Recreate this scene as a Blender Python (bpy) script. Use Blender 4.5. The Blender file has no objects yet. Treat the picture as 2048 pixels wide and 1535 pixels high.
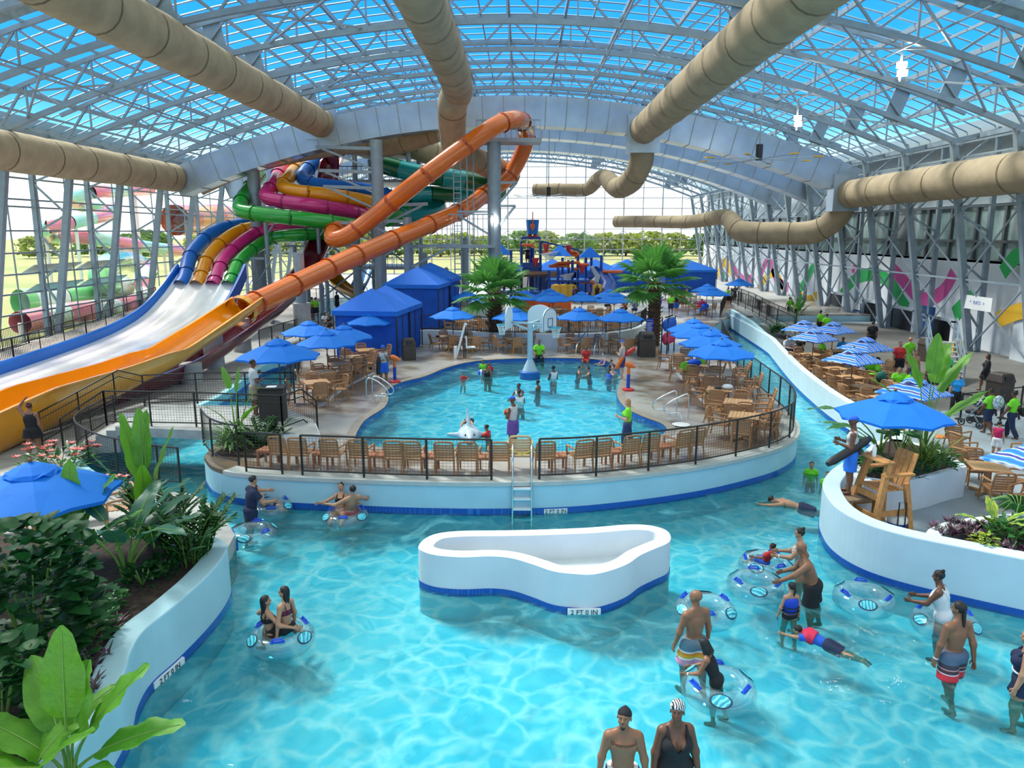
import bpy, bmesh, math, random
import numpy as np
from mathutils import Vector, Matrix, Euler
from mathutils.geometry import tessellate_polygon
SC = bpy.context.scene
C = SC.collection
R = math.radians
PI = math.pi
# ------------------------------------------------------------------ camera
F = 1480.0; H = 7.0
PITCH = math.atan((767.5 - 465) / F); YAW = math.atan(21 / F * math.cos(PITCH))
cd = bpy.data.cameras.new('camera'); cam = bpy.data.objects.new('camera', cd); C.objects.link(cam)
cam.location = (0, 0, H); cam.rotation_euler = (PI / 2 - PITCH, 0, YAW)
cd.sensor_fit = 'HORIZONTAL'; cd.sensor_width = 36.0; cd.lens = F / 2048 * 36.0
cd.clip_start = 0.1; cd.clip_end = 3000
SC.camera = cam
# ------------------------------------------------------------------ world, sun, exposure
SC.view_settings.view_transform = 'Standard'; SC.view_settings.look = 'None'
SC.view_settings.gamma = 1.0; SC.view_settings.exposure = 0.5
SC.view_settings.use_curve_mapping = False
W = bpy.data.worlds.new('sky'); SC.world = W; W.use_nodes = True
nt = W.node_tree; nt.nodes.clear()
wo = nt.nodes.new('ShaderNodeOutputWorld'); bg = nt.nodes.new('ShaderNodeBackground')
tc = nt.nodes.new('ShaderNodeTexCoord'); sx = nt.nodes.new('ShaderNodeSeparateXYZ'); rp = nt.nodes.new('ShaderNodeValToRGB')
nt.links.new(tc.outputs['Generated'], sx.inputs[0]); nt.links.new(sx.outputs[2], rp.inputs[0])
nt.links.new(rp.outputs[0], bg.inputs[0]); nt.links.new(bg.outputs[0], wo.inputs[0])
e = rp.color_ramp.elements
e[0].position = 0.0; e[0].color = (1.0, 1.0, 1.0, 1)
e[1].position = 0.085; e[1].color = (0.92, 0.97, 1.0, 1)
n = e.new(0.118); n.color = (0.20, 0.60, 1.0, 1)
n = e.new(0.155); n.color = (0.04, 0.38, 1.0, 1)
n = e.new(0.30); n.color = (0.018, 0.29, 0.92, 1)
n = e.new(0.45); n.color = (1.0, 0.95, 0.86, 1)
n = e.new(1.0); n.color = (1.0, 0.94, 0.84, 1)
bg.inputs[1].default_value = 1.25
sd = bpy.data.lights.new('sun', 'SUN'); sun = bpy.data.objects.new('sun', sd); C.objects.link(sun)
sd.energy = 6.3; sd.angle = R(14); sd.color = (1.0, 0.82, 0.70)
sun.rotation_euler = Vector((0.50, -0.38, -0.78)).to_track_quat('-Z', 'Y').to_euler()
cy = SC.cycles
cy.max_bounces = 6; cy.diffuse_bounces = 2; cy.glossy_bounces = 2; cy.transmission_bounces = 3
cy.transparent_max_bounces = 14; cy.sample_clamp_indirect = 4.0; cy.caustics_reflective = False; cy.caustics_refractive = False
# ------------------------------------------------------------------ pixel -> place helpers (2048 x 1535 frame)
def ray(px, py):
    x = (px - 1024) / F; y = (767.5 - py) / F
    c, s = math.cos(PITCH), math.sin(PITCH); d = (x, c + y * s, -s + y * c)
    a, b = math.cos(YAW), math.sin(YAW)
    return Vector((d[0] * a - d[1] * b, d[0] * b + d[1] * a, d[2]))
def P(px, py, z=0.0):
    d = ray(px, py); t = (z - H) / d[2]; return Vector((d[0] * t, d[1] * t, z))
def PY(px, py, Y):
    d = ray(px, py); t = Y / d[1]; return Vector((d[0] * t, Y, H + d[2] * t))
def PX(px, py, X):
    d = ray(px, py); t = X / d[0]; return Vector((X, d[1] * t, H + d[2] * t))
# ------------------------------------------------------------------ mesh builder
class MB:
    def __init__(s): s.v = []; s.f = []; s.m = []; s.cur = 0
    def add(s, vs, fs):
        o = len(s.v); s.v += [tuple(v) for v in vs]; s.f += [tuple(i + o for i in f) for f in fs]; s.m += [s.cur] * len(fs)
    def box(s, c, d, rz=0.0, M=None):
        c = Vector(c); q = []
        rot = M if M else Matrix.Rotation(rz, 3, 'Z')
        for x in (-.5, .5):
            for y in (-.5, .5):
                for z in (-.5, .5): q.append(c + rot @ Vector((x * d[0], y * d[1], z * d[2])))
        s.add(q, [(0, 1, 3, 2), (4, 6, 7, 5), (0, 4, 5, 1), (2, 3, 7, 6), (0, 2, 6, 4), (1, 5, 7, 3)])
    def bar(s, a, b, w, h=None):           # rectangular bar between two points
        a = Vector(a); b = Vector(b); h = h or w; d = b - a
        if d.length < 1e-6: return
        y = d.normalized(); up = Vector((0, 0, 1)) if abs(y.z) < .95 else Vector((0, 1, 0))
        x = y.cross(up).normalized(); z = x.cross(y)
        q = [p + x * i * w / 2 + z * j * h / 2 for p in (a, b) for i, j in ((-1, -1), (1, -1), (1, 1), (-1, 1))]
        s.add(q, [(0, 1, 2, 3), (7, 6, 5, 4), (0, 4, 5, 1), (1, 5, 6, 2), (2, 6, 7, 3), (3, 7, 4, 0)])
    def tube(s, pts, r, n=8, caps=True, arc=None, closed=False):
        pts = [Vector(p) for p in pts]; k = len(pts); rs = r if isinstance(r, (list, tuple)) else [r] * k
        T = []
        for i in range(k):
            a = pts[(i - 1) % k] if (closed or i > 0) else pts[i]; b = pts[(i + 1) % k] if (closed or i < k - 1) else pts[i]
            t = (b - a); T.append(t.normalized() if t.length > 1e-9 else Vector((0, 0, 1)))
        up = Vector((0, 0, 1)) if abs(T[0].z) < .9 else Vector((0, 1, 0))
        vs = []; x = T[0].cross(up).normalized()
        for i in range(k):
            if arc: x = T[i].cross(Vector((0, 0, 1))).normalized()
            else: x = (x - T[i] * x.dot(T[i])).normalized()
            z = x.cross(T[i])
            m = n + 1 if arc else n
            for j in range(m):
                a = (arc[0] + (arc[1] - arc[0]) * j / n) if arc else 2 * PI * j / n
                vs.append(pts[i] + (x * math.cos(a) + z * math.sin(a)) * rs[i])
        fs = []; m = n + 1 if arc else n
        for i in range(k if closed else k - 1):
            i2 = (i + 1) % k
            for j in range(n):
                j2 = j + 1 if arc else (j + 1) % n
                fs.append((i * m + j, i * m + j2, i2 * m + j2, i2 * m + j))
        if caps and not arc and not closed:
            fs.append(tuple(range(n - 1, -1, -1))); fs.append(tuple((k - 1) * m + j for j in range(n)))
        s.add(vs, fs)
    def cyl(s, a, b, r, n=12, r2=None): s.tube([a, b], [r, r if r2 is None else r2], n)
    def lathe(s, c, prof, n=16, a0=0.0):
        c = Vector(c); vs = []; fs = []; k = len(prof)
        for r, z in prof:
            for j in range(n):
                a = a0 + 2 * PI * j / n; vs.append(c + Vector((r * math.cos(a), r * math.sin(a), z)))
        for i in range(k - 1):
            for j in range(n): fs.append((i * n + j, i * n + (j + 1) % n, (i + 1) * n + (j + 1) % n, (i + 1) * n + j))
        if prof[0][0] > 1e-6: fs.append(tuple(range(n - 1, -1, -1)))
        if prof[-1][0] > 1e-6: fs.append(tuple((k - 1) * n + j for j in range(n)))
        s.add(vs, fs)
    def ball(s, c, r, n=10, m=6):
        c = Vector(c); r = Vector(r) if not isinstance(r, (int, float)) else Vector((r, r, r)); vs = []; fs = []
        for i in range(m + 1):
            t = PI * i / m
            for j in range(n):
                a = 2 * PI * j / n; vs.append(c + Vector((r.x * math.sin(t) * math.cos(a), r.y * math.sin(t) * math.sin(a), -r.z * math.cos(t))))
        for i in range(m):
            for j in range(n): fs.append((i * n + j, i * n + (j + 1) % n, (i + 1) * n + (j + 1) % n, (i + 1) * n + j))
        s.add(vs, fs)
    def prism(s, poly, z0, z1, holes=()):
        loops = [[Vector((p[0], p[1], 0)) for p in L] for L in [poly] + list(holes)]
        flat = [p for L in loops for p in L]; N = len(flat)
        tri = tessellate_polygon(loops)
        vs = [(p.x, p.y, z0) for p in flat] + [(p.x, p.y, z1) for p in flat]; fs = []
        for t in tri:
            a, b, c = [flat[i] for i in t]
            if (b - a).cross(c - a).z < 0: t = (t[0], t[2], t[1])
            fs.append(tuple(i + N for i in t)); fs.append((t[2], t[1], t[0]))
        o = 0
        for L in loops:
            k = len(L)
            for i in range(k): fs.append((o + i, o + (i + 1) % k, o + (i + 1) % k + N, o + i + N))
            o += k
        s.add(vs, fs)
    def ribbon(s, pts, z0, z1, off0, off1, closed=False):  # wall following pts, thickness from off0 to off1 along the left normal
        pts = [Vector((p[0], p[1], 0)) for p in pts]; k = len(pts); nr = []
        for i in range(k):
            a = pts[(i - 1) % k] if (closed or i > 0) else pts[i]; b = pts[(i + 1) % k] if (closed or i < k - 1) else pts[i]
            t = (b - a).normalized(); nr.append(Vector((-t.y, t.x, 0)))
        vs = []
        for p, q in zip(pts, nr):
            for o, z in ((off0, z0), (off1, z0), (off1, z1), (off0, z1)): vs.append((p.x + q.x * o, p.y + q.y * o, z))
        fs = []
        for i in range(k if closed else k - 1):
            i2 = (i + 1) % k
            for j in range(4): fs.append((i * 4 + j, i2 * 4 + j, i2 * 4 + (j + 1) % 4, i * 4 + (j + 1) % 4))
        if not closed: fs += [(0, 1, 2, 3), ((k - 1) * 4 + 3, (k - 1) * 4 + 2, (k - 1) * 4 + 1, (k - 1) * 4)]
        s.add(vs, fs)
    def build(s, name, mats, parent=None, smooth=False, loc=None, bevel=0):
        me = bpy.data.meshes.new(name); me.from_pydata(s.v, [], s.f)
        for m in (mats if isinstance(mats, (list, tuple)) else [mats]): me.materials.append(m)
        if any(s.m): me.polygons.foreach_set('material_index', s.m)
        bm = bmesh.new(); bm.from_mesh(me); bmesh.ops.recalc_face_normals(bm, faces=bm.faces); bm.to_mesh(me); bm.free()
        if smooth:
            me.polygons.foreach_set('use_smooth', [True] * len(me.polygons))
            if smooth != 'all': me.set_sharp_from_angle(angle=R(smooth if isinstance(smooth, (int, float)) and smooth is not True else 40))
        me.update()
        o = bpy.data.objects.new(name, me); C.objects.link(o)
        if parent: o.parent = parent
        if loc is not None: o.location = loc
        if bevel:
            b = o.modifiers.new('bevel', 'BEVEL'); b.width = bevel; b.segments = 2; b.limit_method = 'ANGLE'
        return o
def tag(o, label=None, cat=None, group=None, kind=None):
    if label: o['label'] = label
    if cat: o['category'] = cat
    if group: o['group'] = group
    if kind: o['kind'] = kind
    return o
def thing(name, label, cat, loc=(0, 0, 0), rz=0.0, group=None):
    o = bpy.data.objects.new(name, None); C.objects.link(o); o.location = loc; o.rotation_euler = (0, 0, rz); o.empty_display_size = .1
    return tag(o, label, cat, group)
def struct(o): o['kind'] = 'structure'; return o
KIDS = {}
def dup(src, loc, rz=0.0, label=None, group=None, scale=None):
    r = src.copy(); C.objects.link(r); r.location = loc; r.rotation_euler = (0, 0, rz)
    if scale: r.scale = (scale,) * 3 if isinstance(scale, (int, float)) else scale
    if label: r['label'] = label
    if group: r['group'] = group
    for ch in KIDS[src.name]:
        c = ch.copy(); C.objects.link(c); c.parent = r
        for g in KIDS.get(ch.name, ()):
            d = g.copy(); C.objects.link(d); d.parent = c
    return r
def remember(o):
    KIDS[o.name] = list(o.children)
    for c in o.children: KIDS[c.name] = list(c.children)
    return o
def cat_rom(pts, n=6, closed=False):
    pts = [Vector(p) for p in pts]; k = len(pts); out = []
    for i in range(k if closed else k - 1):
        if closed: a, b, c, d = pts[(i - 1) % k], pts[i], pts[(i + 1) % k], pts[(i + 2) % k]
        else: a, b, c, d = pts[max(i - 1, 0)], pts[i], pts[i + 1], pts[min(i + 2, k - 1)]
        for j in range(n):
            t = j / n; out.append(.5 * ((2 * b) + (c - a) * t + (2 * a - 5 * b + 4 * c - d) * t * t + (3 * b - a - 3 * c + d) * t ** 3))
    if not closed: out.append(pts[-1])
    return out
# ------------------------------------------------------------------ materials
MATS = {}
def mat(name, col, rough=.5, metal=0.0, var=0.0, scale=4.0, bump=0.0, bscale=None, col2=None, spec=.5, trans=0.0, sheen=0.0, coat=0.0, stretch=None, emit=None, contrast=(.35, .65)):
    if name in MATS: return MATS[name]
    m = bpy.data.materials.new(name); m.use_nodes = True; MATS[name] = m
    n = m.node_tree; b = n.nodes['Principled BSDF']; L = n.links
    b.inputs['Base Color'].default_value = (*col, 1); b.inputs['Roughness'].default_value = rough; b.inputs['Metallic'].default_value = metal
    b.inputs['Specular IOR Level'].default_value = spec
    if coat: b.inputs['Coat Weight'].default_value = coat; b.inputs['Coat Roughness'].default_value = .08
    if emit: b.inputs['Emission Color'].default_value = (*col, 1); b.inputs['Emission Strength'].default_value = emit
    if var or col2 or bump:
        t = n.nodes.new('ShaderNodeTexCoord'); mp = n.nodes.new('ShaderNodeMapping'); L.new(t.outputs['Object'], mp.inputs[0])
        if stretch: mp.inputs['Scale'].default_value = stretch
        ns = n.nodes.new('ShaderNodeTexNoise'); ns.inputs['Scale'].default_value = scale; ns.inputs['Detail'].default_value = 4; L.new(mp.outputs[0], ns.inputs['Vector'])
        if var or col2:
            cr = n.nodes.new('ShaderNodeValToRGB'); L.new(ns.outputs[0], cr.inputs[0]); L.new(cr.outputs[0], b.inputs['Base Color'])
            cr.color_ramp.elements[0].position, cr.color_ramp.elements[1].position = contrast
            c2 = col2 or tuple(c * (1 - var) for c in col)
            cr.color_ramp.elements[0].color = (*c2, 1); cr.color_ramp.elements[1].color = (*col, 1)
        if bump:
            nb = ns
            if bscale:
                nb = n.nodes.new('ShaderNodeTexNoise'); nb.inputs['Scale'].default_value = bscale; L.new(mp.outputs[0], nb.inputs['Vector'])
            bp = n.nodes.new('ShaderNodeBump'); bp.inputs['Strength'].default_value = bump; bp.inputs['Distance'].default_value = .02
            L.new(nb.outputs[0], bp.inputs['Height']); L.new(bp.outputs[0], b.inputs['Normal'])
    if trans:
        tr = n.nodes.new('ShaderNodeBsdfTranslucent'); tr.inputs[0].default_value = (*[min(1, c * 1.3) for c in col], 1)
        mx = n.nodes.new('ShaderNodeMixShader'); mx.inputs[0].default_value = trans
        out = n.nodes['Material Output']; L.new(b.outputs[0], mx.inputs[1]); L.new(tr.outputs[0], mx.inputs[2]); L.new(mx.outputs[0], out.inputs[0])
    return m
def glassmat(name, tint, gloss=.06, rough=.03):
    if name in MATS: return MATS[name]
    m = bpy.data.materials.new(name); m.use_nodes = True; MATS[name] = m; n = m.node_tree; n.nodes.clear(); L = n.links
    o = n.nodes.new('ShaderNodeOutputMaterial'); t = n.nodes.new('ShaderNodeBsdfTransparent'); g = n.nodes.new('ShaderNodeBsdfGlossy'); mx = n.nodes.new('ShaderNodeMixShader')
    t.inputs[0].default_value = (*tint, 1); g.inputs['Roughness'].default_value = rough; g.inputs[0].default_value = (1, 1, 1, 1)
    mx.inputs[0].default_value = gloss; L.new(t.outputs[0], mx.inputs[1]); L.new(g.outputs[0], mx.inputs[2]); L.new(mx.outputs[0], o.inputs[0])
    return m
def bandmat(name, stops, axis=2, rough=.6, coord='Object'):          # constant colour bands along an object axis: stops = [(pos, rgb), ...] in metres
    if name in MATS: return MATS[name]
    m = bpy.data.materials.new(name); m.use_nodes = True; MATS[name] = m; n = m.node_tree; L = n.links; b = n.nodes['Principled BSDF']; b.inputs['Roughness'].default_value = rough
    t = n.nodes.new('ShaderNodeTexCoord'); s = n.nodes.new('ShaderNodeSeparateXYZ'); L.new(t.outputs[coord], s.inputs[0])
    lo, hi = stops[0][0], stops[-1][0] + .001
    mr = n.nodes.new('ShaderNodeMapRange'); mr.inputs[1].default_value = lo; mr.inputs[2].default_value = hi; L.new(s.outputs[axis], mr.inputs[0])
    cr = n.nodes.new('ShaderNodeValToRGB'); cr.color_ramp.interpolation = 'CONSTANT'; L.new(mr.outputs[0], cr.inputs[0]); L.new(cr.outputs[0], b.inputs['Base Color'])
    e = cr.color_ramp.elements
    while len(e) < len(stops): e.new(1.0)
    for i, (p, c) in enumerate(stops): e[i].position = (p - lo) / (hi - lo); e[i].color = (*c, 1)
    return m
def patmat(name, c1, c2, scale=30, thr=.5, kind='noise', stretch=None, rough=.6, soft=.02):
    if name in MATS: return MATS[name]
    m = bpy.data.materials.new(name); m.use_nodes = True; MATS[name] = m; n = m.node_tree; L = n.links; b = n.nodes['Principled BSDF']; b.inputs['Roughness'].default_value = rough
    t = n.nodes.new('ShaderNodeTexCoord'); mp = n.nodes.new('ShaderNodeMapping'); L.new(t.outputs['Object'], mp.inputs[0])
    if stretch: mp.inputs['Scale'].default_value = stretch
    if kind == 'wave': ns = n.nodes.new('ShaderNodeTexWave'); ns.inputs['Distortion'].default_value = 6
    elif kind == 'brick':
        ns = n.nodes.new('ShaderNodeTexBrick'); ns.inputs['Color1'].default_value = (*c1, 1); ns.inputs['Color2'].default_value = (*[x * .93 for x in c1], 1); ns.inputs['Mortar'].default_value = (*c2, 1)
        ns.inputs['Scale'].default_value = scale; L.new(mp.outputs[0], ns.inputs['Vector']); L.new(ns.outputs[0], b.inputs['Base Color']); return m
    else: ns = n.nodes.new('ShaderNodeTexNoise'); ns.inputs['Detail'].default_value = 2
    ns.inputs['Scale'].default_value = scale; L.new(mp.outputs[0], ns.inputs['Vector'])
    cr = n.nodes.new('ShaderNodeValToRGB'); L.new(ns.outputs[0] if kind != 'wave' else ns.outputs[1], cr.inputs[0]); L.new(cr.outputs[0], b.inputs['Base Color'])
    cr.color_ramp.elements[0].position = thr - soft; cr.color_ramp.elements[1].position = thr + soft
    cr.color_ramp.elements[0].color = (*c1, 1); cr.color_ramp.elements[1].color = (*c2, 1)
    return m
M_STEEL = mat('galvanised_steel', (.29, .36, .42), .45, .25, var=.15, scale=2)
M_STEELD = mat('grey_steel', (.36, .40, .44), .5, .2, var=.15, scale=2)
M_SILVER = mat('duct_sheet_metal', (.50, .60, .72), .34, .7, var=.18, scale=.7)
M_FABRIC = mat('tan_duct_fabric', (.43, .33, .215), .85, var=.2, scale=1.2, bump=.5, bscale=5)
M_DARK = mat('dark_bronze_rail', (.022, .018, .016), .45, .1)
M_PLASTER = mat('white_plaster', (.69, .745, .785), .7, var=.05, scale=2, bump=.05, bscale=60)
M_PALE2 = mat('light_blue_white_plaster', (.64, .79, .85), .7, var=.06, scale=1.5, bump=.05, bscale=60)
M_PALE = mat('pale_blue_plaster', (.45, .69, .77), .7, var=.08, scale=1.5, bump=.05, bscale=60)
M_TILE = patmat('blue_waterline_tile', (.010, .075, .42), (.03, .16, .55), 30, kind='brick', rough=.2)
M_DECK = mat('wet_concrete_deck', (.46, .42, .38), .28, var=.0, col2=(.20, .135, .09), scale=.55, bump=.1, bscale=20, contrast=(.40, .56))
M_PLAZA = mat('plaza_concrete', (.33, .40, .46), .6, col2=(.27, .30, .32), scale=.6, bump=.05, bscale=30)
M_CONC = mat('grey_concrete', (.45, .44, .42), .7, var=.25, scale=2.5, bump=.1, bscale=25)
M_WOOD = mat('tan_chair_resin', (.46, .225, .095), .55, var=.18, scale=9, stretch=(1, 1, 6))
M_WOOD2 = mat('red_brown_resin', (.46, .17, .075), .55, var=.2, scale=9)
M_LUMBER = mat('orange_pine_lumber', (.62, .29, .09), .6, var=.35, scale=7, stretch=(6, 6, 1))
M_BLUECAN = mat('bright_blue_canvas', (.003, .21, .82), .75, var=.08, scale=3, trans=.25)
M_CABANA = mat('deep_blue_canvas', (.006, .10, .56), .8, var=.2, scale=2, bump=.3, bscale=3, trans=.12)
M_BLACK = mat('black_plastic', (.015, .015, .017), .4)
M_WHITE = mat('white_plastic', (.85, .85, .84), .4)
M_CHROME = mat('stainless_tube', (.75, .76, .77), .18, 1.0)
M_RED = mat('red_plastic', (.65, .03, .03), .4)
M_ORANGEP = mat('orange_plastic', (.85, .17, .02), .4)
M_BLUEP = mat('blue_plastic', (.01, .06, .42), .4)
M_SOIL = mat('dark_mulch', (.075, .045, .03), .95, var=.6, scale=12, bump=.8, bscale=40)
M_TEXTBLK = mat('black_lettering', (.01, .01, .012), .5)
M_TEXTWHT = mat('white_lettering', (.9, .9, .9), .5)
def text(body, size, loc, rot, m, parent, name='lettering', ext=.002):
    c = bpy.data.curves.new(name, 'FONT'); c.body = body; c.size = size; c.align_x = 'CENTER'; c.align_y = 'CENTER'; c.extrude = ext; c.resolution_u = 2
    t = bpy.data.objects.new(name, c); me = bpy.data.meshes.new_from_object(t); bpy.data.objects.remove(t); me.name = name
    me.materials.clear(); me.materials.append(m); o = bpy.data.objects.new(name, me); C.objects.link(o); o.location = loc; o.rotation_euler = rot
    if parent: o.parent = parent
    return o
# ------------------------------------------------------------------ water
def water_mat(name, deep, shallow, scale):
    m = bpy.data.materials.new(name); m.use_nodes = True; n = m.node_tree; n.nodes.clear(); L = n.links
    N = lambda t: n.nodes.new(t)
    out = N('ShaderNodeOutputMaterial'); tr = N('ShaderNodeBsdfTransparent'); gl = N('ShaderNodeBsdfGlossy'); df = N('ShaderNodeBsdfDiffuse')
    mx = N('ShaderNodeMixShader'); mx2 = N('ShaderNodeMixShader'); fr = N('ShaderNodeFresnel'); fr.inputs[0].default_value = 1.33
    t = N('ShaderNodeTexCoord')
    big = N('ShaderNodeTexNoise'); big.inputs['Scale'].default_value = .16 * scale; big.inputs['Detail'].default_value = 3; big.inputs['Distortion'].default_value = 1.2; L.new(t.outputs['Object'], big.inputs['Vector'])
    # painted caustics: warped cells tint the transmission with a bright net of focused light
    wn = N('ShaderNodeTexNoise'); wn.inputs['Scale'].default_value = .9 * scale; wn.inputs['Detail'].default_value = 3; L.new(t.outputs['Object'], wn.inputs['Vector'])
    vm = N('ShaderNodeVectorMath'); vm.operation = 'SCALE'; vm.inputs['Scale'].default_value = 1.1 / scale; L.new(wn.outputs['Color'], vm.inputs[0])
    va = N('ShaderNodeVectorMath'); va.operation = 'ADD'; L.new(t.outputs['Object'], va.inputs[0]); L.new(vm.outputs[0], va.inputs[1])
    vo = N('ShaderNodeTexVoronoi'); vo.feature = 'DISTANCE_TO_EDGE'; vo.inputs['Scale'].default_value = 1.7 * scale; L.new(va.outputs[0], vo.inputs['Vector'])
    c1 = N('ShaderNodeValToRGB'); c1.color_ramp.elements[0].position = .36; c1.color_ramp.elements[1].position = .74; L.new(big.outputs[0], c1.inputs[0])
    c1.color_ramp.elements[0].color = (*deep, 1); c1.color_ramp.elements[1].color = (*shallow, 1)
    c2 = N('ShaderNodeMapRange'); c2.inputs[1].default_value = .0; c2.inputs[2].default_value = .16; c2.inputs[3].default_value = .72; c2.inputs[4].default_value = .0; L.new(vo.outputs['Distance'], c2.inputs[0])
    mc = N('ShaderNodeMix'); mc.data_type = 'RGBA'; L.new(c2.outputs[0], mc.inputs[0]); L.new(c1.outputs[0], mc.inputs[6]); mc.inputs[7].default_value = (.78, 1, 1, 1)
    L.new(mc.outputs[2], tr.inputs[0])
    w2 = N('ShaderNodeTexNoise'); w2.inputs['Scale'].default_value = 1.6 * scale; w2.inputs['Detail'].default_value = 5; w2.inputs['Distortion'].default_value = .8; L.new(t.outputs['Object'], w2.inputs['Vector'])
    bp = N('ShaderNodeBump'); bp.inputs['Strength'].default_value = .5; bp.inputs['Distance'].default_value = .12; L.new(w2.outputs[0], bp.inputs['Height'])
    L.new(bp.outputs[0], gl.inputs['Normal']); L.new(bp.outputs[0], fr.inputs['Normal']); gl.inputs['Roughness'].default_value = .06
    # thin milky foam / bubbles stirred up by the current
    fo = N('ShaderNodeTexNoise'); fo.inputs['Scale'].default_value = .55 * scale; fo.inputs['Detail'].default_value = 7; fo.inputs['Roughness'].default_value = .65; fo.inputs['Distortion'].default_value = 2.2; L.new(t.outputs['Object'], fo.inputs['Vector'])
    fm = N('ShaderNodeMapRange'); fm.inputs[1].default_value = .54; fm.inputs[2].default_value = .80; fm.inputs[3].default_value = .05; fm.inputs[4].default_value = .5; L.new(fo.outputs[0], fm.inputs[0])
    df.inputs[0].default_value = (.26, .78, .86, 1)
    L.new(fm.outputs[0], mx2.inputs[0]); L.new(tr.outputs[0], mx2.inputs[1]); L.new(df.outputs[0], mx2.inputs[2])
    L.new(fr.outputs[0], mx.inputs[0]); L.new(mx2.outputs[0], mx.inputs[1]); L.new(gl.outputs[0], mx.inputs[2]); L.new(mx.outputs[0], out.inputs[0])
    return m
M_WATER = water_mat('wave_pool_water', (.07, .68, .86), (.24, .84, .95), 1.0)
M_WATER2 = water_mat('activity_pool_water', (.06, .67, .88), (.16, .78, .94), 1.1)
M_POOLFL = mat('pool_floor_plaster', (.78, .86, .86), .8, var=.06, scale=.6)
b = MB(); b.box((0, 46, -.75), (62, 140, .3)); struct(b.build('floor_pool_basin', M_POOLFL))
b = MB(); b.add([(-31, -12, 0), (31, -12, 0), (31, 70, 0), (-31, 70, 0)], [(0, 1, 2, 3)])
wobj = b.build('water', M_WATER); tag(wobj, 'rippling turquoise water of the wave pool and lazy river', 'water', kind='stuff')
# ------------------------------------------------------------------ decks (solid slabs standing in the water)
ZD = .85; ZP = .3; ZU = .86; ZW = .35
D = lambda L, z: [P(x, y, z) for x, y in L]
pool_out = cat_rom(D([(708, 882), (728, 842), (768, 815), (777, 796), (772, 782), (800, 765), (850, 752), (893, 735), (950, 722), (1050, 716), (1150, 716), (1215, 722), (1243, 742), (1237, 770), (1234, 790), (1250, 814), (1290, 834), (1322, 846), (1332, 862), (1290, 884), (1200, 897), (1100, 904), (1000, 905), (890, 901), (780, 895), (722, 889)], ZD), 4, True)
fr_lip = cat_rom([p for p in D([(408, 912), (425, 932), (472, 944), (560, 951), (674, 956), (850, 962), (1016, 963), (1180, 957), (1374, 935), (1500, 910), (1570, 888), (1596, 862)], ZD)] + [Vector((9.35, 25.2, ZD)), Vector((9.65, 29, ZD)), Vector((10.1, 34, ZD)), Vector((11.2, 40, ZD)), Vector((12.5, 46.3, ZD)), Vector((13.0, 50, ZD)), Vector((15.2, 55, ZD))], 5)
left_edge = [Vector((-14, 62, ZD))] + D([(630, 668), (600, 712), (598, 745), (588, 775), (548, 815), (440, 872)], ZD)
isl = fr_lip + [Vector((20.0, 57.2, ZD)), Vector((26.8, 57.2, ZD)), Vector((26.8, 70, ZD)), Vector((-14, 70, ZD))] + left_edge
b = MB(); b.prism([(p.x, p.y) for p in isl], -.62, ZD - .12); struct(b.build('wall_island_base', M_PALE))
b = MB(); b.prism([(p.x, p.y) for p in isl], ZD - .12, ZD, [[(p.x, p.y) for p in pool_out]])
# slab overhang nosing is a separate trim
dk = struct(b.build('floor_island_deck', M_DECK))
b = MB(); b.ribbon(fr_lip[8:62], ZD - .10, ZD + .004, -.06, .42); struct(b.build('trim_1', mat('deck_nosing', (.52, .53, .50), .6, var=.1)))
b = MB(); b.ribbon(fr_lip, -.05, .14, -.015, .02); struct(b.build('trim_2', M_TILE))
# activity pool: recessed basin in the island
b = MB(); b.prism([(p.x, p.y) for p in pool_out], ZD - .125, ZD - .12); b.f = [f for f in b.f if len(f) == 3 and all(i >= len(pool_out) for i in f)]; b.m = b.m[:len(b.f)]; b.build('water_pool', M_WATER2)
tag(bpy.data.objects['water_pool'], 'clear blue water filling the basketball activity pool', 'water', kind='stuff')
ba = bpy.data.objects['wall_island_base']; me = ba.data; me.clear_geometry()
b = MB(); b.prism([(p.x, p.y) for p in isl], -.62, ZD - .12, [[(p.x, p.y) for p in pool_out]]); me.from_pydata(b.v, [], b.f); me.update()
b = MB(); b.prism([(p.x, p.y) for p in pool_out], -.02, .05); struct(b.build('floor_pool', M_POOLFL))
b = MB(); b.ribbon(pool_out, ZD - .30, ZD - .03, -.012, .012, True); struct(b.build('trim_3', M_TILE))
b = MB(); b.ribbon(pool_out, ZD - .03, ZD + .012, .0, .30, True); struct(b.build('trim_4', mat('pool_coping', (.36, .30, .25), .5, var=.2)))
# trench drains
b = MB()
for L in ([(640, 812), (690, 775), (762, 738)], [(1333, 716), (1352, 742), (1400, 795), (1432, 824)]):
    p = cat_rom(D(L, ZD), 4); b.ribbon(p, ZD, ZD + .012, -.09, .09)
struct(b.build('trim_5', mat('trench_grate', (.42, .46, .50), .5)))
# raised back terrace
ter = cat_rom(D([(838, 662), (860, 660), (950, 664), (1050, 668), (1150, 668), (1230, 664), (1275, 655), (1292, 642)], 1.6), 4)
b = MB(); tp = [(p.x, p.y) for p in ter] + [(ter[-1].x + .5, 46), (11.5, 52), (11.5, 72), (-16, 72), (-16, 52), (ter[0].x - .3, ter[0].y + 3)]
b.prism(tp, ZD - .05, ZU); struct(b.build('floor_terrace', mat('terrace_concrete', (.40, .38, .36), .6, var=.2, scale=.6)))
b = MB(); b.ribbon(ter, ZD, 1.62, -.12, .12); struct(b.build('wall_terrace', M_PLASTER))
# far concourse behind the river up to the end wall
b = MB(); b.prism([(-27.8, 70), (26.8, 70), (26.8, 112), (-27.8, 112)], -.62, ZD); struct(b.build('floor_back', mat('back_concrete', (.55, .53, .50), .6, var=.15, scale=.5)))
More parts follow.
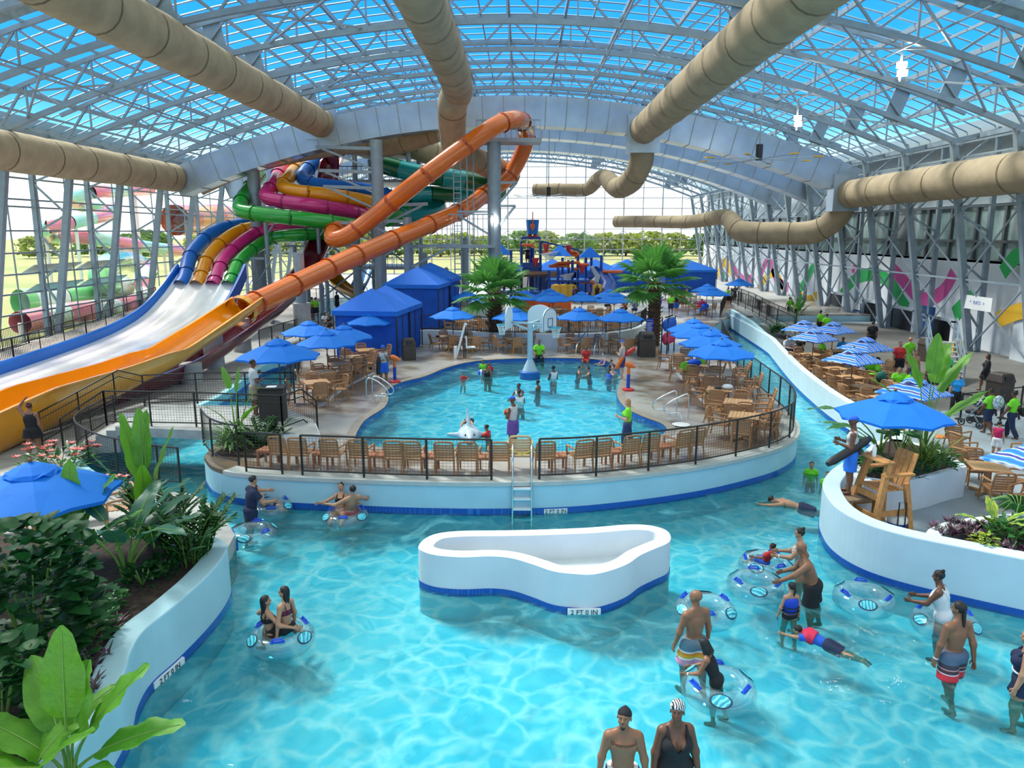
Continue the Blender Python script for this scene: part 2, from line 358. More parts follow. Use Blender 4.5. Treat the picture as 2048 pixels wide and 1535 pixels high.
# left bank
lb_front = cat_rom(D([(470, 1068), (430, 1015), (372, 985), (300, 985), (250, 975), (200, 958), (163, 925), (180, 895), (243, 869), (330, 842), (434, 800), (496, 757), (533, 733), (588, 716), (610, 690)], ZW), 5)
lb = [(p.x, p.y) for p in lb_front] + [(-16.5, 56), (-16.5, 71), (-27.8, 71), (-27.8, -12), (-5.2, -12), (-5.7, 8), (-6.1, 10.3), (-5.95, 12.5)]
b = MB(); b.prism(lb, -.62, ZW); struct(b.build('floor_left_walk', M_CONC))
b = MB(); b.ribbon(lb_front[22:], -.62, ZW + .12, -.03, .2); struct(b.build('wall_left_bank', mat('teal_river_wall', (.34, .68, .76), .6, var=.1)))
b = MB(); b.ribbon(lb_front, -.05, .15, -.05, .0); struct(b.build('trim_6', M_TILE))
# left planter wall
lp = cat_rom([Vector((-5.1, 5.0, 0)), Vector((-5.25, 7.5, 0)), Vector((-5.45, 9.0, 0)), Vector((-5.68, 9.7, 0)), Vector((-5.77, 10.3, 0)), Vector((-5.66, 11.0, 0)), Vector((-5.57, 12.0, 0)), Vector((-5.6, 12.9, 0)), Vector((-5.78, 13.5, 0)), Vector((-6.25, 13.85, 0)), Vector((-7.0, 13.95, 0))], 5)
ZL = 1.05
def planter_wall(pts, z1, th, name, tile=True, side=1, z0=-.62, m=None):
    b = MB(); b.ribbon(pts, z0, z1, 0, th * side); o = struct(b.build(name, m or M_PALE, bevel=.03))
    if tile:
        b = MB(); b.ribbon(pts, -.05, .12, -.015 * side, .01 * side); t = struct(b.build('tile_band', M_TILE, o))
    return o
wl_ = planter_wall(lp, ZL, .42, 'wall_left_planter')
b = MB(); b.prism([(p.x - .3, p.y) for p in lp] + [(-13.2, 14.3), (-13.2, 5)], .3, ZL - .12); struct(b.build('floor_planter_soil', M_SOIL))
# right plaza + river wall + planter
rb = [Vector((15.6, 57, 0)), Vector((15.0, 50, 0)), Vector((14.45, 43.6, 0)), Vector((14.0, 41, 0)), Vector((13.3, 37.5, 0)), Vector((12.6, 33.8, 0)), Vector((12.1, 30.5, 0)), Vector((11.75, 27.5, 0)), Vector((11.6, 24.5, 0)), Vector((11.2, 22.0, 0)), Vector((10.0, 20.0, 0)), Vector((8.4, 18.7, 0)), Vector((7.35, 17.3, 0)), Vector((6.95, 16.1, 0)), Vector((6.9, 15.2, 0)), Vector((7.15, 14.45, 0)), Vector((7.7, 13.85, 0)), Vector((8.6, 13.25, 0)), Vector((9.8, 12.5, 0)), Vector((11.5, 11.4, 0)), Vector((14, 10, 0))]
rbs = cat_rom(rb, 5)
k1 = 9 * 5 + 1
planter_wall(rbs[:k1], 1.05, .28, 'wall_right_river', side=1, m=M_PALE2)
planter_wall(rbs[k1 - 1:], 1.12, .40, 'wall_right_planter', side=1, m=M_PALE2)
b = MB(); b.prism([(p.x + .05, p.y + .03) for p in rbs] + [(26.8, 10), (26.8, 57)], -.62, ZP); struct(b.build('floor_plaza', M_PLAZA))
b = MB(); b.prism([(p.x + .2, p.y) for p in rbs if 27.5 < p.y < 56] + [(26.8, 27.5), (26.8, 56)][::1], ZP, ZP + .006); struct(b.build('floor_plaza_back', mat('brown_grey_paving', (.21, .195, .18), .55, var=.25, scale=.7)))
# planter behind the lifeguard chair (inner wall) and the front right bed
ip = cat_rom(D([(1704, 948), (1728, 960), (1790, 963), (1850, 954), (1900, 940), (1934, 933)], 1.12), 5)
ib = [(p.x, p.y) for p in ip]
ob = cat_rom(D([(1930, 928), (1880, 900), (1810, 880), (1760, 880), (1722, 908), (1706, 940)], 1.12), 4)
b = MB(); b.prism(ib + [(p.x, p.y) for p in ob], ZP, 1.12, ); struct(b.build('wall_planter_block', M_PLASTER, bevel=.03))
def shrink(L, k):
    cx = sum(p[0] for p in L) / len(L); cy_ = sum(p[1] for p in L) / len(L)
    return [(cx + (p[0] - cx) * k, cy_ + (p[1] - cy_) * k) for p in L]
b = MB(); b.prism(shrink(ib + [(p.x, p.y) for p in ob], .84), 1.1, 1.16); struct(b.build('floor_planter_bed', M_SOIL))
fb = cat_rom(D([(1850, 1066), (1856, 1056), (1872, 1048), (1905, 1038), (2000, 1026), (2120, 1020)], 1.12), 5)
fbp = [(p.x, p.y) for p in fb] + [(12.5, 11.6)] + [(p.x, p.y + .1) for p in reversed(rbs[86:98])]
b = MB(); b.ribbon(fb, ZP, 1.105, -.28, .0); struct(b.build('wall_front_bed', M_PLASTER, bevel=.03))
b = MB(); b.prism([(8.6, 13.75), (9.1, 14.25), (10.0, 14.85), (12.5, 15.2), (14.5, 15.2), (14.5, 10.0), (11.6, 11.5), (9.8, 12.7)], ZP, 1.0); struct(b.build('floor_front_bed', M_SOIL))
# ------------------------------------------------------------------ concrete trough island
S = 3.4133
tro = cat_rom([P(800 + x / S, 1000 + y / S, .78) for x, y in [(125, 320), (165, 265), (260, 225), (430, 208), (700, 205), (1000, 198), (1300, 185), (1550, 165), (1700, 170), (1810, 200), (1848, 245), (1830, 290), (1740, 330), (1640, 375), (1560, 430), (1450, 475), (1320, 505), (1200, 503), (1050, 485), (900, 435), (760, 395), (620, 382), (420, 388), (250, 375), (160, 350)]], 4, True)
troo = thing('concrete_island', 'white rounded-triangle concrete basin standing alone in the wave pool', 'pool island')
def inset(L, d):
    out = []; k = len(L)
    for i in range(k):
        t = (L[(i + 1) % k] - L[i - 1]).normalized(); n_ = Vector((-t.y, t.x, 0)); out.append(L[i] + n_ * d)
    return out
area = sum(tro[i].x * tro[(i + 1) % len(tro)].y - tro[(i + 1) % len(tro)].x * tro[i].y for i in range(len(tro)))
sg = 1 if area > 0 else -1
inn = inset(tro, .30 * sg)
b = MB(); b.prism([(p.x, p.y) for p in tro], -.62, .78, [[(p.x, p.y) for p in inn]]); b.build('rim_wall', M_PLASTER, troo, smooth=30, bevel=.025)
b = MB(); b.prism([(p.x, p.y) for p in inset(tro, .2 * sg)], -.4, .22); b.build('basin_floor', M_PLASTER, troo)
b = MB(); b.ribbon(tro, -.06, .10, -.012 * sg, .02 * sg, True); b.build('tile_band', M_TILE, troo)
def depth_sign(p, tang, parent, body='2 FT 0 IN', w=1.0, z=.04, h=.18, col=M_WHITE, tcol=M_TEXTBLK, out=.03):
    t = Vector((tang[0], tang[1], 0)).normalized(); nrm = Vector((t.y, -t.x, 0)); a = math.atan2(t.y, t.x)
    b = MB(); b.box(Vector((p[0], p[1], z)) + nrm * out * .5, (w, out, h), a); o = b.build('depth_marker', col, parent)
    text(body, h * 1.0, Vector((p[0], p[1], z)) + nrm * (out + .004), (PI / 2, 0, a), tcol, o, ext=.003)
    return o
fr = max(range(len(tro)), key=lambda i: -tro[i].y); q = P(1165, 1212, .04)
j = min(range(len(tro)), key=lambda i: (tro[i] - Vector((q.x, q.y, .78))).length)
depth_sign(tro[j], (1, 0.03), troo, w=.62, h=.13, out=.05)
q = P(1113, 1012, 0); j = min(range(len(fr_lip)), key=lambda i: (fr_lip[i] - q).length)
o = depth_sign(fr_lip[j], (1, .12), None, w=.6, h=.14); struct(o); o.name = 'trim_7'
o = depth_sign(rbs[90], rbs[91] - rbs[90], None, w=.75, h=.14, out=.05); struct(o); o.name = 'trim_8'
t_ = lp[33] - lp[32]
o = depth_sign(lp[23], -(lp[23] - lp[24]), None, w=.75, h=.13, out=.05); struct(o); o.name = 'trim_9'
for px, py, tg in ((808, 769, (1, .35)), (960, 727, (1, .2)), (1275, 838, (1, -.6)), (762, 833, (.5, 1))):
    q = P(px, py, ZD); j = min(range(len(pool_out)), key=lambda i: (pool_out[i] - q).length)
    o = text('3 FT 6 IN', .13, pool_out[j] + Vector((0, -.03, -.14)), (PI / 2, 0, math.atan2(tg[1], tg[0])), M_TEXTWHT, None, 'trim_10'); struct(o)
# ------------------------------------------------------------------ hall: roof, columns, glass, walls
XC = -.75; HX = 27.0
zb = lambda x: 16.7 - (x - XC) ** 2 / 124.0          # bottom chord of the arch trusses
zt = lambda x: 18.6 - (x - XC) ** 2 / 124.0          # roof plane
BAY = 5.35; YT = [21.3 + BAY * k for k in range(17)]
XL, XR = XC - HX, XC + HX
xs = [XL + (XR - XL) * i / 36 for i in range(37)]
def arch(x, y, off=0.0): return Vector((x, y, zt(x) + off))
# translucent blue panels (one skin; the roof is closed)
M_ROOF = glassmat('blue_polycarbonate', (.72, .91, 1.0), .04, .25)
b = MB()
for i in range(36):
    for y0, y1 in ((-12, 50), (50, 112)):
        b.add([arch(xs[i], y0), arch(xs[i + 1], y0), arch(xs[i + 1], y1), arch(xs[i], y1)], [(0, 1, 2, 3)])
struct(b.build('ceiling', M_ROOF))
M_BAR = mat('roof_glazing_bar', (.30, .42, .52), .5, .2)
b = MB()
for i in range(37): b.bar(arch(xs[i], -12, -.16), arch(xs[i], 112, -.16), .07 if i % 2 else .13, .12 if i % 2 else .24)
struct(b.build('ceiling_purlin', M_STEEL))
for k in range(-6, 17):
    b = MB()
    for q in range(4):
        y = 21.3 + BAY * (k + q / 4) + .6
        if y < 111: b.tube([arch(x, y, .02) for x in xs], .045, 4)
    struct(b.build('ceiling_glazing_bar', M_BAR))
plates = [-14.6, -4.2, 10.0, 20.4]
for k in range(-4, 17):
    y = 21.3 + BAY * k; b = MB(); n = 30; X = [XL + 2.2 + (XR - XL - 4.4) * i / n for i in range(n + 1)]
    for i in range(n):
        b.bar((X[i], y, zb(X[i])), (X[i + 1], y, zb(X[i + 1])), .2, .24)
        b.bar((X[i], y, zt(X[i]) - .3), (X[i + 1], y, zt(X[i + 1]) - .3), .16, .2)
        xm = (X[i] + X[i + 1]) / 2
        if i % 2 == 0:
            b.bar((X[i], y, zb(X[i])), (X[i + 1], y, zt(X[i + 1]) - .3), .1); b.bar((X[i + 1], y, zb(X[i + 1])), (X[i + 1], y, zt(X[i + 1]) - .3), .08)
        else: b.bar((X[i], y, zt(X[i]) - .3), (X[i + 1], y, zb(X[i + 1])), .1)
    for p in plates:
        s_ = (p - XC) / 62.0; M = Matrix.Rotation(s_, 3, 'Y'); b.box((p, y + .12, (zb(p) + zt(p)) / 2 - .1), (.85, .12, 1.95), M=M)
    struct(b.build('roof_truss', M_STEEL))
for xq, w in ((-20, .07), (-9.5, .05), (4.5, .07), (15.5, .06), (23.6, .09), (-26.4, .25), (25.0, .25)):
    b = MB(); z = 12.2 if abs(xq) > 24.5 else zb(xq) - .22; b.bar((xq, -12, z), (xq, 111, z), w, w); struct(b.build('roof_pipe', M_STEEL))
for yq in (30.0,):
    b = MB(); b.tube([arch(x, yq, -.45) for x in xs], .42, 4); struct(b.build('roof_gutter_beam', mat('gutter_steel', (.30, .36, .38), .6, .2, var=.3)))
# X bracing under the roof between trusses
for k in range(0, 15, 2):
    b = MB()
    for x0, x1 in ((-24, -19.5), (-12, -7.5), (12.5, 17), (17.5, 22)):
        for a, c in ((x0, x1), (x1, x0)): b.bar((a, YT[k], zb(a) + .1), (c, YT[k + 1], zb(c) + .1), .09)
    struct(b.build('roof_brace', M_STEEL))
# laced steel columns along both sides
def column(y, s):
    b = MB(); xo = XL - .05 if s < 0 else XR + .05
    fo = Vector((xo, y, .2)); ft = Vector((xo + s * -.25, y, zt(xo) - .2)); io = Vector((xo - s * .45, y, .2)); it = Vector((xo - s * 2.7, y, zb(xo - s * 2.7)))
    b.bar(fo, ft, .26, .22); b.bar(io, it, .34, .30); b.bar(it, ft, .22)
    n = 9
    for i in range(n):
        t0 = i / n; t1 = (i + 1) / n
        A, B = (fo.lerp(ft, t0), io.lerp(it, t1)) if i % 2 else (io.lerp(it, t0), fo.lerp(ft, t1))
        b.bar(A, B, .1)
        g = B; b.box(g, (.3, .06, .34))
    return struct(b.build('steel_column', M_STEEL))
for y in YT: column(y, -1); column(y, 1)
# X rods in the plane of the right columns
for k in range(len(YT) - 1):
    b = MB(); xo = XR - .9
    for z0, z1 in ((.4, 4.4), (4.4, 8.4), (8.4, 11)):
        xa = lambda z: XR - .4 - 2.2 * z / 12
        b.bar((xa(z0), YT[k], z0), (xa(z1), YT[k + 1], z1), .07); b.bar((xa(z1), YT[k], z1), (xa(z0), YT[k + 1], z0), .07)
        b.bar((xa(z1), YT[k], z1), (xa(z1), YT[k + 1], z1), .1)
    struct(b.build('column_brace', M_STEEL))
# left glass wall
M_GLASS = glassmat('clear_wall_glass', (.93, .97, .96), .03, .02)
b = MB(); b.add([(XL - .12, -12, .2), (XL - .12, 112, .2), (XL - .2, 112, 12.7), (XL - .2, -12, 12.7)], [(0, 1, 2, 3)]); struct(b.build('window_1', M_GLASS))
b = MB()
for z in (9.95, 8.8, 8.4, 7.1, 5.9, 4.75, 3.7, 2.6, 1.4): b.bar((XL - .05, -12, z), (XL - .05, 112, z), .10, .09)
for i in range(44): b.bar((XL - .1, -12 + BAY / 2 * i + 1.9, .2), (XL - .1, -12 + BAY / 2 * i + 1.9, 12.6), .06, .06)
struct(b.build('trim_11', M_STEEL))
b = MB(); b.box((XL - .1, 50, 12.9), (.5, 124, .8)); struct(b.build('trim_12', mat('eave_beam', (.28, .34, .38), .6)))
b = MB(); b.box((XR + .1, 50, 12.9), (.5, 124, .8)); struct(b.build('trim_13', MATS['eave_beam']))
b = MB(); b.ribbon([(XL, -12), (XL, 112)], -.6, .95, -.05, .3); struct(b.build('wall_left', M_CONC))
# propped-open awning windows low in the left wall
for y in (42.5, 47.8, 62):
    b = MB()
    for q in (0, 1):
        a = Vector((XL - .1, y + q * .2, 5.9 if q else 4.75)); M = Matrix.Rotation(R(58), 3, 'Y')
        b.box(Vector((XL - .6, y + 2.2, 4.9 - q * 1.1)), (.06, 4.6, 1.1), M=Matrix.Rotation(R(60), 3, 'Y'))
    tag(b.build('awning_window', mat('awning_frame', (.42, .44, .44), .5)), None, None, None, 'structure')
# end wall
YE = 112.0
b = MB(); ptsA = [(x, zt(x)) for x in xs]; b.add([(XL, YE, .3)] + [(x, YE, z) for x, z in ptsA] + [(XR, YE, .3)], [tuple(range(len(xs) + 2))]); struct(b.build('window_2', M_GLASS))
b = MB()
for i in range(20):
    x = XL + (XR - XL) * i / 19; b.bar((x, YE - .1, .3), (x, YE - .1, zt(x)), .16 if i % 2 else .11, .14)
for z in [1.6 + 1.48 * i for i in range(11)]:
    w = HX if z < 12.7 else math.sqrt(max(0, (18.6 - z) * 124)); w = min(w, HX); b.bar((XC - w, YE - .1, z), (XC + w, YE - .1, z), .1, .1)
for i in (8, 10, 12, 14):
    x = XL + (XR - XL) * i / 19; dx = (XR - XL) / 19; b.bar((x, YE - .15, 5), (x + dx, YE - .15, 7.3), .09); b.bar((x + dx, YE - .15, 7.3), (x + 2 * dx, YE - .15, 5), .09)
struct(b.build('trim_14', M_STEELD))
b = MB(); b.box((XC, YE, .65), (HX * 2, .3, .8)); struct(b.build('wall_end', M_PLASTER))
# ------------------------------------------------------------------ right building wall with mural and upper windows
XW = 26.9
b = MB(); b.box((XW + .2, 50, 2.6), (.4, 124, 5.6)); struct(b.build('wall_right', mat('mural_wall_white', (.80, .83, .87), .75, var=.04, scale=1)))
b = MB(); b.box((XW + .2, 50, 10.7), (.4, 124, 4.4)); struct(b.build('wall_right_upper', mat('upper_wall_panel', (.50, .58, .64), .6, var=.12, scale=.8)))
M_GLR = mat('greenish_inner_glass', (.30, .42, .42), .12, .0, col2=(.12, .19, .20), scale=.5, spec=.8)
b = MB(); b.box((XW + .22, 76, 6.95), (.1, 72, 3.1)); struct(b.build('window_3', M_GLR))
b = MB()
for i in range(28): b.bar((XW + .1, 40 + 2.67 * i, 5.3), (XW + .1, 40 + 2.67 * i, 8.6), .18, .2)
for z in (5.35, 6.5, 8.55): b.bar((XW + .1, 40, z), (XW + .1, 112, z), .2, .16)
struct(b.build('trim_15', mat('dark_window_frame', (.10, .11, .12), .5)))
b = MB(); b.box((XW - .1, 35.0, 6.5), (.9, 9.8, 13.2)); struct(b.build('wall_right_pier', M_PLASTER))
b = MB(); b.box((XW - .58, 34.6, 6.2), (.06, 2.2, 6.4)); struct(b.build('trim_16', mat('grey_block_panel', (.36, .37, .38), .8, var=.1)))
b = MB(); b.box((XW + .0, 20, 6.5), (.6, 20, 13.2)); struct(b.build('wall_right_near', MATS['mural_wall_white']))
def mural(pts, w, col, name):
    p = cat_rom([(XW - .02, y, z) for y, z in pts], 7); b = MB(); vs = []
    for i, q in enumerate(p):
        t = (p[min(i + 1, len(p) - 1)] - p[max(i - 1, 0)]).normalized(); nn = Vector((0, -t.z, t.y)) * w / 2
        vs += [q + nn, q - nn, q + nn + Vector((.03, 0, 0)), q - nn + Vector((.03, 0, 0))]
    fs = []
    for i in range(len(p) - 1): fs.append((i * 4, i * 4 + 1, i * 4 + 5, i * 4 + 4)); fs.append((i * 4, i * 4 + 4, i * 4 + 6, i * 4 + 2)); fs.append((i * 4 + 1, i * 4 + 3, i * 4 + 7, i * 4 + 5))
    b.add(vs, fs); return struct(b.build(name, mat('mural_' + col, {'pink': (.72, .10, .36), 'green': (.03, .42, .10), 'yellow': (.85, .48, .03), 'purple': (.45, .14, .50)}[col], .7)))
G = lambda L, X=XW - .1: [(q.y, q.z) for q in (PX(x, y, X) for x, y in L)]
mural(G([(1680, 590), (1705, 560), (1740, 548), (1775, 562), (1800, 600), (1812, 618)]), 1.0, 'green', 'wall_right_mural')
mural(G([(1778, 532), (1805, 562), (1830, 590), (1855, 598), (1885, 580), (1905, 545)]), .95, 'pink', 'wall_right_mural')
mural(G([(1905, 630), (1925, 610), (1945, 592)]), 1.1, 'green', 'wall_right_mural')
mural(G([(1703, 545), (1708, 528)]), .5, 'pink', 'wall_right_mural')
mural(G([(1430, 560), (1446, 525), (1462, 545)]), 1.2, 'yellow', 'wall_right_mural')
mural(G([(1462, 530), (1485, 560), (1505, 555)]), 1.1, 'pink', 'wall_right_mural')
mural(G([(1515, 560), (1535, 520), (1552, 560), (1575, 575)]), 1.0, 'pink', 'wall_right_mural')
mural(G([(1505, 600), (1520, 570), (1545, 545), (1565, 575)]), .9, 'yellow', 'wall_right_mural')
mural(G([(1590, 590), (1610, 560), (1628, 535), (1640, 600)]), .9, 'green', 'wall_right_mural')
mural(G([(1590, 585), (1612, 600), (1632, 592)]), .9, 'yellow', 'wall_right_mural')
mural(G([(1445, 545), (1455, 590), (1458, 620)]), .6, 'green', 'wall_right_mural')
def mural2(L, w, col):
    global XW
    o = XW; XW = 26.28; mural(G(L, XW), w, col, 'wall_right_mural'); XW = o
mural2([(2005, 545), (2030, 515), (2060, 505)], .9, 'green')
mural2([(1995, 640), (2030, 625), (2070, 615)], .9, 'yellow')
# dark doorways
for i, (px, py0, py1, w) in enumerate(((1676, 588, 662, 3.0), (1746, 605, 672, 2.6), (1808, 618, 700, 3.4), (1888, 640, 715, 2.6))):
    q = PX(px, py0, XW); d_ = tag(MB().build('door_%d' % (i + 1), mat('doorway_dark', (.02, .02, .022), .3)), kind='structure')
    b = MB(); b.box((XW - .03, q.y, (q.z + ZP) / 2), (.12, w, q.z - ZP)); b.cur = 0
    d_.data.clear_geometry(); d_.data.from_pydata(b.v, [], b.f); d_.data.update()
    b = MB()
    for s in (-1, 1): b.box((XW - .05, q.y + s * w / 2, (q.z + ZP) / 2), (.3, .3, q.z - ZP + .2))
    b.box((XW - .05, q.y, q.z + .1), (.3, w + .3, .2)); b.build('frame', MATS['mural_wall_white'], d_)
# ------------------------------------------------------------------ outside: ground, trees, slides
b = MB(); b.box((0, 150, -.9), (1600, 1500, .1)); struct(b.build('ground', mat('dry_grass_field', (.27, .27, .12), .9, col2=(.17, .24, .08), scale=.05)))
b = MB(); b.box((30, 119, -.8), (160, 12, .2)); struct(b.build('ground_paving', mat('outside_paving', (.75, .74, .70), .8)))
# ------------------------------------------------------------------ furniture prototypes
def make_chair(m, name='armchair', low=0.0):
    t = thing(name, 'x', 'chair'); w = .27; mm = m
    b = MB()
    for i in range(5): b.box((0, -.17 + i * .10, .425 - .008 * (4 - i)), (.50, .088, .03))
    b.box((0, .25, .405), (.52, .035, .05)); b.box((0, -.22, .39), (.52, .035, .05)); b.build('seat', mm, t, bevel=.008)
    b = MB(); yb = lambda z: -.225 - (z - .42) * .24
    for s in (-1, 1): b.tube([(s * .245, yb(z), z) for z in (.40, .55, .70, .82)] + [(s * .215, yb(.885), .885)], .024, 6)
    b.tube([(-.215, yb(.885), .885), (-.10, yb(.905) - .012, .905), (.10, yb(.905) - .012, .905), (.215, yb(.885), .885)], .03, 6)
    for i in range(6):
        z = .47 + i * .068
        for x0, x1 in ((-.24, -.12), (-.12, 0), (0, .12), (.12, .24)):
            f = lambda x: Vector((x, yb(z) - .03 * (1 - (x / .24) ** 2), z)); b.bar(f(x0), f(x1), .016, .054)
    b.build('backrest', mm, t, smooth=50)
    for s in (-1, 1):
        b = MB(); b.tube([(s * .265, -.30, .66), (s * .285, -.10, .655), (s * .285, .12, .65), (s * .28, .25, .63)], [.022, .027, .03, .024], 6); b.build('armrest', mm, t, smooth=50)
        b = MB(); b.tube([(s * .275, .25, .63), (s * .262, .245, .42), (s * .27, .27, 0)], [.024, .026, .022], 6); b.build('leg', mm, t, smooth=50)
        b = MB(); b.tube([(s * .25, -.22, .42), (s * .26, -.30, 0)], [.026, .022], 6); b.build('leg', mm, t, smooth=50)
    return remember(t)
def make_table(m):
    t = thing('cafe_table', 'x', 'table'); b = MB()
    for i in range(8): b.box((-.385 + i * .11, 0, .735), (.104, .86, .03))
    b.box((0, 0, .712), (.84, .82, .025)); b.build('table_top', m, t, bevel=.006)
    b = MB(); b.box((0, 0, .40), (.11, .11, .62)); b.build('pedestal', m, t)
    for a in (PI / 4, -PI / 4):
        b = MB(); b.box((0, 0, .05), (.80, .07, .07), a); b.build('foot', m, t)
    return remember(t)
def make_stool():
    t = thing('side_table', 'x', 'side table'); b = MB()
    for i in range(6): b.box((-.19 + i * .076, 0, .42), (.066, .46, .03))
    b.box((0, .2, .395), (.44, .04, .04)); b.box((0, -.2, .395), (.44, .04, .04)); b.build('table_top', M_WOOD2, t)
    for x in (-1, 1):
        for y in (-1, 1): b = MB(); b.box((x * .19, y * .19, .2), (.05, .05, .41)); b.build('leg', M_WOOD2, t)
    return remember(t)
def make_umbrella(m, name, rad=1.42, n=8, pole='pole_wood'):
    t = thing(name, 'x', 'umbrella'); hz = 2.62; rim = 2.02; b = MB(); a0 = PI / n
    prof = [(rad, rim - .06), (rad, rim), (rad * .55, rim + .28), (.30, hz - .15)]
    vs = []; fs = []
    for i, (r, z) in enumerate(prof):
        for j in range(2 * n):
            a = a0 + PI * j / n; rr = r if j % 2 == 0 else r * math.cos(PI / n) * (.985 if i < 2 else 1); zz = z + (.035 if (j % 2 and i < 2) else 0)
            vs.append((rr * math.cos(a), rr * math.sin(a), zz))
    k = 2 * n
    for i in range(len(prof) - 1):
        for j in range(k): fs.append((i * k + j, i * k + (j + 1) % k, (i + 1) * k + (j + 1) % k, (i + 1) * k + j))
    b.add(vs, fs); b.build('canopy', m, t)
    b = MB(); vs = []; fs = []
    for i, (r, z) in enumerate([(.46, hz - .17), (.40, hz - .125), (.20, hz - .03), (.02, hz + .03)]):
        for j in range(k):
            a = a0 + PI * j / n; rr = r * (1.0 if j % 2 == 0 else .93); zz = z + (.035 * math.sin(j * 2.1) if i == 0 else 0) - (.03 if i == 0 and j % 2 == 0 else 0); vs.append((rr * math.cos(a), rr * math.sin(a), zz))
    for i in range(3):
        for j in range(k): fs.append((i * k + j, i * k + (j + 1) % k, (i + 1) * k + (j + 1) % k, (i + 1) * k + j))
    b.add(vs, fs); b.build('vent_cap', m, t)
    pm = mat('umbrella_pole_brown', (.20, .09, .045), .5); b = MB(); b.cyl((0, 0, .0), (0, 0, hz), .026, 8); b.build('pole', pm, t, smooth=50)
    b = MB(); b.ball((0, 0, hz + .06), .045, 8, 5); b.build('finial', pm, t, smooth=True)
    b = MB()
    for j in range(n):
        a = a0 + 2 * PI * j / n; b.bar((.05 * math.cos(a), .05 * math.sin(a), hz - .12), (rad * .97 * math.cos(a), rad * .97 * math.sin(a), rim - .02), .02); b.bar((.04 * math.cos(a), .04 * math.sin(a), 1.75), (rad * .5 * math.cos(a), rad * .5 * math.sin(a), rim + .24), .016)
    b.build('ribs', pm, t)
    return remember(t)
used = set()
def place(src, loc, rz, label, group=None, scale=None):
    if src.name not in used:
        used.add(src.name); src.location = loc; src.rotation_euler = (0, 0, rz); src['label'] = label
        if group: src['group'] = group
        if scale: src.scale = (scale,) * 3 if isinstance(scale, (int, float)) else scale
        return src
    return dup(src, loc, rz, label, group, scale)
CH = make_chair(M_WOOD); TB = make_table(mat('tan_table_resin', (.56, .31, .14), .5, var=.12, scale=9)); ST = make_stool()
UB = make_umbrella(M_BLUECAN, 'patio_umbrella')
def stripe_mat():
    m = bpy.data.materials.new('wave_print_canvas'); m.use_nodes = True; n = m.node_tree; L = n.links; b = n.nodes['Principled BSDF']; b.inputs['Roughness'].default_value = .7
    t = n.nodes.new('ShaderNodeTexCoord'); s = n.nodes.new('ShaderNodeSeparateXYZ'); L.new(t.outputs['Object'], s.inputs[0])
    w = n.nodes.new('ShaderNodeTexWave'); w.wave_type = 'BANDS'; w.bands_direction = 'X'; w.inputs['Scale'].default_value = 1.1; w.inputs['Distortion'].default_value = 4; w.inputs['Detail'].default_value = 2; L.new(t.outputs['Object'], w.inputs['Vector'])
    c = n.nodes.new('ShaderNodeValToRGB'); L.new(w.outputs[1], c.inputs[0]); e = c.color_ramp.elements; e[0].position = 0; e[0].color = (.005, .13, .72, 1); e[1].position = .55; e[1].color = (.03, .33, .85, 1)
    x = e.new(.72); x.color = (.85, .88, .95, 1); x = e.new(.95); x.color = (.02, .03, .25, 1); L.new(c.outputs[0], b.inputs['Base Color']); return m
US = make_umbrella(stripe_mat(), 'striped_umbrella', 1.35, 4)
# ------------------------------------------------------------------ umbrellas: apex pixel, height of what they stand on
for px, py, z, lab in [
    (60, 922, ZW, 'bright blue patio umbrella beside the big-leaved planter, woman in black behind'),
    (555, 675, ZD, 'bright blue patio umbrella nearest the bridge lectern on the pool deck'),
    (617, 640, ZD, 'bright blue umbrella standing against the grey post with a round concrete foot'),
    (652, 659, ZD, 'bright blue patio umbrella second in from the bridge, over a set of tan chairs'),
    (687, 648, ZD, 'bright blue umbrella in front of the near cabana wall, between two others'),
    (740, 622, ZD, 'bright blue patio umbrella right against the front of the near cabana'),
    (1389, 636, ZD, 'bright blue umbrella furthest back in the overlapping row beside the lazy river'),
    (1400, 645, ZD, 'bright blue umbrella second from the back in the row beside the lazy river'),
    (1422, 660, ZD, 'bright blue umbrella second from the front in the row beside the lazy river'),
    (1444, 678, ZD, 'bright blue umbrella at the front of the row beside the lazy river'),
    (905, 612, ZD, 'blue poolside umbrella beside the cabanas, in front of the palm with dark trunk'),
    (1030, 614, ZD, 'blue poolside umbrella right behind the basketball backboards'),
    (1159, 614, ZD, 'blue poolside umbrella above the pool handrails, right of the life ring'),
    (1241, 616, ZD, 'blue poolside umbrella closest to the blue rules board'),
    (934, 580, ZU, 'blue back-row terrace umbrella between the cabana and the palm crown'),
    (976, 588, ZU, 'blue umbrella mostly hidden behind the drooping palm fronds'),
    (1049, 580, ZU, 'blue back-row umbrella beside the splash structure net bridge'),
    (1100, 576, ZU, 'blue umbrella half hidden behind another at the middle of the back row'),
    (1106, 583, ZU, 'blue back-row umbrella in front of the orange splash wall'),
    (1164, 582, ZU, 'blue back-row umbrella standing in front of the yellow water barrels'),
    (1221, 577, ZU, 'blue umbrella half hidden beside the leaning palm frond'),
    (1229, 585, ZU, 'blue back-row umbrella just touching the fronds of the taller palm'),
    (1415, 567, ZU, 'blue umbrella rear of the pair by the ramp fence'),
    (1427, 573, ZU, 'blue umbrella front of the pair by the ramp fence'),
    (1480, 556, ZU, 'small distant blue umbrella in front of the mural at the ramp top'),
    (1791, 781, .78, 'large near blue umbrella rising from the planter behind the lifeguard')]:
    sc = {60: 1.0, 555: 1.0, 1791: .94}.get(px, .88)
    q = P(px, py, z + 2.66 * sc); place(UB, (q.x, q.y, z), random.Random(px).uniform(0, .7), lab, 'blue patio umbrellas', sc)
